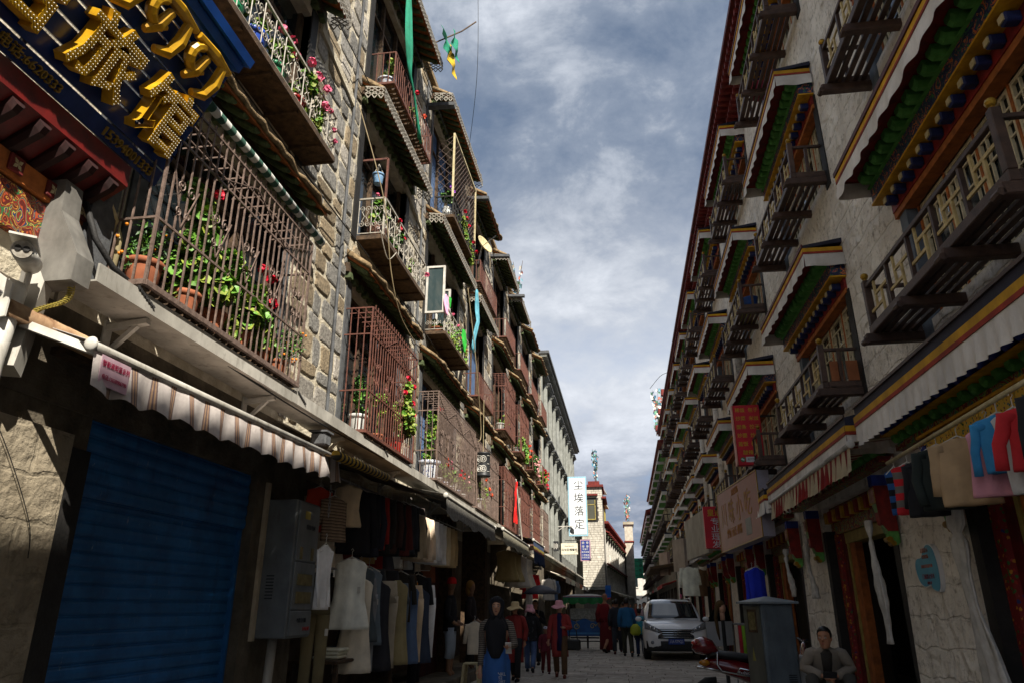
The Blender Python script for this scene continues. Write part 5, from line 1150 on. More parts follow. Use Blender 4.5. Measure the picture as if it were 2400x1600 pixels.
dsh = thing('satellite_dish', 'cream satellite dish on a top-storey balcony', 'satellite dish', (-3.2, 15.6, 9.9)); b = MB(); rr = []
ctr = Vector((-3.1, 16.1, 10.1)); dn = Vector((.75, -.35, .35)).normalized(); du = dn.orthogonal().normalized(); dv = dn.cross(du)
b.loft([[ctr - dn * (.09 * (1 - q * q)) + (du * math.cos(a) + dv * math.sin(a)) * q * .26 for a in [2 * math.pi * j / 20 for j in range(20)]] for q in (.05, .4, .7, .9, 1)] + [[ctr - dn * (.012 + .09 * (1 - q * q)) + (du * math.cos(a) + dv * math.sin(a)) * q * .26 for a in [2 * math.pi * j / 20 for j in range(20)]] for q in (1, .7, .4, .05)]); b.build('reflector', m_cream, dsh, True)
MB().tube([ctr - dn * .09, ctr + dn * .35], .012, 6).build('feed_arm', m_steel, dsh); MB().tube([ctr - dn * .1, (-3.3, 16.2, 9.6)], .025, 8).build('mast', m_steel, dsh)
# open casement window panes on the third bay
for (y0, y1, nm) in ((12.5, 12.55, 'near'), (13.3, 13.35, 'far')):
    o = thing('open_casement', 'open white casement window above the laundry, %s of the pair' % nm, 'window', (-3.35, y0, 6.5)); s = MB(); x0, x1, z0, z1 = (-3.58, -3.2, 6.75, 7.75) if nm == 'near' else (-3.58, -3.28, 6.75, 7.6)
    s.box(x0, x1, y0, y1, z1 - .04, z1); s.box(x0, x1, y0, y1, z0, z0 + .04); s.box(x0, x0 + .04, y0 + .001, y1 - .001, z0 + .04, z1 - .04); s.box(x1 - .04, x1, y0 + .001, y1 - .001, z0 + .04, z1 - .04); s.build('frame', m_white, o); MB().box(x0 + .04, x1 - .04, y0 + .02, y0 + .03, z0 + .04, z1 - .04).build('pane', glass_dark('casement_glass', '3c4a4c'), o)
# loose wires
m_wire = M('wire_tan', '9a8a6a', '7a6c50', rough=.7); m_wireb = M('wire_black', '222222', '161616', rough=.7)
def wire(label, P, r=.008, m=None):
    P = [Vector(p) for p in P]; Q = []
    for i in range(len(P) - 1):
        a = P[max(i - 1, 0)]; b = P[i]; c = P[i + 1]; d = P[min(i + 2, len(P) - 1)]
        for j in range(8):
            t = j / 8; Q.append(.5 * ((2 * b) + (c - a) * t + (2 * a - 5 * b + 4 * c - d) * t * t + (3 * b - a - 3 * c + d) * t ** 3))
    Q.append(P[-1]); s = MB(); s.tube(Q, r, 5); tag(s.build('wire', m or m_wire, None, True), label, 'wire')
wire('loose white cable looping under the small white scroll balcony', [(-3.2, 8.7, 6.45), (-3.17, 9.0, 6.15), (-3.16, 9.35, 6.42)], .008, m_wiron)
wire('long tan cable hanging from the second bay eave down past the rust-red cage', [(-3.55, 8.4, 8.4), (-3.2, 8.75, 7.0), (-3.14, 9.1, 6.0), (-3.12, 9.6, 5.5), (-3.15, 10.6, 5.4)])
wire('pale cable hanging beside the lantern', [(-3.2, 14.6, 8.2), (-3.1, 15.2, 6.6), (-3.08, 15.8, 5.2), (-3.1, 15.6, 4.9)], .01)
wire('thin black cable falling from the sky in front of the nearest roof edge', [(-2.6, 12.2, 14.5), (-2.65, 12.5, 12.2), (-3.3, 14.5, 11.2)], .006, m_wireb)
wire('thin dark wire with a curled end on the left plaster pier', [(-3.57, 3.45, 2.6), (-3.56, 3.75, 2.25), (-3.56, 4.0, 1.9), (-3.56, 4.05, 1.7)], .003, m_wireb)

for i, (z0_, x_) in enumerate(((6.25, -3.5), (8.95, -3.52), (3.42, -3.3), (11.3, -3.45))):
    wire('dark cable sagging along the stone facade, %s from the street' % ('second', 'third', 'lowest', 'topmost')[i], [(x_, 4.2, z0_)] + [(x_ + .05, 6.9 + 3.8 * k, z0_ - .09 + .05 * (k % 2)) for k in range(7)], .009, m_wireb)
# ------------------------------------------------------------------ clothes on the racks
def ring(c, wd, dd, rw, rd, folds=0, amp=0, ph=0, n=22, z=None):
    c = Vector(c); out = []
    for j in range(n):
        a = 2 * math.pi * j / n; k = 1 + amp * math.sin(folds * a + ph)
        out.append(c + wd * (rw * math.cos(a)) + dd * (rd * math.sin(a) * k) + wd * (rw * .12 * amp * math.sin(a * 3 + ph)))
    return out
_GM = {}
def gm(h, rough=.92, h2=None, **k):
    h = ''.join('%02x' % min(255, int(int(h[i:i + 2], 16) * 1.32 + 5)) for i in (0, 2, 4))
    return M('cloth_' + h + (h2 or ''), h, h2, sc=4, rough=rough, bump=.25, bsc=14, **k)
def garment(kind, label, c, ang, col, H=.7, W=.24, group='clothes hung outside the left shops', cat='clothes', hanger=True, sl=.55, mat=None, name=None, tagc=False):
    """kind shirt / dress / trousers; c = shoulder centre; ang = direction of the shoulder line in the ground plane"""
    wd = Vector((math.cos(ang), math.sin(ang), 0)); dd = Vector((-wd.y, wd.x, 0)); c = Vector(c); m = mat or gm(col); ph = random.random() * 6
    t = thing(name or {'shirt': 'hanging_shirt', 'dress': 'hanging_dress', 'trousers': 'hanging_trousers'}[kind], label, cat, (c.x, c.y, c.z - H), group); b = MB(); D_ = .05; Z = Vector((0, 0, 1))
    lean = Vector((rj(.03), rj(.03), 0))
    if kind in ('shirt', 'dress'):
        fl = 1.0 if kind == 'shirt' else 1.25
        rows = [(.0, .24), (.03, .42), (.06, .8), (.1, .98), (.2, .92), (.4, .9), (.6, .93), (.8, .97 * (1 + (fl - 1) * .6)), (.95, fl), (1.0, fl * .99)]
        b.loft([ring(c - Z * H * q + lean * q, wd, dd, W * w, D_ * (W / .24) * (.5 + .9 * q) * (1.5 if kind == 'dress' else 1), 7, .2 + .3 * q, ph + q * 2) for q, w in rows])
        if kind == 'shirt' and sl:
            for sg in (-1, 1):
                p0 = c + wd * sg * W * .8 - Z * .07; p1 = p0 + wd * sg * (.07 + rj(.03)) * min(1, W / .22) ** 2 - Z * H * sl * .5 + dd * rj(.03); p2 = p1 + wd * sg * rj(.03) - Z * H * sl * .5 + dd * rj(.05)
                b.tube([p0 - wd * sg * .05, p0 + wd * sg * .02, p0.lerp(p1, .5), p1, p1.lerp(p2, .5), p2], [q * (W / .24 * .8 + .2 if W > .17 else W / .26) for q in (.045, .06, .054, .049, .047, .048)], 14, flat=.55)
    else:
        b.loft([ring(c - Z * H * q, wd, dd, W * w, D_ * 1.1, 4, .12, ph) for q, w in ((0, .62), (.04, .66), (.14, .74), (.26, .8))], True)
        for sg in (-1, 1):
            P = [c + wd * sg * W * .38 - Z * H * q + dd * .02 * math.sin(q * 5 + ph) for q in (.18, .3, .5, .7, .88, 1)]
            b.tube(P, [W * .42, W * .44, W * .36, W * .33, W * .31, W * .32], 14, flat=.5, ref=tuple(wd))
    b.build('fabric', m, t, True)
    if hanger:
        s = MB(); s.tube([c + Z * .02 - wd * W * .8 - Z * .07, c + Z * .02, c + Z * .02 + wd * W * .8 - Z * .07], .008, 6); s.tube([c + Z * .02, c + Z * .08, c + Z * .1 + wd * .015, c + Z * .12, c + Z * .1 - wd * .012], .004, 5); s.build('hanger', m_white, t)
    if tagc:
        MB().obox(Matrix.Translation(c - Z * H * .45 + dd * -.09 + wd * W * .5) @ Matrix.Rotation(ang, 4, 'Z'), .035, .002, .07).build('price_tag', m_white, t)
    return t
def rod(label, p, q, r=.014, m=None): tag(MB().tube([p, q], r, 8).build('clothes_rail', m or m_steel, None, True), label, 'rail')
random.seed(8)
rod('steel rail carrying the clothes beside the meter box', (-3.35, 7.7, 2.88), (-3.4, 12.2, 2.95)); rod('rail of the white and tan shirts under the lace awning', (-3.35, 11.2, 2.92), (-3.4, 15.4, 2.95)); rod('lower rail of dark trousers beside the meter box', (-3.42, 7.8, 1.85), (-3.5, 12.5, 1.9))
A = lambda d: R(d)
m_plaid = M('plaid', 'ffffff', 'd8d8d8', sc=20, rough=.9, stripes=('Z', .035, ['8a7460', '5c4a3c', 'a08a72']))
garment('shirt', 'checked brown shirt nearest the meter box', (-3.28, 8.05, 2.62), A(60), '', H=.5, W=.17, mat=m_plaid)
garment('shirt', 'white long shirt hanging from the end of the checked one', (-3.2, 7.72, 2.06), A(75), 'd5d5d2', H=.66, W=.13, sl=.85, tagc=True)
garment('shirt', 'bright red jacket high behind the meter box', (-3.42, 7.95, 2.72), A(60), '96301c', H=.5, W=.16)
garment('dress', 'pale beige sleeveless top on a hanging torso form', (-3.32, 8.6, 2.84), A(30), 'b3a084', H=.5, W=.17)
garment('dress', 'long pale skirt at the front of the clothes rack', (-3.28, 8.75, 1.98), A(25), 'c7beb4', H=.8, W=.2, tagc=True)
cols = ['16161a', '1c1d22', '20222c', '7c1f1a', '1a1714', '2c2a2a', '3a2622', '161719', '4a1f1c', '24262e', '1c1c1e', '2e2824']
nmz = ['black coat behind the pale beige top', 'black long coat, second behind the beige top', 'charcoal coat, third behind the beige top', 'red-brown coat between dark coats', 'black cardigan right of the red-brown coat', 'dark grey jacket in the middle of the rack', 'dark plum jacket in the middle of the rack', 'black jacket right of the plum one', 'dark wine jacket towards the white shirts', 'slate jacket towards the white shirts', 'black top close to the white shirts', 'brown-black top last before the white shirts']
for i in range(12): garment('shirt', nmz[i], (-3.36 + rj(.03), 8.95 + i * .22, 2.85 + .01 * i), A(35 + rj(14)), cols[i], H=.75 + rj(.12), W=.21, sl=.8)
lows = [('trousers', '5c543c', 'olive cargo trousers below the white long shirt', 7.95, .95), ('dress', '3c4448', 'slate grey long skirt right of the pale skirt', 9.25, .9), ('dress', '57616a', 'blue-grey pleated skirt lower in the rack', 9.6, .95), ('trousers', '2a2c30', 'charcoal trousers beside the blue-grey skirt', 10.0, .95), ('trousers', '1d1d20', 'black trousers, first beyond the skirts', 10.5, .9), ('shirt', '26231f', 'dark cardigan on the lower rail', 11.0, .7), ('trousers', '33291f', 'brown trousers on the lower rail', 11.5, .9), ('shirt', '16161a', 'black blouse on the lower rail', 12.0, .7)]
for k, c, n, y, h in lows: garment(k, n, (-3.36 + rj(.03), y, 1.92 if y > 8.5 else 1.6), A(35 + rj(15)), c, H=h, W=.2, hanger=k != 'trousers', tagc=y < 10)
for i, (c, n) in enumerate((('8a7c66', 'khaki shirt at the left end of the pale shirts'), ('a08f78', 'fawn shirt left of the white ones'), ('b0a08c', 'beige buttoned shirt left of the white ones'), ('e4e0d8', 'brightest white shirt caught by the sun'), ('e8e6e0', 'white shirt right of the brightest one'), ('d8d0bc', 'cream shirt right of the white pair'), ('b8a888', 'sand shirt, first of the tan ones'), ('a8926c', 'tan shirt, second of the tan ones'), ('a08a64', 'ochre shirt at the right end of the pale shirts'))):
    garment('shirt', n, (-3.3, 11.3 + i * .3, 2.84), A(35 + rj(8)), c, H=.72, W=.2, sl=.85)
garment('dress', 'orange scarf-like cloth left of the white-shirted mannequin', (-3.3, 11.6, 1.85), A(40), 'b5761e', H=.75, W=.07)
# a denser second row behind and below
ORD = ['first', 'second', 'third', 'fourth', 'fifth', 'sixth', 'seventh', 'eighth', 'ninth', 'tenth', 'eleventh', 'twelfth', 'thirteenth', 'fourteenth', 'fifteenth', 'sixteenth']
for i, (k, c, n) in enumerate((('shirt', '9a8f80', 'taupe shirt'), ('dress', 'b9b0a2', 'pale grey dress'), ('shirt', '6a2a22', 'brick red shirt'), ('shirt', '3a3c44', 'charcoal shirt'), ('dress', 'a8895a', 'camel dress'), ('shirt', 'c4bcae', 'off-white shirt'), ('shirt', '8a2420', 'red shirt'), ('dress', '4a4a52', 'grey dress'), ('shirt', 'cfc8ba', 'ivory shirt'), ('shirt', '55493c', 'brown shirt'), ('dress', '9aa0a4', 'silver grey dress'), ('shirt', '2c2e36', 'navy black shirt'), ('shirt', 'b4a894', 'oatmeal shirt'), ('dress', '70604c', 'mocha dress'), ('shirt', 'd6d0c6', 'white linen shirt'), ('shirt', '7a4a34', 'rust shirt'))):
    garment(k, '%s on the back rail of the left stall, %s from the meter box' % (n, ORD[i]), (-3.62 + rj(.04), 8.5 + i * .33, 2.72 + rj(.06)), A(40 + rj(12)), c, H=.8 + rj(.15), W=.21, group='clothes on the back rail')
    if i < 10: garment('trousers' if i % 2 else 'dress', '%s low on the front of the left stall, %s from the meter box' % (('pale trousers', 'grey skirt', 'black trousers', 'stone skirt', 'khaki trousers', 'slate skirt', 'blue jeans', 'beige skirt', 'dark jeans', 'white skirt')[i], ORD[i]), (-3.24 + rj(.04), 9.0 + i * .36, 1.75 + rj(.05)), A(35 + rj(12)), ('b0a898', '6a6c70', '222226', '8f8676', '7a7050', '4c5660', '4a5c78', 'b09c80', '2c3444', 'cfcac0')[i], H=1.1, W=.18, hanger=False, group='clothes low on the stall front')
# piles of folded clothes on the near shop table
tb = thing('goods_table', 'low table of folded clothes at the bottom of the clothes rack', 'table', (-3.5, 9.2, .1)); MB().bbox(-3.9, -3.25, 8.4, 10.6, .82, .86, .01).build('table_top', m_dwood, tb)
for x, y in ((-3.85, 8.45), (-3.3, 8.45), (-3.85, 10.5), (-3.3, 10.5)): bx('leg', tb, m_dwood, x, x + .05, y, y + .05, .14, .82)
for i, (c, n) in enumerate((('c8bfae', 'cream'), ('3c4a5c', 'slate blue'), ('a09484', 'taupe'), ('20222a', 'black'), ('d0ccc4', 'white'))):
    b = MB(); y = 8.6 + i * .38
    for k in range(3): b.bbox(-3.62 + rj(.03), -3.3 + rj(.02), y, y + .3, .865 + k * .04, .9 + k * .04, .012)
    tag(b.build('folded_clothes', gm(c)), 'pile of %s folded clothes on the low table' % n, 'clothes', 'folded clothes on the table')
# ---- right-hand rail of children's clothes
rod('bamboo rail of children\'s clothes on the right', (2.66, 4.4, 2.82), (2.66, 7.7, 2.78), .02, m_cream)
m_str1 = M('stripe_blue', 'ffffff', 'd8d8d8', rough=.9, stripes=('Z', .12, ['2a5a98', '10141e'])); m_str2 = M('stripe_red', 'ffffff', 'd8d8d8', rough=.9, stripes=('Z', .13, ['c8242c', '6e6862']))
gR = 'clothes hung at the right shop'
for i, (y, m, c, n, h, w, sl) in enumerate(((7.55, m_str1, '', 'navy and blue striped sweater, first on the right rail', .44, .1, 0), (7.2, m_str2, '', 'red and grey striped sweater on the right rail', .46, .15, .0), (6.85, None, '16161a', 'black and red children\'s top after the striped sweaters', .5, .16, .7), (6.5, None, '1e2422', 'dark sweatshirt with white lettering on the right rail', .52, .18, .8), (6.1, None, '8a7458', 'brown knitted sweater on the right rail', .52, .2, .7), (5.6, None, 'a87480', 'pink trousers behind the blue top on the right rail', .5, .15, 0), (5.42, None, '2a6a94', 'bright blue hooded top on the right rail', .4, .17, .85), (5.2, None, '9a9a98', 'light grey trousers below the red hood', .56, .15, 0), (4.95, None, '9a2226', 'bright red hooded jacket at the right edge', .42, .2, .8), (4.7, None, '1a1a1c', 'black jacket at the right edge, last on the rail', .45, .19, .8))):
    o = garment('shirt', n, (2.66, y, 2.7 - .02 * (i % 3)), A(-25 + rj(10)), c, H=h, W=w, sl=sl, group=gR, mat=m)
    if i == 3: text('Co', m_white, (2.62, 6.4, 2.5), (.9, -.4, 0), (0, 0, 1), .14, .002, o)
# blue dresses further along
for i, y in enumerate((15.2, 15.6)): garment('dress', 'royal blue dress hung behind the grey cabinet, %s of two' % ('right' if i == 0 else 'left'), (2.5, y, 2.15), A(20), '1c2a96', H=1.0, W=.19, group='blue dresses on the right')
garment('shirt', 'cream cardigan hung alone above the white car', (2.2, 27, 2.75), A(5), 'c8c0ac', H=.95, W=.3, group='clothes further along on the right'); garment('shirt', 'brown jacket beside the cream cardigan', (2.6, 27.6, 2.7), A(10), '6a5038', H=.9, W=.26, group='clothes further along on the right')
# ---- mannequins
m_skinm = M('mannequin_skin', '9a7458', '7a5a44', rough=.4)
def limb(b, P, rs, n=10, flat=1.0): b.tube(P, rs, n, round_=True, flat=flat)
def mannequin(label, x, y, z, top, bottom, head, cap=None, hair=None, arms='bent', short=False):
    t = thing('mannequin', label, 'mannequin', (x, y, z), 'mannequins outside the left shops'); b = MB(); V = lambda a, c, d: Vector((x + a, y + c, z + d))
    limb(b, [V(0, 0, 1.36), V(0, 0, 1.46), V(.01, -.01, 1.52)], [.06, .05, .06]); b.ball(V(.02, -.02, 1.62), .078, .09, .115)
    for sg in (-1, 1):
        limb(b, [V(.02, sg * .09, .85), V(.03, sg * .1, .48), V(0, sg * .1, .1), V(.06, sg * .1, .03)], [.075, .06, .04, .03])
        limb(b, [V(0, sg * .19, 1.32), V(.0, sg * .24, 1.06), V(.14, sg * .2, .92), V(.2, sg * .17, .9)], [.05, .042, .034, .03]); 
        for q in range(4): limb(b, [V(.2, sg * .17 + (q - 1.5) * .016, .9), V(.27, sg * .17 + (q - 1.5) * .018, .88)], [.009, .007], 6)
    b.build('figure', m_skinm, t, True)
    s = MB(); wd, dd = Vector((0, 1, 0)), Vector((1, 0, 0))
    s.loft([ring(V(0, 0, q), wd, dd, a, c, 4, .08, q * 9) for q, a, c in ((1.43, .07, .06), (1.4, .15, .08), (1.33, .2, .11), (1.15, .19, .125), (.98, .17, .115), (.82, .19, .13), (.78, .19, .13))])
    for sg in (-1, 1): s.tube([V(0, sg * .17, 1.36), V(0, sg * .21, 1.28), V(0, sg * .25, 1.06), V(.1, sg * .22, .95)], [.06, .065, .056, .05], 10)
    s.build('top', gm(top), t, True)
    s = MB(); s.loft([ring(V(0, 0, q), wd, dd, a, c) for q, a, c in ((.95, .16, .11), (.85, .18, .12), (.75, .185, .12))])
    for sg in (-1, 1): s.tube([V(.01, sg * .09, .84), V(.02, sg * .1, .6), V(.02, sg * .1, .45), V(0, sg * .1, .3 if short else .08)], [.1, .085, .075, .075], 12)
    s.build('trousers', gm(bottom), t, True)
    if cap: MB().lathe([(.001, .13), (.05, .125), (.085, .09), (.098, .03), (.1, 0), (.001, .0)], V(.02, -.02, 1.64), 14).build('cap', gm(cap), t, True)
    if hair: 
        q = MB(); q.ball(V(-.01, -.01, 1.65), .1, .11, .12); q.ball(V(-.05, .0, 1.56), .07, .1, .12); q.build('wig', gm(hair), t, True)
mannequin('mannequin in a black hat and white shirt with dark trousers', -3.45, 12.3, .22, 'cfc8ba', '17181c', 0, cap='141416'); mannequin('mannequin in a red cap, black jacket and rolled jeans', -3.4, 14.6, .22, '17171b', '7d8894', 0, cap='b01c20', short=True); mannequin('mannequin with a fair wig and black leather jacket', -3.35, 16.3, .22, '1c1517', '1a1a1c', 0, hair='7a5a2a')
garment('shirt', 'pale zip jacket hung low in front of the fair-wigged mannequin', (-3.05, 15.3, 1.15), A(20), 'b5aa98', H=.6, W=.18, group='clothes hung outside the left shops')
pl = thing('display_step', 'low display platform under the mannequins', 'platform', (-3.4, 14, 0)); MB().bbox(-3.9, -3.15, 12, 16.6, .0, .22, .01).build('platform', m_cement, pl)
st = thing('plastic_stool', 'cream plastic stool beside the woman in the black headscarf', 'stool', (-2.95, 14.6, 0)); MB().bbox(-3.1, -2.8, 14.45, 14.75, .42, .45, .01).build('seat', m_cream, st)
for dx in (-1, 1):
    for dy in (-1, 1): s = MB(); s.bar((-2.95 + dx * .16, 14.6 + dy * .16, .02), (-2.95 + dx * .13, 14.6 + dy * .13, .42), .05); s.build('leg', m_cream, st)
# clothes and drapes further along on the left
for i, (y, c, n, h, w) in enumerate(((20.3, '7a6a44', 'olive skirt under the cream fringed awning', .8, .3), (21.2, '84744e', 'khaki skirt under the cream fringed awning', .8, .3), (22.4, '9a948a', 'grey pleated skirt under the cream fringed awning', .9, .35), (23.6, 'b0a898', 'pale grey pleated skirt under the cream fringed awning', .9, .35), (25.6, 'c01c20', 'red tracksuit jacket near the black umbrella', .8, .28), (25.2, 'a8a29a', 'white and grey striped scarf near the black umbrella', 1.4, .12), (30.2, 'a09a90', 'pale coat before the grey building', .8, .25), (31.8, '44546c', 'blue jacket before the grey building', .8, .25))): garment('dress' if i < 4 or i == 5 else 'shirt', n, (-3.2 + .15 * (i > 5), y, 2.9 if i < 4 else 2.5), A(20 + rj(10)), c, H=h, W=w, group='clothes further along on the left')
# ------------------------------------------------------------------ further buildings
m_gwall = M('grey_render', '7e7f7a', '656660', sc=2, rough=.9, grime=.25); m_pil = M('pale_pilaster', '9a9c96', '7c7e77', sc=3, rough=.8, grime=.2)
def dentil_hood(parent, x, y0, y1, z, f=1, d=.28, m=None, name='window_hood'):
    s = MB(); s.box(*sorted((x, x + d * f)), y0, y1, z, z + .07); r = s.build(name, m or m_slate, parent)
    s = MB(); k = int((y1 - y0) / .16)
    for i in range(k): yy = y0 + (y1 - y0) * (i + .3) / k; s.box(*sorted((x, x + d * .8 * f)), yy, yy + .07, z - .08, z)
    tag(s.build('dentils', m_pil, r), kind='stuff'); s = MB(); s.box(*sorted((x, x + d * .45 * f)), y0 + .06, y1 - .06, z - .16, z - .081); s.build('hood_shelf', m_gwall, r); return r
gb = thing('grey_building', 'grey rendered building with tall windows beyond the caged balconies on the left', 'building', (-5, 45, 0)); XG = -3.68
FG = [(4.35, 6.5), (7.1, 9.2), (10.0, 12.3)]; gy = [34.0 + i * 2.38 for i in range(10)]
s = MB(); e = [33.42] + [q for y in gy for q in (y + .25, y + 1.75)] + [58]
for i in range(0, len(e), 2): s.box(-4.2, XG, e[i], e[i + 1], 3.6, 13.2)
for y in gy:
    for z0, z1 in ((3.6, FG[0][0]), (FG[0][1], FG[1][0]), (FG[1][1], FG[2][0]), (FG[2][1], 13.2)): s.box(-4.198, XG - .002, y + .25, y + 1.75, z0, z1)
s.build('wall', m_gwall, gb); MB().box(-12, -4.2, 33.42, 58, 0, 13.1).build('building_core', m_gwall, gb)
for y in gy:
    for z0, z1 in FG:
        w = MB().box(XG - .25, XG - .22, y + .25, y + 1.75, z0, z1).build('window', m_glass, gb)
        s = MB(); s.box(XG - .02, XG + .08, y + .14, y + .26, z0 - .05, z1 + .05); s.box(XG - .02, XG + .08, y + 1.74, y + 1.86, z0 - .05, z1 + .05); s.box(XG - .2, XG - .14, y + .97, y + 1.03, z0, z1); s.box(XG - .2, XG - .14, y + .26, y + 1.74, z0 + 1.5, z0 + 1.56); s.build('window_frame', m_pil, w)
        MB().box(XG - .22, XG - .205, y + .3, y + random.choice((.8, 1.0, 1.6)), z0, z1).build('curtain', random.choice(m_curt), w)
        dentil_hood(w, XG, y + .05, y + 1.95, z1 + .2)
s = MB(); s.box(XG - .5, XG + .5, 33.42, 58, 13.2, 13.34); s.build('cornice', m_slate, gb); s = MB(); y = 33.5
while y < 58: s.box(XG, XG + .4, y, y + .1, 13.06, 13.2); y += .25
tag(s.build('cornice_dentils', m_pil, gb), kind='stuff')
s = MB(); s.prism([(XG, 3.75), (XG + .55, 3.45), (XG + .55, 3.53), (XG, 3.87)], lambda u, v: Vector((u, 33.42, v)), lambda u, v: Vector((u, 58, v))); s.build('shop_eave', m_wmetal, gb)
MB().box(XG - .3, XG - .05, 33.42, 58, 2.9, 3.62).build('shop_fascia', m_dwood, gb)
for y in range(34, 58, 3): MB().box(XG - .5, XG + .02, y, y + .35, .1, 2.9).build('shop_post', m_cement, gb)
for i, y in enumerate((34.6, 38, 41.5, 45, 48.6, 52)):
    b = MB(); b.prism([(XG, 3.1), (XG + 1.0, 2.75), (XG + 1.0, 2.5), (XG + .98, 2.5), (XG + .98, 2.72), (XG, 3.07)], lambda u, v: Vector((u, y, v)), lambda u, v: Vector((u, y + 2.6, v)))
    tag(b.build('shop_awning', gm(('b0a898', 'c4bca8', '9a8a78', 'b06a48', 'c8c4ba', '9a9488')[i])), ('pale grey', 'cream', 'taupe', 'orange', 'white', 'dull grey')[i] + ' cloth awning under the grey building, %s from the near end' % ('first', 'second', 'third', 'fourth', 'fifth', 'sixth')[i], 'awning', 'awnings under the grey building')
# white block tower
tw = thing('white_block_tower', 'white block tower with one window facing down the street', 'tower', (-2.3, 60, 0))
m_wb = M('white_block', 'cfc9bd', 'b3ad9f', sc=5, rough=.9, bump=.4, rnd=.1, grime=.15); m_joint = M('block_joint', '77716a', '5f5a54', sc=8, rough=.95)
MB().box(-3.2, -1.52, 58.02, 62, 0, 10.4).build('core', m_joint, tw)
bxs = MB().bbox(-.5, .5, -.5, .5, -.5, .5, .04); bme = bpy.data.meshes.new('block'); bme.from_pydata(bxs.v, [], bxs.f); bme.materials.append(m_wb)
z = 2.9; r = 0
while z < 10.3:
    x = -3.2
    while x < -1.54:
        w = min(random.choice((.26, .34, .42)), -1.52 - x)
        if not (-2.85 < x + w / 2 < -1.95 and 7.75 < z + .09 < 9.5): put('block', bme, tw, (x + w / 2, 58.01, z + .085), None, (w - .018, .05, .158))
        x += w
    z += .175; r += 1
MB().box(-2.9, -1.9, 57.97, 58.03, 7.7, 9.55).build('black_window_surround', m_black, tw); w = MB().box(-2.72, -2.08, 57.95, 57.972, 7.9, 9.4).build('window', glass_dark('tower_glass', '5a5a50'), tw)
s = MB(); s.box(-2.74, -2.06, 57.92, 57.952, 7.86, 7.94); s.box(-2.74, -2.06, 57.92, 57.952, 9.0, 9.06); s.box(-2.74, -2.68, 57.92, 57.952, 7.94, 9.4); s.box(-2.12, -2.06, 57.92, 57.952, 7.94, 9.4); s.build('window_frame', m_doory, w)
MB().box(-2.95, -1.85, 57.75, 58, 9.72, 9.85).build('window_hood', m_rib, tw); MB().box(-3.3, -1.4, 57.8, 62.1, 10.4, 10.58).build('cornice', m_rib, tw); MB().box(-1.55, -1.2, 57.9, 62, 9.5, 9.65).build('side_cornice', m_rib, tw); MB().box(-2.6, -1.7, 58.2, 59, 10.58, 10.9).build('roof_altar', m_rib, tw)
MB().box(-3.3, -1.3, 57.7, 58, 2.7, 2.86).build('stone_ledge', m_pil, tw)
# building beyond, turning slightly to the right
fb = thing('row_building', 'cream building with white columns and small eaves beyond the white tower', 'building', (-1.55, 62, 0))
m_cwall = M('cream_wall', 'b8ae98', '968c76', sc=2, rough=.9, grime=.3)
MB().box(-9, -1.75, 62, 104, 0, 8.0).build('wall', m_cwall, fb); MB().box(-9, -1.2, 62, 104, 8.0, 8.2).build('cornice', m_rib, fb)
for i in range(16):
    y = 62.3 + i * 2.6
    MB().box(-1.76, -1.5, y, y + .3, 2.9, 7.9).build('column', m_white, fb)
    for z0, z1 in ((3.1, 4.6), (5.4, 7.2)):
        w = MB().box(-1.77, -1.74, y + .5, y + 2.4, z0, z1).build('window', m_glass, fb); s = MB(); s.box(-1.75, -1.68, y + 1.4, y + 1.5, z0, z1); s.box(-1.75, -1.68, y + .45, y + 2.45, z0 - .08, z0); s.build('window_frame', m_cream, w)
        s = MB(); s.prism([(-1.75, z1 + .3), (-1.2, z1 + .1), (-1.2, z1 + .2), (-1.75, z1 + .42)], lambda u, v: Vector((u, y + .4, v)), lambda u, v: Vector((u, y + 2.5, v))); s.build('eave', m_rib, w); MB().box(-1.75, -1.4, y + .5, y + 2.4, z1 + .0, z1 + .1).build('rafters', m_dgreen, w)
for i in range(8):
    y = 62.5 + i * 5; b = MB(); b.prism([(-1.75, 2.9), (-.6, 2.5), (-.6, 2.3), (-.62, 2.3), (-.62, 2.47), (-1.75, 2.86)], lambda u, v: Vector((u, y, v)), lambda u, v: Vector((u, y + 4, v))); b.build('shop_awning', gm(random.choice(('c4bca8', 'a8a29a', 'b8b0a0', '8a8478'))), fb)
MB().box(-4.5, -2.0, 66, 70, 8.2, 10.2).build('penthouse', M('yellow_render', 'b0a04a', '8f8238', sc=3, rough=.9), fb); MB().box(-4.8, -1.7, 65.6, 70.4, 10.2, 10.3).build('penthouse_roof', m_white, fb); MB().box(-4.4, -2.1, 66.4, 69.6, 10.3, 11.5).build('glass_room', glass_dark('pale_glass', '8a9494'), fb); MB().box(-4.8, -1.8, 66, 70, 11.5, 11.6).build('glass_room_roof', m_white, fb)
fb.rotation_euler = (0, 0, -R(3.2))
pt = thing('far_white_tower', 'distant white corner pillar with prayer flags at the end of the left row', 'tower', (.6, 90, 0)); MB().box(.15, 1.1, 88, 92, 0, 10.6).build('pillar', M('far_stone', 'cfc7b6', 'aaa292', sc=3, rough=.9, grime=.2), pt); MB().box(.0, 1.25, 87.8, 92, 10.6, 10.9).build('cap', m_cwall, pt); MB().box(.05, 1.2, 87.9, 92, 8.6, 8.75).build('band', m_rib, pt)
cl = thing('closing_house', 'low white house closing the far end of the street', 'house', (3, 120, 0)); MB().box(-12, 16, 118, 126, 0, 7.6).build('wall', M('far_white', 'd5d2ca', 'bdb9b0', sc=2, rough=.9, grime=.2), cl); MB().box(-12.4, 16.4, 117.6, 126, 7.6, 8.0).build('roof', m_slate, cl)
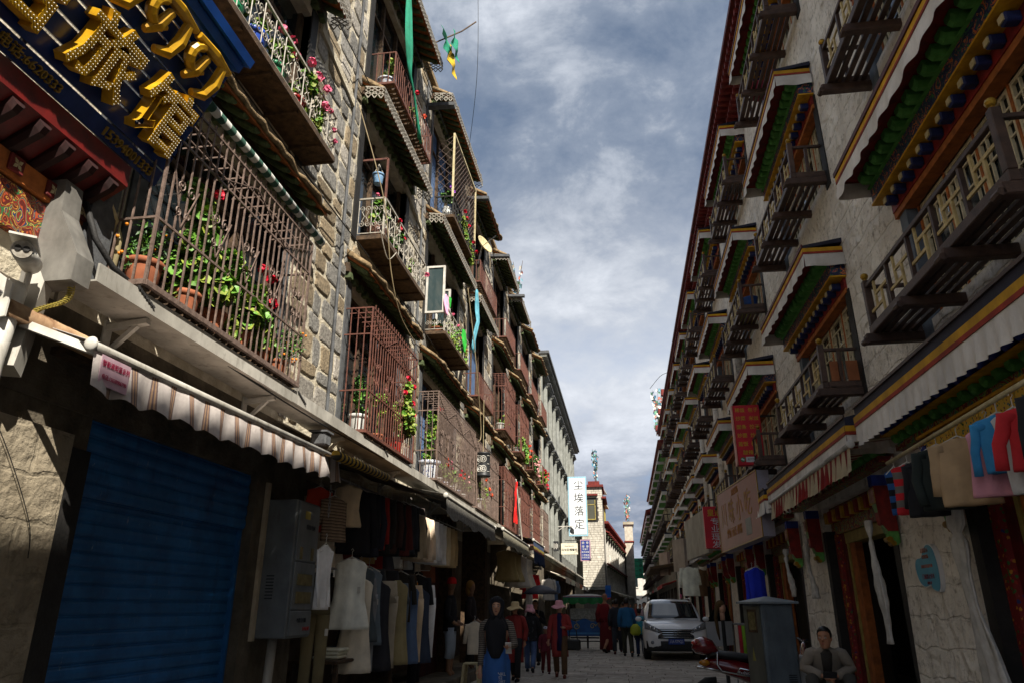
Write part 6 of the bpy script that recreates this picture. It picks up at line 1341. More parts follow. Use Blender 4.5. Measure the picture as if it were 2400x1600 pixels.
for i in range(10):
    w = MB().box(-10 + i * 2.6, -8.6 + i * 2.6, 117.96, 118, 4.4, 6.2).build('window', m_glass, cl); MB().box(-10.1 + i * 2.6, -8.5 + i * 2.6, 117.9, 117.96, 4.25, 4.4).build('sill', m_white, w)
# ---- right: second and third building
m_rs = M('right_grey_stone', '9c9788', '7d786b', sc=3, rough=.92, bump=.8, bsc=10, grime=.25)
def far_right(name, label, y0, y1, ztop, n, x=XR):
    t = thing(name, label, 'building', (x + 2, (y0 + y1) / 2, 0)); MB().box(x, 14, y0, y1, 0, ztop).build('wall', m_rs, t)
    s = MB(); s.prism([(x - .6, ztop), (x - .6, ztop + .12), (x, ztop + .3), (x, ztop - .1)], lambda u, v: Vector((u, y0, v)), lambda u, v: Vector((u, y1, v))); s.build('cornice', m_rib, t)
    bl = MB().bbox(-.5, .5, -.5, .5, -.5, .5, .03); me = bpy.data.meshes.new('quoin'); me.from_pydata(bl.v, [], bl.f); me.materials.append(m_rs)
    z = 3.2; k = 0
    while z < ztop - .4: put('quoin', me, t, (x - .02, y0 + .35, z), None, (.14, .9 if k % 2 else .6, .32)); z += .36; k += 1
    st = (y1 - y0 - 1.5) / n
    for i in range(n):
        a = y0 + 1.4 + st * i; L_ = st - 1.1
        for l in range(3):
            zf = 3.8 + l * (ztop - 3.4) / 3.0; zc = zf + (ztop - 3.4) / 3 - .7
            w = MB().box(x - .03, x - .01, a, a + L_, zf + .1, zc - .3).build('window', m_glass, t)
            s = MB()
            for q in range(4): s.box(x - .07, x - .03, a + (L_ - .06) * q / 3, a + (L_ - .06) * q / 3 + .06, zf + .1, zc - .3)
            for q in (.3, .7): s.box(x - .065, x - .031, a, a + L_, zf + .1 + (zc - .4 - zf) * q, zf + .15 + (zc - .4 - zf) * q)
            s.build('window_lattice', m_lat, w)
            s = MB(); s.k = 0; s.box(x - .5, x, a - .2, a + L_ + .2, zc, zc + .08); s.k = 1; s.box(x - .51, x - .49, a - .21, a + L_ + .21, zc - .22, zc); s.box(x - .49, x, a - .21, a - .195, zc - .22, zc); s.k = 2; s.box(x - .4, x, a - .1, a + L_ + .1, zc - .18, zc - .001); s.k = 3; s.box(x - .515, x - .505, a - .21, a + L_ + .21, zc - .03, zc + .0); s.build('window_canopy', [m_navy, m_cloth, m_green, m_yband], t)
            if l < 3:
                s = MB(); 
                for q in range(4): yy = a + (L_ - .1) * q / 3; s.box(x - .55, x, yy, yy + .1, zf - .05, zf + .05)
                s.box(x - .5, x - .42, a, a + L_, zf + .05, zf + .13); s.box(x - .49, x - .43, a, a + L_, zf + .5, zf + .55)
                for q in range(9): yy = a + (L_ - .05) * q / 8; s.box(x - .48, x - .44, yy, yy + .05, zf + .13, zf + .5)
                for q in range(3): s.box(x - .4 + q * .14, x - .32 + q * .14, a, a + L_, zf + .051, zf + .08)
                s.box(x - .43, x, a, a + .05, zf + .5, zf + .549); s.box(x - .43, x, a, a + .05, zf + .05, zf + .129); s.box(x - .25, x - .2, a + .002, a + .048, zf + .13, zf + .5); s.build('balcony', m_bwood, t)
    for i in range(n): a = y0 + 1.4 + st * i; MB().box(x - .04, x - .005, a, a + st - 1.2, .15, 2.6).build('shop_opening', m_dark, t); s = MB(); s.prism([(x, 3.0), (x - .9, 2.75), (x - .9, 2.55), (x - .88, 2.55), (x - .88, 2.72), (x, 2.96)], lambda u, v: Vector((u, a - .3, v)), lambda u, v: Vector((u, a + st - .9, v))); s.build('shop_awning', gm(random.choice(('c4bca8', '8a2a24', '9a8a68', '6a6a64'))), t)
    return t
far_right('block_cornered_building', 'grey building with block quoins beyond the plaster building on the right', 46.02, 74, 11.3, 7)
far_right('far_right_building', 'farthest balconied building at the end of the right row', 74.02, 112, 10.4, 8, XR - .15)
# ---- prayer-flag bundles on the roofs
def flagbundle(label, x, y, z, h, n=26, spread=.25):
    t = thing('prayer_flag_bundle', label, 'prayer flags', (x, y, z), 'prayer flag bundles on the roofs'); s = MB()
    sticks = [(rj(spread * .3), rj(spread * .3), rj(spread), rj(spread * .6), h * random.uniform(.75, 1)) for _ in range(5)]
    for a, b, c, d, hh in sticks: s.tube([(x + a, y + b, z), (x + a + c * .4, y + b + d * .4, z + hh * .5), (x + a + c, y + b + d, z + hh)], [.022, .016, .008], 5)
    s.build('sticks', m_dwood, t); n *= 3; ms = [gm('3a6478'), gm('4a6e58'), gm('5a7a86'), gm('8a5448'), gm('b4b0a8')]; q = [MB() for _ in ms]
    for _ in range(n):
        a, b, c, d, hh = random.choice(sticks); f = random.uniform(.15, .98); k = random.randrange(5); p = Vector((x + a + c * f, y + b + d * f, z + hh * f)); w = h * random.uniform(.028, .06)
        u = Vector((random.gauss(0, 1), rj(.6), rj(.5))).normalized(); v = Vector((rj(.5), rj(.5), -1)).normalized()
        q[k].add([p, p + u * w, p + u * w * .8 + v * w * 1.4 + Vector((0, .03, 0)), p + v * w * 1.3], [(0, 1, 2, 3)])
    for k, m in enumerate(ms):
        if q[k].v: tag(q[k].build('flag_cloths', m, t), kind='stuff')
flagbundle('prayer flag bundle on the right roof edge, nearest on that side', 2.6, 47, 11.9, 3.4, 40, .45); flagbundle('prayer flag bundle on top of the white block tower', -2.0, 58.6, 10.9, 3.0, 40, .25); flagbundle('prayer flag bundle on the distant white corner pillar', .65, 89, 10.9, 3.8, 50, .3); flagbundle('small prayer flag bundle on the left roof between the caged bays', -3.5, 24.5, 12.1, 2.0, 34, .3)
wire('thin antenna wire sticking out from the right roof edge', [(2.5, 33, 11.8), (2.1, 33.3, 11.7), (1.6, 33.6, 11.2)], .012, m_wireb)
for i, (y, z) in enumerate(((37.5, 11.95), (41.5, 11.95), (45.7, 11.95))): tag(MB().bbox(2.35, 2.75, y, y + .3, z, z + .35, .02).build('roof_chimney', m_rib), 'small red roof post, %s along the right roof edge' % ('first', 'second', 'third')[i], 'roof post')
# ------------------------------------------------------------------ signs
m_sred = M('sign_red', 'd01a2e', 'b41426', sc=3, rough=.4); m_syel = M('sign_yellow', 'd6b92a', 'c0a31e', rough=.5); m_swht = M('sign_white', 'd8dadc', 'c4c6c8', sc=3, rough=.4); m_sink = M('sign_ink', '23262a', '1b1d20', rough=.5)
FX, FZ = (1, 0, 0), (0, 0, 1)
t = thing('menu_sign', 'red vertical menu sign with yellow dish names on the right', 'sign', (2.5, 14.5, 4))
MB().bbox(2.29, 2.8, 14.5, 14.66, 4.02, 5.22, .01).build('box', m_sred, t); MB().bbox(2.262, 2.287, 14.49, 14.67, 4.02, 5.22, .004).build('pale_edge', M('edge_pink', 'd09a8a', 'b88070', rough=.5), t)
for i, (a, b) in enumerate((('稀饭', '包子'), ('炒菜', '米饭'), ('面条', '饺子'), ('炒面', '炒饭'), ('盖饭', '砂锅'))):
    for q, w in ((2.42, a), (2.67, b)): text(w, m_syel, (q, 14.494, 5.11 - i * .17), FX, FZ, .098, .002, t, 'menu_lettering')
text('酸辣粉', m_syel, (2.545, 14.494, 4.26), FX, FZ, .098, .002, t, 'menu_lettering')
MB().lathe([(.001, -.003), (.045, -.003), (.045, .001), (.001, .001)], (2.38, 14.494, 4.13), 16, 'Y').build('green_round_logo', M('logo_green', '3a8a5a', '2c744a'), t); MB().ball((2.37, 14.489, 4.135), .022, .004, .018).build('logo_bubble', m_swht, t); MB().ball((2.392, 14.489, 4.122), .017, .004, .014).build('logo_bubble', m_swht, t)
MB().box(2.44, 2.62, 14.49, 14.496, 4.08, 4.18).build('white_plate', m_swht, t); text('支付宝', m_sink, (2.54, 14.488, 4.13), FX, FZ, .05, .001, t)
MB().box(2.66, 2.76, 14.49, 14.496, 4.08, 4.18).build('card_logo', M('logo_blue', '2a5a8a', '1e4468'), t); MB().box(2.665, 2.7, 14.487, 14.49, 4.085, 4.175).build('card_logo_red', M('logo_red', '8a2a34', '701f28'), t)
s = MB(); s.bar((2.8, 14.58, 5.0), (3.1, 14.58, 5.0), .03); s.bar((2.8, 14.58, 4.2), (3.1, 14.58, 4.2), .03); s.build('brackets', m_black, t)
t = thing('snack_sign', 'large faded pink lightbox sign with yellow characters on the right', 'sign', (2.45, 16, 2.6))
P0, P1 = Vector((2.56, 14.25, 0)), Vector((2.26, 18.0, 0)); dx = (P1 - P0).normalized(); nx = Vector((-dx.y, dx.x, 0))
def sg(u, z, o=0): return P0 + (P1 - P0) * u + Vector((0, 0, z)) + nx * o
m_spink = M('sign_faded_red', '8c3a34', '782e28', sc=2, rough=.35, spec=.25)
s = MB(); s.prism([(0, 2.66), (1, 2.62), (1, 3.94), (0, 3.88)], lambda u, v: sg(u, v, 0), lambda u, v: sg(u, v, -.22)); s.build('box', M('sign_side', 'a6a2b0', '8e8a98', sc=3, rough=.5), t)
s = MB(); s.prism([(.005, 2.68), (.995, 2.64), (.995, 3.92), (.005, 3.86)], lambda u, v: sg(u, v, .012), lambda u, v: sg(u, v, .002)); s.build('face', m_spink, t)
s = MB()
for a, b in (((0, 2.66), (1, 2.62)), ((1, 2.62), (1, 3.94)), ((1, 3.94), (0, 3.88)), ((0, 3.88), (0, 2.66))): s.bar(sg(*a, .012), sg(*b, .012), .02, .02)
s.build('gold_trim', m_gold, t)
for i, w in enumerate('川味小吃'): text(w, M('faded_gold', 'b08448', '94703a'), sg(.83 - i * .2, 3.36, .014), -dx, FZ, .58, .002, t, 'sign_character')
text('炒饭 面条 砂锅', M('sign_ochre', 'b07a30', '946424'), sg(.6, 2.95, .014), -dx, FZ, .22, .002, t); text('欢迎光临', M('sign_ochre', 'b07a30', '946424'), sg(.5, 3.76, .014), -dx, FZ, .16, .002, t)
s = MB(); s.prism([(.2, 2.78), (.32, 2.775), (.32, 3.1), (.2, 3.1)], lambda u, v: sg(u, v, .016), lambda u, v: sg(u, v, .013)); s.build('pale_sticker', M('pale_sticker', 'a9a89e', '8f8e86'), t)
t = thing('hairdresser_sign', 'red vertical hairdresser sign with white and yellow characters behind the pink lightbox', 'sign', (2.4, 21, 2.9))
MB().bbox(2.17, 2.75, 20.5, 20.66, 2.9, 4.0, .01).build('box', m_sred, t); text('皇冠', m_syel, (2.46, 20.494, 3.82), FX, FZ, .2, .002, t)
for i, w in enumerate('专业理发'): text(w, m_swht, (2.46, 20.494, 3.59 - i * .2), FX, FZ, .2, .002, t, sx=1.3)
MB().bar((2.7, 20.6, 3.9), (3.1, 20.6, 3.9), .03).build('bracket', m_black, t)
def board(label, a, b, z0, z1, m, d=.12, name='sign_board'):
    a, b = Vector(a), Vector(b); n = (b - a).cross(Vector((0, 0, 1))).normalized() * d; s = MB()
    s.prism([(0, z0), (1, z0), (1, z1), (0, z1)], lambda u, v: Vector((*(a + (b - a) * u).xy, v)), lambda u, v: Vector((*(a + (b - a) * u + n).xy, v))); t = thing(name, label, 'sign', (*((a + b) / 2).xy, z0)); s.build('box', m, t); return t
m_sgrey = M('blank_sign', 'b4ad9c', '958e7e', sc=2, rough=.6, grime=.2)
board('blank cream board behind the red hairdresser sign', (2.3, 21.2, 0), (2.0, 24.8, 0), 2.85, 4.05, m_sgrey)
board('narrow pale board hanging over the street, right of the other', (2.28, 29.5, 0), (1.9, 30.4, 0), 2.75, 3.95, M('blank_sign2', 'b8a898', '988a7c', sc=2, rough=.6)); board('narrow pale pink board hanging over the street, left of the other', (1.9, 34.5, 0), (1.58, 35.6, 0), 2.8, 3.8, M('blank_sign3', 'b59c8e', '977f73', sc=2, rough=.6))
t = thing('green_sign', 'teal green vertical sign with dark characters hanging at the far end', 'sign', (.7, 40, 2.9)); MB().bbox(.5, .93, 40, 40.12, 2.86, 3.86, .008).build('box', M('sign_green', '1f9a78', '188064', rough=.5), t)
for i, w in enumerate('随缘客栈'): text(w, m_sink, (.79, 39.994, 3.71 - i * .235), FX, FZ, .19, .002, t)
for i in range(4): text('客栈', m_sink, (.6, 39.994, 3.7 - i * .235), FX, FZ, .075, .002, t)
MB().bar((.9, 40.06, 3.8), (3.05, 40.06, 3.8), .04).build('bracket', m_black, t)
t = thing('vertical_white_sign', 'tall white vertical sign with four black calligraphic characters on the left', 'sign', (-2.5, 42, 5.2)); MB().bbox(-3.05, -1.97, 42, 42.16, 5.2, 8.55, .01).build('box', M('sign_pale_blue', '9cc0d0', '7fa8ba', rough=.5), t); MB().box(-2.97, -2.05, 41.985, 42, 5.3, 8.45).build('face', M('sign_face', 'e8ebee', 'd8dcdf', sc=2, rough=.4), t)
for i, w in enumerate('尘埃落定'): text(w, m_sink, (-2.43, 41.982, 8.02 - i * .73), FX, FZ, .58, .002, t, 'calligraphy')
text('民族风情', M('pale_ink', 'b8c4c8', 'a8b4b8'), (-2.4, 41.982, 5.6), FX, FZ, .14, .002, t)
s = MB(); s.ball((-2.86, 41.98, 5.5), .12, .01, .16); s.ball((-2.8, 41.97, 5.4), .07, .01, .07); s.build('ink_flower', m_sink, t)
s = MB(); s.bar((-3.7, 42.05, 5.75), (-2.8, 41.9, 5.75), .05); s.bar((-3.7, 42.05, 5.5), (-3.3, 41.95, 5.72), .04); s.build('wall_bracket', m_white, t)
t = thing('cream_shop_sign', 'small cream sign with a line of black characters under the tall white sign', 'sign', (-2.85, 39.5, 4.1)); MB().bbox(-3.3, -2.42, 39.5, 39.6, 4.05, 4.62, .008).build('box', M('sign_cream', 'd8d2be', 'c6c0ac', rough=.5), t); text('马米亚嘎餐吧', m_sink, (-2.86, 39.494, 4.28), FX, FZ, .14, .002, t); text('Mamiya Garden Bar', m_sink, (-2.86, 39.494, 4.48), FX, FZ, .06, .002, t); MB().bar((-3.7, 39.55, 4.6), (-3.2, 39.55, 4.6), .04).build('bracket', m_black, t)
t = thing('blue_poster_sign', 'small blue and white poster sign with dotted border beside the white tower', 'sign', (-2.4, 47, 4.2)); MB().bbox(-2.72, -2.08, 47, 47.1, 4.15, 5.45, .008).build('box', M('sign_dots', 'b8a8b8', '8a4a5a', sc=22, rough=.5), t); MB().box(-2.66, -2.14, 46.985, 47, 4.22, 5.38).build('face', M('sign_deep_blue', '2c3c88', '22306e', rough=.5), t)
for x in (-2.53, -2.27):
    for z in (5.25, 5.03): MB().lathe([(.001, -.004), (.08, -.004), (.08, .004), (.001, .004)], (x, 46.982, z), 14, 'Y').build('round_photo', M('photo_grey', 'a8aab0', '7c7e88', sc=14), t)
for i, z in enumerate((4.85, 4.68, 4.5, 4.35)): text(('茶餐厅', '咖啡简餐', '二楼雅座', '欢迎光临')[i], m_swht, (-2.4, 46.98, z), FX, FZ, .12, .002, t)
MB().bar((-3.7, 47.05, 5.4), (-2.6, 47.05, 5.4), .04).build('bracket', m_black, t)
t = thing('black_lamp_box', 'small black lantern box with white pattern beside the cream sign', 'lantern', (-3.35, 38.5, 4.2)); MB().bbox(-3.6, -3.34, 38.4, 38.66, 4.15, 4.65, .01).build('box', m_blkpot, t); s = MB(); [s.box(-3.58 + .06 * i, -3.55 + .06 * i, 38.385, 38.4, 4.25 + .05 * (i % 2), 4.55 - .04 * (i % 2)) for i in range(4)]; s.build('white_pattern', m_white, t)
# cartoon-bubble plaque, its figure left out
t = thing('bubble_plaque', 'light blue cloud-shaped plaque with red text on the white pier', 'plaque', (3.0, 8.12, 1.58)); out = []
ctrl = [(-.2, .22), (-.16, .31), (-.06, .33), (0, .42), (.08, .47), (.16, .43), (.2, .3), (.21, .12), (.19, -.04), (.14, -.09), (.06, -.06), (.03, -.01), (-.06, -.03), (-.13, .0), (-.18, .08)]
def catm(P, k=4):
    o = []; n = len(P)
    for i in range(n):
        a, b, c, d = [Vector(P[(i + q) % n]) for q in (-1, 0, 1, 2)]
        for j in range(k): u = j / k; o.append(tuple(.5 * ((2 * b) + (c - a) * u + (2 * a - 5 * b + 4 * c - d) * u * u + (3 * b - a - 3 * c + d) * u ** 3)))
    return o
ctrl = [(u * 1.45, .2 + (v - .2) * .82) for u, v in ctrl]; ol = catm(ctrl); px = XR - .035
s = MB(); s.prism(ol, lambda u, v: Vector((px - .02, 8.12 - u, 1.6 + v)), lambda u, v: Vector((px + .03, 8.12 - u, 1.6 + v))); s.build('white_board', m_swht, t)
s = MB(); s.prism([(u * .94, .19 + (v - .19) * .95) for u, v in ol], lambda u, v: Vector((px - .024, 8.12 - u, 1.6 + v)), lambda u, v: Vector((px - .021, 8.12 - u, 1.6 + v))); s.build('blue_face', M('plaque_blue', '4a9ab4', '3f8aa4', rough=.5), t)
for w, z, c, k in (('友情提示', 1.96, 'a0522c', .05), ('欢迎光临', 1.9, 'a0522c', .042), ('请勿乱停乱放车辆', 1.81, 'c0705a', .036), ('门前禁止停车', 1.71, '8a2430', .052), ('谢谢合作', 1.65, '8a2430', .03)): text(w, M('plaque_ink' + c, c, rough=.6), (px - .026, 8.09, z), (0, -1, 0), FZ, k, .001, t)
# red striped awning under the second canopy on the right
m_rs2 = uvmat('red_stripe', ['c8b898', (.5, '8a1c18')], 22)
awning('red and cream striped scalloped awning under the white valance on the right', 2.42, 8.0, 12.5, 3.02, .3, m_rs2, .12, .03, name='striped_awning', slope=(2.95, 3.12), wav=1)
# brown sheet roof and awning further along on the right
s = MB(); s.prism([(3.05, 3.25), (1.05, 2.95), (1.05, 3.05), (3.05, 3.35)], lambda u, v: Vector((u, 32.5, v)), lambda u, v: Vector((u, 40, v))); tag(s.build('lean_to_roof', M('brown_sheet', '6a5034', '4c3a26', sc=4, rough=.8)), 'brown lean-to roof below the green sign on the right', 'roof')
# blue and red banner, white lamp, floodlight
s = MB(); s.k = 0; s.box(-1.5, -1.1, 55.5, 55.56, 2.1, 2.95); s.k = 1; s.prism([(-1.5, 1.9), (-1.1, 2.099), (-1.5, 2.099)], lambda u, v: Vector((u, 55.5, v)), lambda u, v: Vector((u, 55.56, v))); tag(s.build('shop_banner', [gm('1c4a8a'), gm('b02a2a')]), 'blue banner with a red tip at the foot of the white tower', 'banner')
t = thing('floodlight', 'dark floodlight under the gutter beyond the striped awning', 'lamp', (-3.35, 7.6, 3.1)); MB().bbox(-3.4, -3.22, 7.5, 7.66, 3.12, 3.26, .015).build('lamp_body', m_slate, t); MB().bar((-3.42, 7.58, 3.28), (-3.2, 7.58, 3.27), .2, .02).build('lamp_hood', m_slate, t)
for i, (y, z) in enumerate(((9.3, 3.22), (13.0, 3.22))): tag(MB().tube([(-3.4, y, z), (-3.4, y + .5, z)], .02, 8).build('strip_light', m_white, None, True), 'white strip light under the gutter, %s one' % ('nearer', 'farther')[i], 'lamp')
# buckets and bundles on the right balconies
def bucket(label, x, y, z, m, r=.17, h=.24, cat='basin'): t = thing('basin', label, cat, (x, y, z)); MB().lathe([(.001, 0), (r * .75, 0), (r, h * .95), (r * 1.06, h), (r * .95, h), (r * .72, .02), (.001, .02)], (x, y, z), 18).build('bowl', m, t, True)
bucket('pink plastic basin on a top-storey balcony on the right', 2.84, 11.3, 10.1, M('pink_plastic', 'c0405a', 'a02f48', rough=.4)); bucket('blue bucket on the middle-row balcony on the right', 2.83, 14.2, 7.08, M('blue_plastic', '2454a0', '1c4484', rough=.4), .15, .3); bucket('yellow-green tub beside the blue bucket on the right', 2.83, 14.9, 7.08, M('lime_plastic', 'a8a83a', '8a8a2c', rough=.4), .16, .2); bucket('grey basin on the third top-storey balcony on the right', 2.83, 14.5, 10.1, m_steel, .17, .16)
for y in (9.45, 9.7): MB().box(XB + .1 + (y - 9.45) * .8, XB + .26 + (y - 9.45) * .8, 9.2, 9.215, 4.1, 4.36).build('balcony_panel', M('plywood_orange', 'a0623a', '824c2b', sc=6), rb)
for i, (y, z) in enumerate(((16.9, 5.6), (16.9, 8.6), (21.8, 5.6), (26.1, 5.6))): tag(MB().tube([(2.98, y + .3, z - 2.6), (2.98, y + .3, z + 2.2)], .09, 14).build('white_downpipe', m_plaster, None, True), 'thick whitewashed downpipe on the right wall, %s' % ('nearest lower length', 'nearest upper length', 'second from the camera', 'third from the camera')[i], 'pipe')
# ------------------------------------------------------------------ people
m_skin = M('skin', 'b58263', '9a6a4e', sc=7, rough=.55); m_skin.node_tree.nodes['Principled BSDF'].inputs['Subsurface Weight'].default_value = .1; m_skin.node_tree.nodes['Principled BSDF'].inputs['Subsurface Radius'].default_value = (.02, .008, .004)
m_skinl = M('skin_light', 'd0a084', 'b98a6e', sc=7, rough=.5); m_hair = M('hair_black', '17130f', '0e0b09', sc=40, rough=.45); m_lip = M('lips', '9a4a44', '84403a', rough=.5); m_eye = M('eye_dark', '1c1613', '120e0c', rough=.25); m_eyew = M('eye_white', 'c8c2ba', 'b4aea6', rough=.3)
def remesh(o, v):
    m = o.modifiers.new('merge', 'REMESH'); m.mode = 'VOXEL'; m.voxel_size = v; m.use_smooth_shade = True
    k = o.modifiers.new('soften', 'SMOOTH'); k.factor = .5; k.iterations = 2
def person(label, x, y, H, heading, legs='walk', arms=None, top=None, bottom=None, shoes='1c1a19', hair='short', hat=None, skin=None, lean=0, z0=0.0, head_turn=0, vox=.012, slim=1.0, skirt=None, extras=None, group=None, foot=1):
    s_ = H / 1.70; f = Vector((math.cos(heading), math.sin(heading), 0)); r = Vector((f.y, -f.x, 0)); O = Vector((x, y, z0)); sk = skin or m_skin
    def P(a, b, c): return O + (r * a + f * b + Vector((0, 0, c))) * s_
    t = thing('person', label, 'person', (x, y, z0), group)
    up = 1 if legs != 'sit' else 0; hz = .93 if up else .40; ln = lean
    def T(a, b, c):  # torso point, leaning forward about the hips
        q = c - hz; return P(a, b + q * math.sin(ln), hz + q * math.cos(ln))
    C = hz + .32; N = hz + .53; Hd = hz + .66
    if legs == 'walk': L = {-1: [(.09, .03, .9), (.1, .16 * foot, .5), (.1, .20 * foot, .09)], 1: [(.09, .0, .9), (.1, .02 * foot, .49), (.1, -.30 * foot, .14)]}
    elif legs == 'stand': L = {-1: [(.09, 0, .9), (.11, .03, .49), (.11, 0, .08)], 1: [(.09, 0, .9), (.11, .04, .49), (.12, .02, .08)]}
    else: L = {-1: [(.1, .02, .42), (.22, .40, .47), (.22, .40, .09)], 1: [(.1, .02, .42), (.2, .42, .46), (.18, .46, .09)]}
    A = arms or {-1: [(.25, -.06, C - .14), (.24, .06, C - .38)], 1: [(.25, .05, C - .14), (.25, .16, C - .36)]}
    b = MB(); R_ = lambda *q: [v * s_ for v in q]
    wd, dd = r, f
    def rg(c, a, d): return ring(c, wd, dd, a * s_, d * s_)
    b.loft([rg(T(0, 0, hz - .08), .1, .08), rg(T(0, 0, hz), .155, .1), rg(T(0, 0, hz + .15), .135, .09), rg(T(0, .01, C), .16, .105), rg(T(0, 0, hz + .43), .15, .085), rg(T(0, 0, N - .03), .08, .06), rg(T(0, .005, N + .02), .05, .05), rg(T(0, .015, Hd - .06), .05, .055)])
    # head: skull, jaw, nose, ears
    hc = T(0, .025, Hd); ht = Matrix.Rotation(head_turn, 3, 'Z'); hf = ht @ f; hr = ht @ r; U = Vector((0, 0, 1)); hp = lambda a, c, d: hc + (hr * a + hf * c + U * d) * s_
    b.loft([[hp(a * math.cos(q), o + c * math.sin(q), zz) for q in [2 * math.pi * j / 16 for j in range(16)]] for zz, a, c, o in ((-.115, .028, .03, .035), (-.1, .045, .05, .025), (-.06, .062, .078, .01), (0, .073, .092, 0), (.05, .074, .094, -.005), (.09, .062, .08, -.008), (.115, .04, .05, -.01), (.125, .012, .015, -.01))])
    b.tube([hp(0, .085, .012), hp(0, .105, -.02), hp(0, .092, -.03)], R_(.009, .014, .01), 8, round_=True)
    for q in (-1, 1): b.ball(hp(q * .074, -.005, -.005), .012 * s_, .02 * s_, .028 * s_)
    for q in (-1, 1):
        a0 = T(q * .16, 0, hz + .43); e, w = P(q * A[q][0][0], A[q][0][1], A[q][0][2]), P(q * A[q][1][0], A[q][1][1], A[q][1][2])
        if lean: e = T(q * A[q][0][0], A[q][0][1], A[q][0][2]); w = T(q * A[q][1][0], A[q][1][1], A[q][1][2])
        limb(b, [a0, a0.lerp(e, .5), e, e.lerp(w, .4), w], R_(.04, .044, .038, .037, .026), 10)
        d = (w - e).normalized(); sd = d.cross(U if abs(d.z) < .8 else f).normalized(); nn = sd.cross(d)
        limb(b, [w, w + d * .05 * s_, w + d * .085 * s_], R_(.024, .036, .034), 8, .55)
        for k, ll in enumerate((.062, .072, .068, .054)):
            o = w + d * .085 * s_ + sd * (k - 1.5) * .018 * s_; limb(b, [o, o + d * ll * .5 * s_, o + d * ll * .85 * s_ - nn * q * .02 * s_], R_(.0095, .0085, .007), 6)
        o = w + d * .03 * s_ + sd * .03 * q * s_; limb(b, [o, o + (d * .035 + sd * .02 * q) * s_, o + (d * .06 + sd * .02 * q) * s_], R_(.011, .0095, .008), 6)
        l = [P(q * u, v, w2) for u, v, w2 in L[q]]; limb(b, [l[0], l[0].lerp(l[1], .5), l[1], l[1].lerp(l[2], .4), l[2]], R_(.085, .074, .055, .052, .036), 10)
        limb(b, [l[2], l[2] + (f * .1 - U * .04) * s_], R_(.036, .03), 8)
    body = b.build('body', sk, t, True); remesh(body, vox)
    # face
    e = MB(); e2 = MB()
    for q in (-1, 1): e2.ball(hp(q * .03, .083, .008), .0125 * s_, .008 * s_, .0085 * s_, 8, 6); e.ball(hp(q * .03, .0885, .008), .006 * s_, .005 * s_, .0065 * s_, 8, 6); e.bar(hp(q * .016, .09, .03), hp(q * .046, .083, .031), .004 * s_, .005 * s_)
    e.build('eyes', m_eye, t); e2.build('eye_whites', m_eyew, t); MB().ball(hp(0, .082, -.058), .02 * s_, .012 * s_, .007 * s_, 10, 6).build('mouth', m_lip, t, True)
    if hair:
        hb = MB(); lo = -.03 if hair == 'short' else -.09
        hb.loft([[hp(a * math.cos(q), o + c * math.sin(q) if math.sin(q) < .35 or zz > .055 else o + c * .35 + .0 * zz, zz) for q in [2 * math.pi * j / 18 for j in range(18)]] for zz, a, c, o in ((lo, .066, .085, -.02), (.0, .08, .1, -.014), (.05, .084, .106, -.01), (.09, .074, .096, -.008), (.122, .05, .062, -.01), (.14, .014, .018, -.012))])
        if hair == 'long': hb.loft([ring(hp(0, -.07, zz), hr, hf, a * s_, c * s_) for zz, a, c in ((.03, .07, .04), (-.1, .075, .045), (-.2, .07, .04), (-.3, .04, .02))])
        hb.build('hair', m_hair, t, True)
    # clothes
    if top:
        c, hem, fl, ml = top[:4]; g = MB(); m = ml or gm(c); pz = .004
        rows = [(N + .0, .062, .062), (N - .015, .085, .075), (hz + .495, .135, .092), (hz + .46, .172, .102), (hz + .42, .185, .112), (C, .186, .125), (hz + .15, .172, .115), (hz, .19, .13)]
        q = hz - .1
        while q > hem: rows.append((q, .19 + fl * (hz - q), .135 + fl * .8 * (hz - q))); q -= .12
        rows.append((hem, .19 + fl * (hz - hem), .135 + fl * .8 * (hz - hem)))
        g.loft([ring(T(0, 0, a) if a > hz or up else P(0, .0, a), wd, dd, w * s_ * slim, d * s_, 9, .09 + (.08 if a < hz else 0), a * 9, 30) for a, w, d in rows])
        for q in (-1, 1):
            a0 = T(q * .15, 0, hz + .48); F2 = T if lean else P; ee, ww = F2(q * A[q][0][0], A[q][0][1], A[q][0][2]), F2(q * A[q][1][0], A[q][1][1], A[q][1][2])
            g.tube([T(q * .08, 0, hz + .455), T(q * .135, 0, hz + .455), T(q * .178, 0, hz + .43), T(q * .19, 0, hz + .4).lerp(ee, .3), T(q * .19, 0, hz + .4).lerp(ee, .65), ee, ee.lerp(ww, .3), ee.lerp(ww, .65), ee.lerp(ww, .93)], [v * slim for v in R_(.03, .06, .07, .068, .064, .06, .058, .053, .05)], 14)
        g.build('coat' if hem < .8 else 'jacket', m, t, True)
    if bottom:
        g = MB(); m = gm(bottom); up_ = hz
        g.loft([ring(P(0, 0, q), wd, dd, a * s_, d * s_) for q, a, d in ((hz + .06, .16, .11), (hz - .02, .178, .12), (hz - .12, .175, .12))])
        for q in (-1, 1):
            l = [P(q * u, v, w2) for u, v, w2 in L[q]]; g.tube([l[0] + U * .02 * s_, l[0].lerp(l[1], .5), l[1], l[1].lerp(l[2], .5), l[1].lerp(l[2], .96)], R_(.1, .092, .076, .07, .068), 12)
        g.build('trousers', m, t, True)
    if skirt: g = MB(); g.loft([ring(P(0, .02 * i, q), wd, dd, a * s_, d * s_, 7, .12, q * 5, 28) for i, (q, a, d) in enumerate(((hz + .05, .17, .12), (.7, .2, .15), (.4, .22, .17), (.12, .24, .19), (.1, .235, .185)))]); g.build('robe_skirt', gm(skirt), t, True)
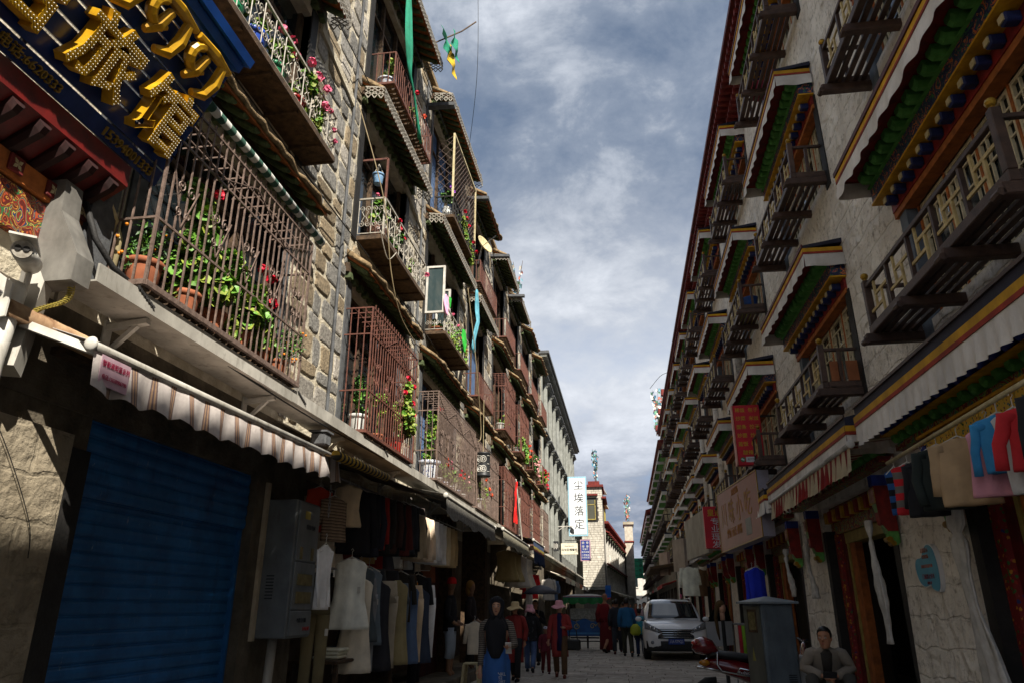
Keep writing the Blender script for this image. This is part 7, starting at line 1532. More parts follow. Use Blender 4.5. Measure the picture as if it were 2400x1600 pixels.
    for q in (-1, 1):
        l2 = P(q * L[q][2][0], L[q][2][1], L[q][2][2]); g = MB(); tilt = -.03 if L[q][2][1] > -.1 else -.1
        limb(g, [l2 - f * .05 * s_ - U * .035 * s_, l2 + (f * .05 - U * .035) * s_, l2 + (f * .15 + U * (tilt - .015)) * s_], R_(.045, .05, .036), 10, .9); g.build('shoe', gm(shoes), t, True)
    if hat:
        kind, c = hat; g = MB(); n = 24; top_ = hp(0, -.01, .06)
        def hr_(rad, zz, wob=0): return [top_ + (hr * math.cos(q) + hf * math.sin(q)) * rad * s_ + U * (zz + wob * math.sin(q * 3 + 1) - .03 * (math.sin(q) * .5 + .2) * (1 if wob else 0)) * s_ for q in [2 * math.pi * j / n for j in range(n)]]
        if kind == 'sun': g.loft([hr_(.02, .105), hr_(.075, .1), hr_(.098, .06), hr_(.1, .0), hr_(.15, -.02, .012), hr_(.2, -.055, .02), hr_(.2, -.06, .02), hr_(.15, -.028, .012), hr_(.096, -.01), hr_(.02, .08)])
        elif kind == 'cap': g.loft([hr_(.02, .08), hr_(.07, .07), hr_(.09, .03), hr_(.093, -.01), hr_(.02, -.0)]); g.prism([(-.07, 0), (.07, 0), (.06, .09), (0, .11), (-.06, .09)], lambda u, v: hp(u, .07 + v, .06), lambda u, v: hp(u, .07 + v, .048))
        elif kind == 'visor': g.loft([hr_(.08, .09), hr_(.1, .05), hr_(.1, .0), hr_(.14, -.05, .01), hr_(.16, -.12, .015), hr_(.155, -.12, .015), hr_(.095, .0), hr_(.07, .08)])
        g.build('hat', gm(c), t, True)
    return t, P, T, hp, f, r, s_
S = -math.pi / 2; Nn = math.pi / 2
# woman in the black headscarf
m_stripec = M('striped_knit', 'ffffff', 'cfcfcf', sc=30, rough=.95, stripes=('Z', .022, ['8d8276', '4a443e']))
C0 = .93 + .32
t, P, T, hp, f, r, s_ = person('woman in a black headscarf and striped cardigan holding out a phone', -1.6, 9.4, 1.53, S + .08, 'stand', {-1: [(.25, .06, C0 - .14), (.19, .32, C0 - .15)], 1: [(.2, -.04, C0 - .16), (.21, .06, C0 - .42)]}, ('', .32, .02, m_stripec), '2a4f86', '20201f', None, skin=m_skinl, vox=.008, slim=.82)
g = MB(); g.loft([[hp(a * math.cos(q), o + c * math.sin(q), zz) for q in [2 * math.pi * j / 20 for j in range(20)]] for zz, a, c, o in ((-.30, .19, .13, -.02), (-.24, .175, .12, -.015), (-.17, .13, .1, -.01), (-.125, .095, .09, -.01), (-.1, .092, .088, -.032), (-.05, .098, .09, -.036), (0, .1, .1, -.034), (.06, .098, .108, -.022), (.1, .082, .1, -.012), (.13, .05, .066, -.01), (.142, .015, .02, -.012))])
for q in (-1, 1): g.tube([hp(q * .05, .06, .105), hp(q * .082, .05, .06), hp(q * .085, .045, 0), hp(q * .075, .06, -.06), hp(q * .05, .075, -.115), hp(q * .03, .1, -.16)], [.02, .026, .026, .027, .03, .03], 8)
g.loft([ring(hp(0, .055 + .014 * i, zz), r, f, a, c, 5, .2, zz * 9) for i, (zz, a, c) in enumerate(((-.13, .06, .05), (-.2, .11, .075), (-.3, .13, .085), (-.42, .12, .08), (-.54, .095, .075), (-.64, .05, .06)))])
g.build('headscarf', gm('17171b'), t, True)
g = MB(); g.loft([ring(P(0, .05, q), r, f, a, c, 5, .08, q * 8) for q, a, c in ((1.1, .11, .1), (.95, .13, .12), (.75, .14, .145), (.5, .15, .15))]); g.build('blue_dress', gm('2a4f86'), t, True)
text('ANKL', m_swht, P(-.07, .205, .76), -r * -1 if False else r * -1, (0, 0, 1), .05, .001, t, 'print'); text('02', m_swht, P(-.07, .207, .715), r * -1, (0, 0, 1), .05, .001, t, 'print'); text('SPORT', m_swht, P(-.07, .21, .67), r * -1, (0, 0, 1), .04, .001, t, 'print')
ph = thing('phone', 'pale phone held out by the woman in the black headscarf', 'phone', tuple(P(-.2, .36, C0 - .17))); MB().obox(Matrix.Translation(P(-.19, .38, C0 - .165)) @ Matrix.Rotation(.4, 4, 'X'), .07, .012, .13).build('phone_body', m_wpot, ph)
# the others near her
person('woman in a straw sun hat and long maroon coat', -2.33, 16.0, 1.5, S - .1, 'walk', None, ('6e2420', .42, .03, None), '1a191b', '161414', 'long', ('sun', 'b09a72'))
t, P, T, hp, f, r, s_ = person('woman seen from behind in a pink visor hat, black jacket and jeans', -2.3, 18.2, 1.46, Nn, 'walk', None, ('1b1b1d', .8, .02, None), '46587a', '2a2a2c', 'long', ('visor', 'c88a92'))
g = MB(); 
for q in range(7): c = P(rj(.12), -.135, 1.0 + .05 * q + rj(.02)); g.ball(c, .018, .006, .022, 6, 4)
tag(g.build('jacket_print', m_slate, t), kind='stuff')
arm4 = {-1: [(.25, .0, C0 - .13), (.12, .2, C0 - .12)], 1: [(.25, -.04, C0 - .15), (.27, .02, C0 - .4)]}
t, P, T, hp, f, r, s_ = person('woman in a floppy pink hat and open maroon coat with a handbag', -1.48, 16.9, 1.53, S + .05, 'walk', arm4, ('7c2c2a', .48, .03, None), '4a3624', '4a2018', 'short', ('sun', 'c9868e'), skin=m_skinl)
g = MB(); g.loft([ring(P(0, .03, q), r, f, a * s_, c * s_, 4, .05, q) for q, a, c in ((1.46, .05, .06), (1.38, .08, .1), (1.2, .085, .125), (.95, .085, .135), (.62, .09, .16))]); g.build('navy_dress', gm('16183a'), t, True); g = MB(); g.tube([P(.05 * math.cos(a), .02 + .06 * math.sin(a), 1.43 - .03 * math.sin(a)) for a in [i * math.pi / 8 for i in range(9)]], .006, 6); g.build('necklace', m_gold, t, True)
hb_ = thing('handbag', 'black handbag on the arm of the woman in the floppy pink hat', 'bag', tuple(P(-.3, .08, .8))); c = P(-.32, .06, .78); MB().bbox(c.x - .16, c.x + .16, c.y - .05, c.y + .05, c.z - .14, c.z + .08, .03).build('bag_body', gm('15130f', .5), hb_); MB().tube([c + Vector((-.09, 0, .08)), c + Vector((-.07, 0, .26)), c + Vector((0, 0, .31)), c + Vector((.07, 0, .26)), c + Vector((.09, 0, .08))], .01, 8).build('handle', gm('15130f', .5), hb_, True)
person('child in a maroon tracksuit and pale cap beside the pink-hatted woman', -1.9, 17.9, 1.0, S + .2, 'walk', None, ('58202a', .82, .02, None), '4c1418', '3a1216', 'short', ('cap', 'a8a8b4'))
# umbrella holder
t, P, T, hp, f, r, s_ = person('person in dark clothes under the black umbrella', -2.45, 20.6, 1.6, S, 'walk', {-1: [(.25, .05, C0 - .14), (.12, .22, C0 + .02)], 1: [(.25, -.03, C0 - .14), (.25, .05, C0 - .4)]}, ('18181a', .75, .02, None), '1c1d22')
um = thing('umbrella', 'open black umbrella above the pedestrians on the left', 'umbrella', (-2.3, 20.4, 1.3)); uc = Vector((-2.28, 20.4, 2.0)); g = MB(); n = 8
def ur(rad, zz, sc=1): return [uc + Vector((rad * (1 - .06 * (j % 2)) * math.cos(math.pi * j / 8), rad * (1 - .06 * (j % 2)) * math.sin(math.pi * j / 8), zz - (0 if j % 2 else .025 * rad))) for j in range(16)]
g.loft([ur(.02, .0), ur(.2, -.04), ur(.38, -.12), ur(.5, -.22), ur(.495, -.228), ur(.37, -.13), ur(.2, -.052), ur(.02, -.012)]); g.build('canopy', gm('2c2d34', .6), um, True); MB().tube([uc + Vector((0, 0, .06)), uc + Vector((-.06, -.02, -.78))], .009, 8).build('shaft', m_steel, um)
for j in range(8): a = math.pi * j / 4; MB().tube([uc + Vector((.02 * math.cos(a), .02 * math.sin(a), -.016)), uc + Vector((.27 * math.cos(a), .27 * math.sin(a), -.085)), uc + Vector((.49 * math.cos(a), .49 * math.sin(a), -.235))], .004, 5).build('rib', m_steel, um)
# monk, men walking away
t, P, T, hp, f, r, s_ = person('monk in a dark red robe with one bare arm walking beside the cart', -.75, 26.2, 1.86, Nn - .5, 'walk', {-1: [(.25, -.02, C0 - .14), (.25, .03, C0 - .4)], 1: [(.3, .02, C0 - .12), (.38, .2, C0 - .3)]}, None, None, '161210', None, skirt='4e1014')
g = MB(); g.loft([ring(T(0, 0, q), r, f, a * s_, c * s_, 5, .08, q * 6) for q, a, c in ((1.42, .1, .08), (1.38, .17, .11), (1.25, .19, .13), (1.05, .185, .13), (.9, .19, .14))]); g.tube([T(-.15, 0, 1.4), P(-.25, -.02, C0 - .14), P(-.25, .03, C0 - .36)], [.08 * s_, .085 * s_, .08 * s_], 12); g.build('robe_wrap', gm('5a1216'), t, True)
person('man seen from behind in a blue jacket and dark trousers', -.03, 24.4, 1.68, Nn + .05, 'walk', None, ('1c4a6c', .86, .01, None), '2a2a22', '1e2022', 'short')
person('man in dark clothes just left of the man in the blue jacket', -.36, 25.6, 1.67, Nn, 'walk', None, ('1e2026', .84, .01, None), '24252a', '3a1a1c', 'short', foot=-1)
person('youngster in a teal shirt and dark hat beside the white car', .36, 24.6, 1.38, Nn, 'stand', None, ('2a7a8a', .8, .02, None), '1e2a44', '1a1a1a', 'short', ('cap', '1c1a18'))
bg_ = thing('shopping_bag', 'yellow-green shopping bag carried beside the white car', 'bag', (.22, 24.3, .7)); g = MB(); g.loft([ring((.22, 24.3, q), Vector((1, 0, 0)), Vector((0, 1, 0)), a, c, 4, .15, q * 9) for q, a, c in ((.62, .1, .05), (.7, .17, .08), (.85, .15, .07), (.95, .06, .03))]); g.build('bag', gm('7c8420', .5), bg_, True)
person('person in a mauve top behind the white car', .62, 28.4, 1.6, S, 'stand', None, ('8a7478', .8, .02, None), '2a2a2e')
for i, (x, y, h, c, b_, hd) in enumerate(((-.6, 34, 1.7, '2a3040', '1e1e22', Nn), (.4, 36, 1.62, '6a2a2a', '202024', S), (-.2, 39, 1.66, '3a3a30', '26262a', Nn), (.7, 43, 1.6, '444c5c', '1c1c20', S), (-.8, 46, 1.7, '5c5244', '2a2620', Nn), (.2, 50, 1.64, '8a4a3a', '22222a', S), (1.2, 52, 1.66, '2c3c34', '1a1a1c', Nn), (-.4, 57, 1.7, '705c4c', '24201e', S))): person('distant walker in a %s top, %s along the street' % (('navy', 'wine', 'olive', 'slate', 'taupe', 'rust', 'dark green', 'tan')[i], ('nearest', 'second', 'third', 'fourth', 'fifth', 'sixth', 'seventh', 'farthest')[i]), x, y, h, hd, 'walk', None, (c, .84, .01, None), b_, vox=.02, group='distant walkers', foot=(-1) ** i)
# squatting man at the doorway on the right
Cs = .40 + .32
t, P, T, hp, f, r, s_ = person('smiling man in a grey cardigan sitting at the right doorway looking at his phone', 2.3, 9.8, 1.62, S - .18, 'sit', {-1: [(.27, .08, Cs - .1), (.07, .33, Cs - .2)], 1: [(.27, .1, Cs - .1), (.07, .33, Cs - .2)]}, ('6a6258', .38, .0, None), '2f2e2a', '1e1c1a', 'short', lean=.68, z0=.22, head_turn=-.3, vox=.008)
g = MB(); g.loft([ring(T(0, .05, q), r, f, a, c, 4, .05, q) for q, a, c in ((.9, .045, .05), (.84, .075, .085), (.7, .07, .1), (.5, .05, .1))]); g.build('dark_shirt', gm('2c2a28'), t, True)
ph = thing('phone', 'dark phone in the hands of the sitting man', 'phone', tuple(T(0, .42, Cs - .2))); MB().obox(Matrix.Translation(T(0, .43, Cs - .17)) @ Matrix.Rotation(.5, 4, 'X'), .15, .01, .075).build('phone_body', m_blkpot, ph)
st = thing('low_bench', 'low wooden bench under the sitting man on the right', 'bench', (2.25, 9.8, 0)); MB().bbox(2.05, 2.55, 9.68, 10.1, .46, .5, .01).build('seat', m_dwood, st)
for x in (2.08, 2.47):
    for y in (9.72, 10.02): bx('leg', st, m_dwood, x, x + .05, y, y + .05, .02, .46)
MB().bbox(2.04, 2.52, 9.2, 9.55, .15, .2, .01).build('foot_board', m_dwood, st)
for x in (2.04, 2.42): bx('leg', st, m_dwood, x + .03, x + .08, 9.25, 9.45, .02, .15)
# ------------------------------------------------------------------ car, cart, scooter, cabinet
m_car = M('car_white', 'ebecec', 'e0e1e1', sc=2, rough=.18, coat=.6, spec=.5); m_cglass = M('car_glass', '232c30', '1a2124', sc=1, rough=.04, spec=.9); m_chrome = M('chrome', 'c8cacc', 'b4b6b8', rough=.12, metal=1); m_plast = M('black_plastic', '232425', '191a1b', sc=20, rough=.6); m_lamp = M('lamp_glass', '8d9296', '5c6064', sc=30, rough=.08, spec=.9)
ct = thing('white_suv', 'white compact SUV parked facing the camera with one door open', 'car', (1.32, 22.4, 0)); cx, cy = 1.32, 22.4
def crow(yy, hw, z0, z1, sh, top, rise):
    """half section: sill, side, shoulder, top"""
    return yy, [(0, z0), (hw * .8, z0), (hw * .97, z0 + .06), (hw, (z0 + z1) / 2), (hw * .985, z1 - .12), (hw * .94, z1 - .02), (hw * .8, z1 + rise * .6), (hw * .4, z1 + rise), (0, z1 + rise * 1.05)]
secs = [crow(-.02, .60, .42, .74, 0, 0, .01), crow(.04, .74, .34, .80, 0, 0, .02), crow(.16, .85, .30, .90, 0, 0, .03), crow(.4, .905, .28, .98, 0, 0, .04), crow(.8, .91, .26, 1.03, 0, 0, .05), crow(1.15, .91, .24, 1.07, 0, 0, .055), crow(2.2, .91, .24, 1.08, 0, 0, .03), crow(3.6, .91, .26, 1.08, 0, 0, .03), crow(4.35, .86, .32, 1.06, 0, 0, .03), crow(4.5, .78, .4, .98, 0, 0, .02)]
b = MB(); b.loft([[Vector((cx + x, cy + yy, z)) for x, z in pr] + [Vector((cx - x, cy + yy, z)) for x, z in pr[-2:0:-1]] for yy, pr in secs]); b.build('body', m_car, ct, True)
def gsecn(yy, hw, z, tw, tz, k=.0): return [Vector((cx + sg * w, cy + yy, zz)) for w, zz, sg in ((hw, z, 1), (hw * .96 + tw * .04, z + (tz - z) * .5, 1), (tw, tz - .05, 1), (tw * .8, tz, 1), (0, tz + .025, 1), (tw * .8, tz, -1), (tw, tz - .05, -1), (hw * .96 + tw * .04, z + (tz - z) * .5, -1), (hw, z, -1), (0, z - .05, 1))]
b = MB(); b.loft([gsecn(1.06, .8, 1.06, .78, 1.10), gsecn(1.45, .82, 1.08, .74, 1.34), gsecn(1.85, .83, 1.08, .66, 1.6), gsecn(2.3, .83, 1.08, .65, 1.66), gsecn(3.4, .82, 1.08, .64, 1.65), gsecn(4.0, .78, 1.08, .6, 1.58), gsecn(4.42, .72, 1.04, .5, 1.3)]); b.build('cabin', m_car, ct, True)
b = MB(); b.sheet(8, 6, lambda u, v: (cx + (u - .5) * 2 * (.735 - .105 * v), cy + 1.085 + .735 * v - .03 * (1 - (2 * u - 1) ** 2), 1.125 + .475 * v - .02 * v * (2 * u - 1) ** 2 + .012), .006); b.build('windscreen', m_cglass, ct, True)
for q in (-1, 1):
    b = MB(); b.sheet(6, 2, lambda u, v: (cx + q * (.835 - (.16 - .0 * u) * v + .004), cy + 1.75 + 2.2 * u + .12 * v * (1 - 2 * u), 1.13 + .42 * v), .006, (-q, 0, 0)); b.build('side_glass', m_cglass, ct)
    b = MB(); b.tube([(cx + q * .62, cy + 1.95, 1.64), (cx + q * .62, cy + 2.15, 1.70), (cx + q * .6, cy + 3.6, 1.69), (cx + q * .58, cy + 3.8, 1.62)], .018, 8); b.build('roof_rail', m_chrome, ct, True)
    # headlamp
    b = MB(); b.sheet(8, 3, lambda u, v: (cx + q * (.42 + .44 * u), cy - .035 + .05 * u + .16 * u ** 3 + .05 * v, .76 + .1 * u + (.07 + .13 * u) * v), .03, (0, -1, 0)); hl = b.build('headlight', m_lamp, ct, True)
    for u in (.35, .6): MB().ball((cx + q * (.42 + .44 * u), cy - .03 + .06 * u + .16 * u ** 3, .80 + .16 * u), .042, .02, .04).build('lamp_lens', m_chrome, hl, True)
    MB().ball((cx + q * .66, cy - .0, .5), .05, .03, .05).build('fog_lamp', m_lamp, ct, True)
    b = MB(); b.lathe([(.001, -.11), (.2, -.11), (.3, -.1), (.335, -.06), (.335, .06), (.3, .1), (.2, .11), (.001, .11)], (cx + q * .8, cy + .85, .335), 22, 'X'); w = b.build('wheel', m_black_rubber, ct, True); MB().lathe([(.001, -.115), (.19, -.115), (.2, .0), (.19, .115), (.001, .115)], (cx + q * .802, cy + .85, .335), 18, 'X').build('rim', m_steel, w)
    b = MB(); b.lathe([(.001, -.11), (.2, -.11), (.3, -.1), (.335, -.06), (.335, .06), (.3, .1), (.2, .11), (.001, .11)], (cx + q * .8, cy + 3.5, .335), 22, 'X'); w = b.build('wheel', m_black_rubber, ct, True); MB().lathe([(.001, -.115), (.19, -.115), (.2, .0), (.19, .115), (.001, .115)], (cx + q * .802, cy + 3.5, .335), 18, 'X').build('rim', m_steel, w)
    b = MB(); b.ball((cx + q * 1.0, cy + 1.45, 1.1), .1, .055, .07); b.build('mirror', m_car, ct, True)
    MB().bar((cx + q * .84, cy + 1.48, 1.06), (cx + q * .95, cy + 1.46, 1.07), .06, .04).build('mirror_arm', m_plast, ct)
b = MB(); b.sheet(10, 3, lambda u, v: (cx + (u - .5) * 1.0, cy - .05 + .02 * (2 * u - 1) ** 2 + .03 * v, .60 + .25 * v - .0 * u), .03, (0, -1, 0)); b.build('grille', m_plast, ct)
for z, w in ((.83, .98), (.77, .92), (.71, .88), (.65, .84)): b = MB(); b.tube([(cx + (u - .5) * w, cy - .072 + .025 * (2 * u - 1) ** 2 + .03 * (z - .6) / .25, z - .008) for u in [i / 10 for i in range(11)]], .011, 6); b.build('grille_bar', m_chrome, ct, True)
b = MB(); e0 = (cx, cy - .1, .745)
for q in (-1, 1): b.bar((cx + q * .035, cy - .1, .80), (cx + q * .045, cy - .1, .69), .016, .016); b.bar((cx + q * .055, cy - .098, .81), (cx + q * .065, cy - .098, .68), .01, .01)
b.bar((cx - .04, cy - .1, .745), (cx + .04, cy - .1, .745), .014, .016); b.bar((cx - .055, cy - .098, .81), (cx + .055, cy - .098, .81), .01, .01); b.bar((cx - .065, cy - .098, .68), (cx + .065, cy - .098, .68), .01, .01); b.build('emblem', m_chrome, ct)
b = MB(); b.sheet(12, 3, lambda u, v: (cx + (u - .5) * 1.66, cy - .045 + .17 * abs(2 * u - 1) ** 3, .27 + .27 * v - .0 * u), .03, (0, -1, 0)); b.build('lower_bumper', m_plast, ct, True)
pl_ = MB().bbox(cx - .22, cx + .22, cy - .088, cy - .075, .455, .6, .006).build('number_plate', M('plate_blue', '1c3f94', '183680', rough=.35), ct); text('川A·5T9Q2', m_swht, (cx, cy - .0905, .527), FX, FZ, .108, .001, ct, 'plate_number', sx=.72)
b = MB(); b.bar((cx - .5, cy + 1.05, 1.13), (cx + .1, cy + 1.1, 1.15), .012, .012); b.bar((cx + .05, cy + 1.05, 1.13), (cx + .6, cy + 1.1, 1.15), .012, .012); b.build('wiper', m_plast, ct)
# open door on the car's left
b = MB(); dm = Matrix.Translation((cx + .9, cy + 1.5, 0)) @ Matrix.Rotation(-1.0, 4, 'Z')
b.prism([(0, .32), (1.05, .36), (1.08, .6), (1.08, 1.04), (0, 1.02)], lambda u, v: dm @ Vector((.0 - .03 * abs(v - .7), u, v)), lambda u, v: dm @ Vector((.07, u, v))); b.build('open_door', m_car, ct)
b = MB(); b.prism([(.12, 1.03), (1.06, 1.04), (.95, 1.5), (.55, 1.52)], lambda u, v: dm @ Vector((.03, u, v)), lambda u, v: dm @ Vector((.045, u, v))); b.build('door_glass', m_cglass, ct)
tag(MB().ball((cx + .35, cy + 1.95, 1.76), .03, .03, .07).build('roof_ornament', m_fpink, None, True), 'small pink ornament on the roof of the white car', 'ornament')

# ---- pedicab
pc = thing('pedicab', 'blue pedicab with a green fringed canopy seen from behind', 'pedicab', (-1.5, 27, 0)); X0, X1, Y0 = -2.1, -.9, 27
m_pb = M('pedicab_blue', '1a5a9c', '144880', sc=4, rough=.35); m_pg = M('canopy_green', '1d7a3a', '135a2a', sc=6, rough=.6)
b = MB(); N = 24
top = [(X0 + (X1 - X0) * i / N, 1.02 + .05 * math.cos(i / N * 4 * math.pi) * (1 if .1 < i / N < .9 else .6)) for i in range(N + 1)]
b.prism([(X0, .52), (X1, .52)] + top[::-1], lambda u, v: Vector((u, Y0, v)), lambda u, v: Vector((u, Y0 + .05, v))); b.build('rear_panel', m_pb, pc)
MB().bbox(X0, X1, Y0 + .05, Y0 + .9, .5, .58, .01).build('floor', m_pb, pc)
for x in (X0, X1 - .04): MB().bbox(x, x + .04, Y0 + .05, Y0 + .8, .58, .98, .008).build('side_panel', m_pb, pc)
for q in (-1, 1):
    b = MB(); cc_ = (-1.5 + q * .28, Y0 - .012, .82); scroll(b, cc_, (1, 0, 0), (0, 0, 1), .1, 1.2, 0, q, .012, 6); b.tube([Vector(cc_) + Vector((q * .0 + q * .1 * 0 + .1, 0, 0)), Vector(cc_) + Vector((.1 + q * .06, 0, .07)), Vector(cc_) + Vector((.1 + q * .12, 0, .12))], .01, 5); b.build('scroll_ornament', M('ornament_yellow', 'c0b050', 'a8983c'), pc)
MB().box(X0 + .05, X1 - .05, Y0 - .008, Y0 - .002, .56, .62).build('pale_blue_stripe', M('stripe_lightblue', '4a8ac0', '3a76a8'), pc); MB().bbox(X0 + .06, X1 - .06, Y0 + .06, Y0 + .5, .62, .76, .03).build('seat', M('seat_brown', '4a3a2c', '34281e'), pc); MB().bbox(X0 + .1, X1 - .1, Y0 + .06, Y0 + .14, 1.02, 1.4, .03).build('back_cushion', M('cushion_pattern', 'a8a89c', '7a7a70', sc=14), pc)
for x in (X0 + .03, X1 - .03):
    for y in (Y0 + .04, Y0 + .85): MB().tube([(x, y, .55), (x, y, 1.72)], .018, 8).build('canopy_post', m_steel, pc)
b = MB(); b.loft([[Vector((x, y, z)) for x, y in ((X0 - .1 + d, Y0 - .1 + d), (X1 + .1 - d, Y0 - .1 + d), (X1 + .1 - d, Y0 + 1.0 - d), (X0 - .1 + d, Y0 + 1.0 - d))] for z, d in ((1.72, 0), (1.8, .03), (1.86, .2), (1.88, .4))]); b.build('canopy', M('canopy_white', 'c0bcb8', 'a09c98', sc=3), pc)
b = MB()
for (a, c) in (((X0 - .12, Y0 - .12), (X1 + .12, Y0 - .12)), ((X1 + .12, Y0 - .12), (X1 + .12, Y0 + 1.0)), ((X0 - .12, Y0 - .12), (X0 - .12, Y0 + 1.0))):
    a, c = Vector((*a, 0)), Vector((*c, 0)); b.sheet(30, 2, lambda u, v: a.lerp(c, u) + Vector((.03 * math.sin(u * 26) * v, -.03 * v * (1 + math.sin(u * 26)), 1.76 - v * (.2 + .03 * math.cos(u * 26)))), .003)
b.build('green_valance', m_pg, pc); MB().bar((X0 - .12, Y0 - .125, 1.79), (X1 + .12, Y0 - .125, 1.79), .012, .05).build('tricolour_band', M('band_stripe', 'ffffff', 'eeeeee', stripes=('Z', .05, ['2a3a8a', 'a83030', 'd0d0d0'])), pc)
for x in (X0 - .06, X1 + .06):
    b = MB(); b.tube([(x, Y0 + .4 + .3 * math.cos(a), .32 + .3 * math.sin(a)) for a in [2 * math.pi * j / 24 for j in range(25)]], .022, 8, cap=False); w = b.build('wheel', m_black_rubber, pc, True)
    b = MB(); [b.tube([(x, Y0 + .4, .32), (x, Y0 + .4 + .29 * math.cos(a), .32 + .29 * math.sin(a))], .003, 4) for a in [2 * math.pi * j / 16 for j in range(16)]]; tag(b.build('spokes', m_steel, w), kind='stuff')
b = MB(); b.tube([(-1.5, Y0 + 1.9 + .3 * math.cos(a), .32 + .3 * math.sin(a)) for a in [2 * math.pi * j / 24 for j in range(25)]], .022, 8, cap=False); b.build('front_wheel', m_black_rubber, pc, True); b = MB(); b.tube([(-1.5, Y0 + .8, .5), (-1.5, Y0 + 1.5, .7), (-1.5, Y0 + 1.75, 1.0), (-1.5, Y0 + 1.9, .32)], .02, 8); b.tube([(-1.8, Y0 + 1.6, 1.05), (-1.5, Y0 + 1.75, 1.0), (-1.2, Y0 + 1.6, 1.05)], .015, 8); b.tube([(-1.5, Y0 + 1.35, .66), (-1.5, Y0 + 1.3, .95)], .02, 8); b.build('frame', m_plast, pc, True)
MB().bar((X0 - .04, Y0 + .4, .32), (X1 + .04, Y0 + .4, .32), .03).build('axle', m_plast, pc)
b = MB(); b.bar((X0 + .1, Y0 - .01, .45), (X1 - .1, Y0 - .01, .45), .03, .05); b.build('tail_bar', m_plast, pc)

# ---- scooter (its tail faces left, the front is hidden by the cabinet)
sc = thing('red_scooter', 'dark red motor scooter with a chrome rear rack beside the grey cabinet', 'scooter', (1.75, 11.1, 0)); sx, sy = 1.0, 11.1
m_sr = M('scooter_red', '6e1018', '560c12', sc=3, rough=.15, coat=.7); m_tl = M('tail_lamp', 'a01a18', '841210', rough=.1, spec=.8)
def srow(x, zc, hz, hy, pw=1): return [Vector((sx + x, sy + hy * math.cos(a), zc + hz * math.sin(a))) for a in [2 * math.pi * j / 16 for j in range(16)]]
b = MB(); b.loft([srow(-.02, .70, .03, .05), srow(.05, .70, .075, .11), srow(.2, .69, .1, .15), srow(.45, .64, .13, .17), srow(.7, .56, .16, .17), srow(.9, .5, .15, .16), srow(1.0, .45, .1, .12)]); b.build('rear_body', m_sr, sc, True)
b = MB(); b.loft([srow(.05, .78, .02, .1), srow(.12, .83, .05, .14), srow(.4, .8, .055, .16), srow(.75, .76, .05, .15), srow(.95, .72, .03, .1)]); b.build('seat', m_plast, sc, True)
b = MB(); b.loft([srow(-.14, .90, .02, .06), srow(-.1, .92, .09, .13), srow(.02, .93, .12, .15), srow(.14, .9, .1, .14), srow(.2, .86, .04, .1)]); b.build('tail_box', m_sr, sc, True); MB().ball((sx - .1, sy - .02, .965), .05, .11, .035).build('tail_light', m_tl, sc, True); MB().ball((sx + .0, sy - .15, .72), .075, .03, .04).build('indicator', M('amber', 'b87a1e', '9a6212', rough=.15), sc, True)
b = MB()
for q in (-1, 1): b.tube([(sx + .18, sy + q * .17, .86), (sx + .16, sy + q * .19, .7), (sx + .22, sy + q * .2, .62), (sx + .6, sy + q * .2, .56), (sx + .85, sy + q * .19, .52)], .012, 8); b.tube([(sx + .4, sy + q * .2, .59), (sx + .45, sy + q * .21, .66), (sx + .75, sy + q * .2, .6), (sx + .8, sy + q * .2, .53)], .009, 8); b.tube([(sx - .1, sy + q * .1, .655), (sx + .05, sy + q * .17, .65), (sx + .25, sy + q * .19, .62)], .012, 8)
b.build('chrome_rack', m_chrome, sc, True)
for x in (.12, 1.42):
    b = MB(); b.lathe([(.001, -.05), (.15, -.05), (.2, -.05), (.235, -.025), (.235, .025), (.2, .05), (.15, .05), (.001, .05)], (sx + x, sy, .24), 20, 'Y'); w = b.build('wheel', m_black_rubber, sc, True); MB().lathe([(.001, -.055), (.14, -.055), (.14, .055), (.001, .055)], (sx + x, sy, .24), 16, 'Y').build('rim', m_steel, w)
b = MB(); b.loft([srow(-.12, .42, .03, .05), srow(.0, .48, .05, .07), srow(.15, .5, .04, .07)]); b.build('rear_mudguard', m_plast, sc, True); b = MB(); b.loft([srow(.9, .32, .05, .14), srow(1.2, .32, .05, .15), srow(1.28, .5, .16, .17), srow(1.32, .85, .1, .15), srow(1.36, .98, .04, .08)]); b.build('front_shield', m_sr, sc, True); b = MB(); b.tube([(sx + 1.34, sy - .3, 1.02), (sx + 1.36, sy, .98), (sx + 1.34, sy + .3, 1.02)], .016, 8); b.tube([(sx + 1.35, sy, .95), (sx + 1.42, sy, .3)], .03, 8); b.build('handlebar', m_plast, sc, True)
text('Fashion', m_swht, (sx + .52, sy - .178, .6), FX, FZ, .06, .002, sc)

# ---- grey street cabinet
kb = thing('street_cabinet', 'grey electrical street cabinet with a peaked lid in front of the sitting man', 'cabinet', (1.9, 10.45, 0)); km = Matrix.Translation((1.69, 10.2, 0)) @ Matrix.Rotation(.32, 4, 'Z')
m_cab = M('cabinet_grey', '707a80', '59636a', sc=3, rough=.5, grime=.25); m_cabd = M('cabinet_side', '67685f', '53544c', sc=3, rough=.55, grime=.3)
def kp(b, x0, x1, y0, y1, z0, z1, e=.008):
    q = MB().bbox(x0, x1, y0, y1, z0, z1, e); b.add([km @ Vector(v) for v in q.v], q.f); return b
kp(MB(), 0, .44, 0, .5, .12, 1.47, .01).build('case', m_cab, kb); kp(MB(), -.03, .47, -.03, .53, .0, .12).build('plinth', m_cement, kb); kp(MB(), .02, .42, -.012, 0, .16, 1.44, .004).build('door', m_cab, kb); kp(MB(), -.012, 0, .03, .47, .16, 1.44, .004).build('side_door', m_cabd, kb)
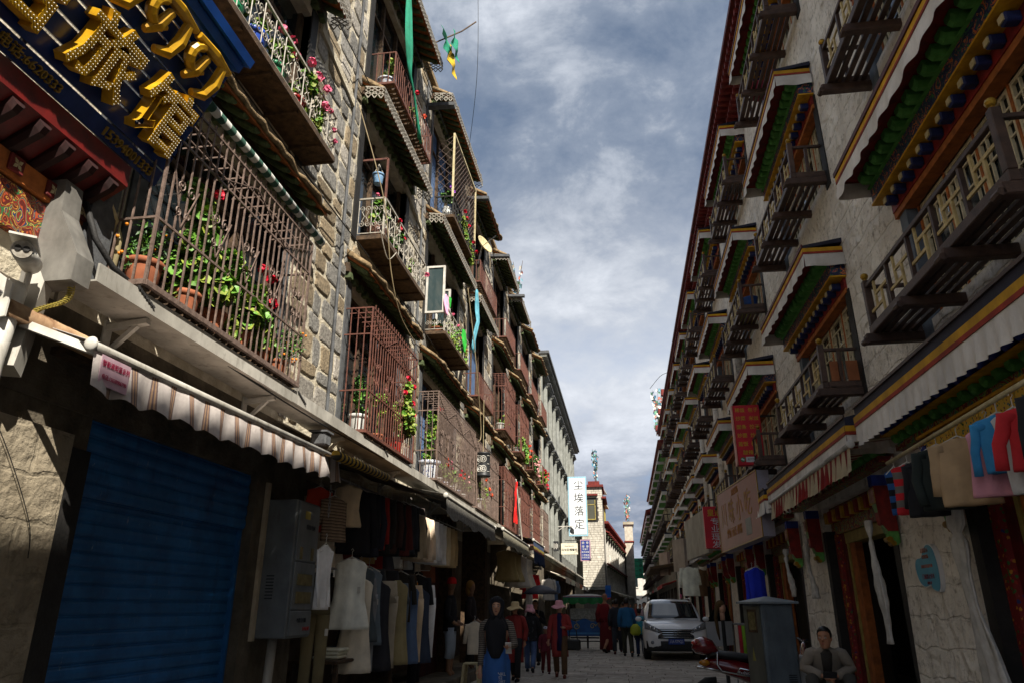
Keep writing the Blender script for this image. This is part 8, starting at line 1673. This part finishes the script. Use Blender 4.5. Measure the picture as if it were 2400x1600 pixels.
b = MB(); b.loft([[km @ Vector(v) for v in ((-.06, -.06, 1.47), (.5, -.06, 1.47), (.5, .56, 1.47), (-.06, .56, 1.47))], [km @ Vector(v) for v in ((-.06, -.06, 1.495), (.5, -.06, 1.495), (.5, .56, 1.495), (-.06, .56, 1.495))], [km @ Vector(v) for v in ((.2, .23, 1.56), (.24, .23, 1.56), (.24, .27, 1.56), (.2, .27, 1.56))]]); b.build('peaked_lid', M('cabinet_lid', '8c9498', '747c80', sc=3, rough=.5), kb)
kp(MB(), -.018, -.012, .12, .36, 1.12, 1.4, .003).build('window_frame', m_dwood, kb); kp(MB(), -.022, -.018, .15, .33, 1.15, 1.37, .001).build('small_window', m_mwin, kb)
b = MB(); b.prism([(.25, .78), (.33, .78), (.29, .95)], lambda u, v: km @ Vector((-.015, u, v)), lambda u, v: km @ Vector((-.012, u, v))); b.build('warning_triangle', M('dull_yellow2', '8f8a4a', '77723c'), kb)
for i in range(6): kp(MB(), .27, .38, -.016, -.012, .5 + i * .025, .51 + i * .025, .001).build('vent_slot', m_ink, kb)
kp(MB(), .415, .435, -.02, -.012, .8, .9, .003).build('handle', m_steel, kb)
streaks(m_cab, '3c4043', .55, .7, .5, (14, 14, 2.5))
# ---- small things around the cabinet: wig stand, scarf rack, white box, bucket
wg = thing('wig_stand', 'mannequin head with a braided wig on a pole beside the white car', 'wig stand', (1.75, 15, 0)); b = MB(); b.ball((1.77, 15, 1.42), .075, .085, .11); b.tube([(1.77, 15, 1.35), (1.77, 15, 1.2)], .045, 10); b.build('head', m_skinl, wg, True); b = MB(); b.ball((1.75, 15.01, 1.47), .085, .095, .09); b.ball((1.69, 15.0, 1.42), .05, .08, .1); b.tube([(1.68, 14.97, 1.45), (1.64, 14.96, 1.25), (1.66, 14.96, 1.0), (1.68, 14.96, .85)], [.04, .035, .028, .01], 8); b.build('wig', gm('3a2a14'), wg, True); MB().tube([(1.77, 15, 1.2), (1.77, 15, .02)], .035, 8).build('pole', m_plast, wg); MB().lathe([(.001, 0), (.18, 0), (.18, .03), (.001, .05)], (1.77, 15, .0), 16).build('base', m_plast, wg)
rk = thing('scarf_rack', 'low rack of rolled coloured scarves under plastic beside the cabinet', 'rack', (2.0, 14, 0)); b = MB(); [b.tube([(x, y, .02), (x, y, 1.15)], .015, 6) for x in (1.85, 2.35) for y in (13.6, 14.3)]; [b.tube([(1.85, y, 1.15), (2.35, y, 1.15)], .015, 6) for y in (13.6, 14.3)]; [b.tube([(x, 13.6, .3), (x, 14.3, .3)], .015, 6) for x in (1.85, 2.35)]; b.build('frame', m_steel, rk)
for i in range(9): b = MB(); x = 1.87 + i * .057; b.loft([ring((x, 13.58, z), Vector((1, 0, 0)), Vector((0, 1, 0)), .028, .02, 3, .3, i + z * 4, 12) for z in (1.14, .9, .6, .35)]); b.build('scarf', gm(('7a1c24', '5a7a22', '8a5a2c', '3a2a5a', 'a02a2a', '6a8a2a', '2a3a6a', '8a7a3a', '7a2a4a')[i]), rk, True)
b = MB(); b.sheet(8, 6, lambda u, v: (2.1 + .26 * u, 13.54 - .02 * math.sin(u * 9), 1.17 - .5 * v), .003); b.build('plastic_cover', M('plastic_sheet', 'b0b4b8', '8c9094', sc=10, rough=.25), rk)
tag(MB().bbox(2.12, 2.42, 10.9, 11.2, .14, .82, .02).build('white_crate', m_white), 'white crate behind the grey cabinet at the doorway', 'crate'); bucket('yellow-green bucket at the foot of the red doorway', 2.75, 9.35, .2, M('lime_plastic', 'a8a83a', '8a8a2c', rough=.4), .2, .36, 'bucket')
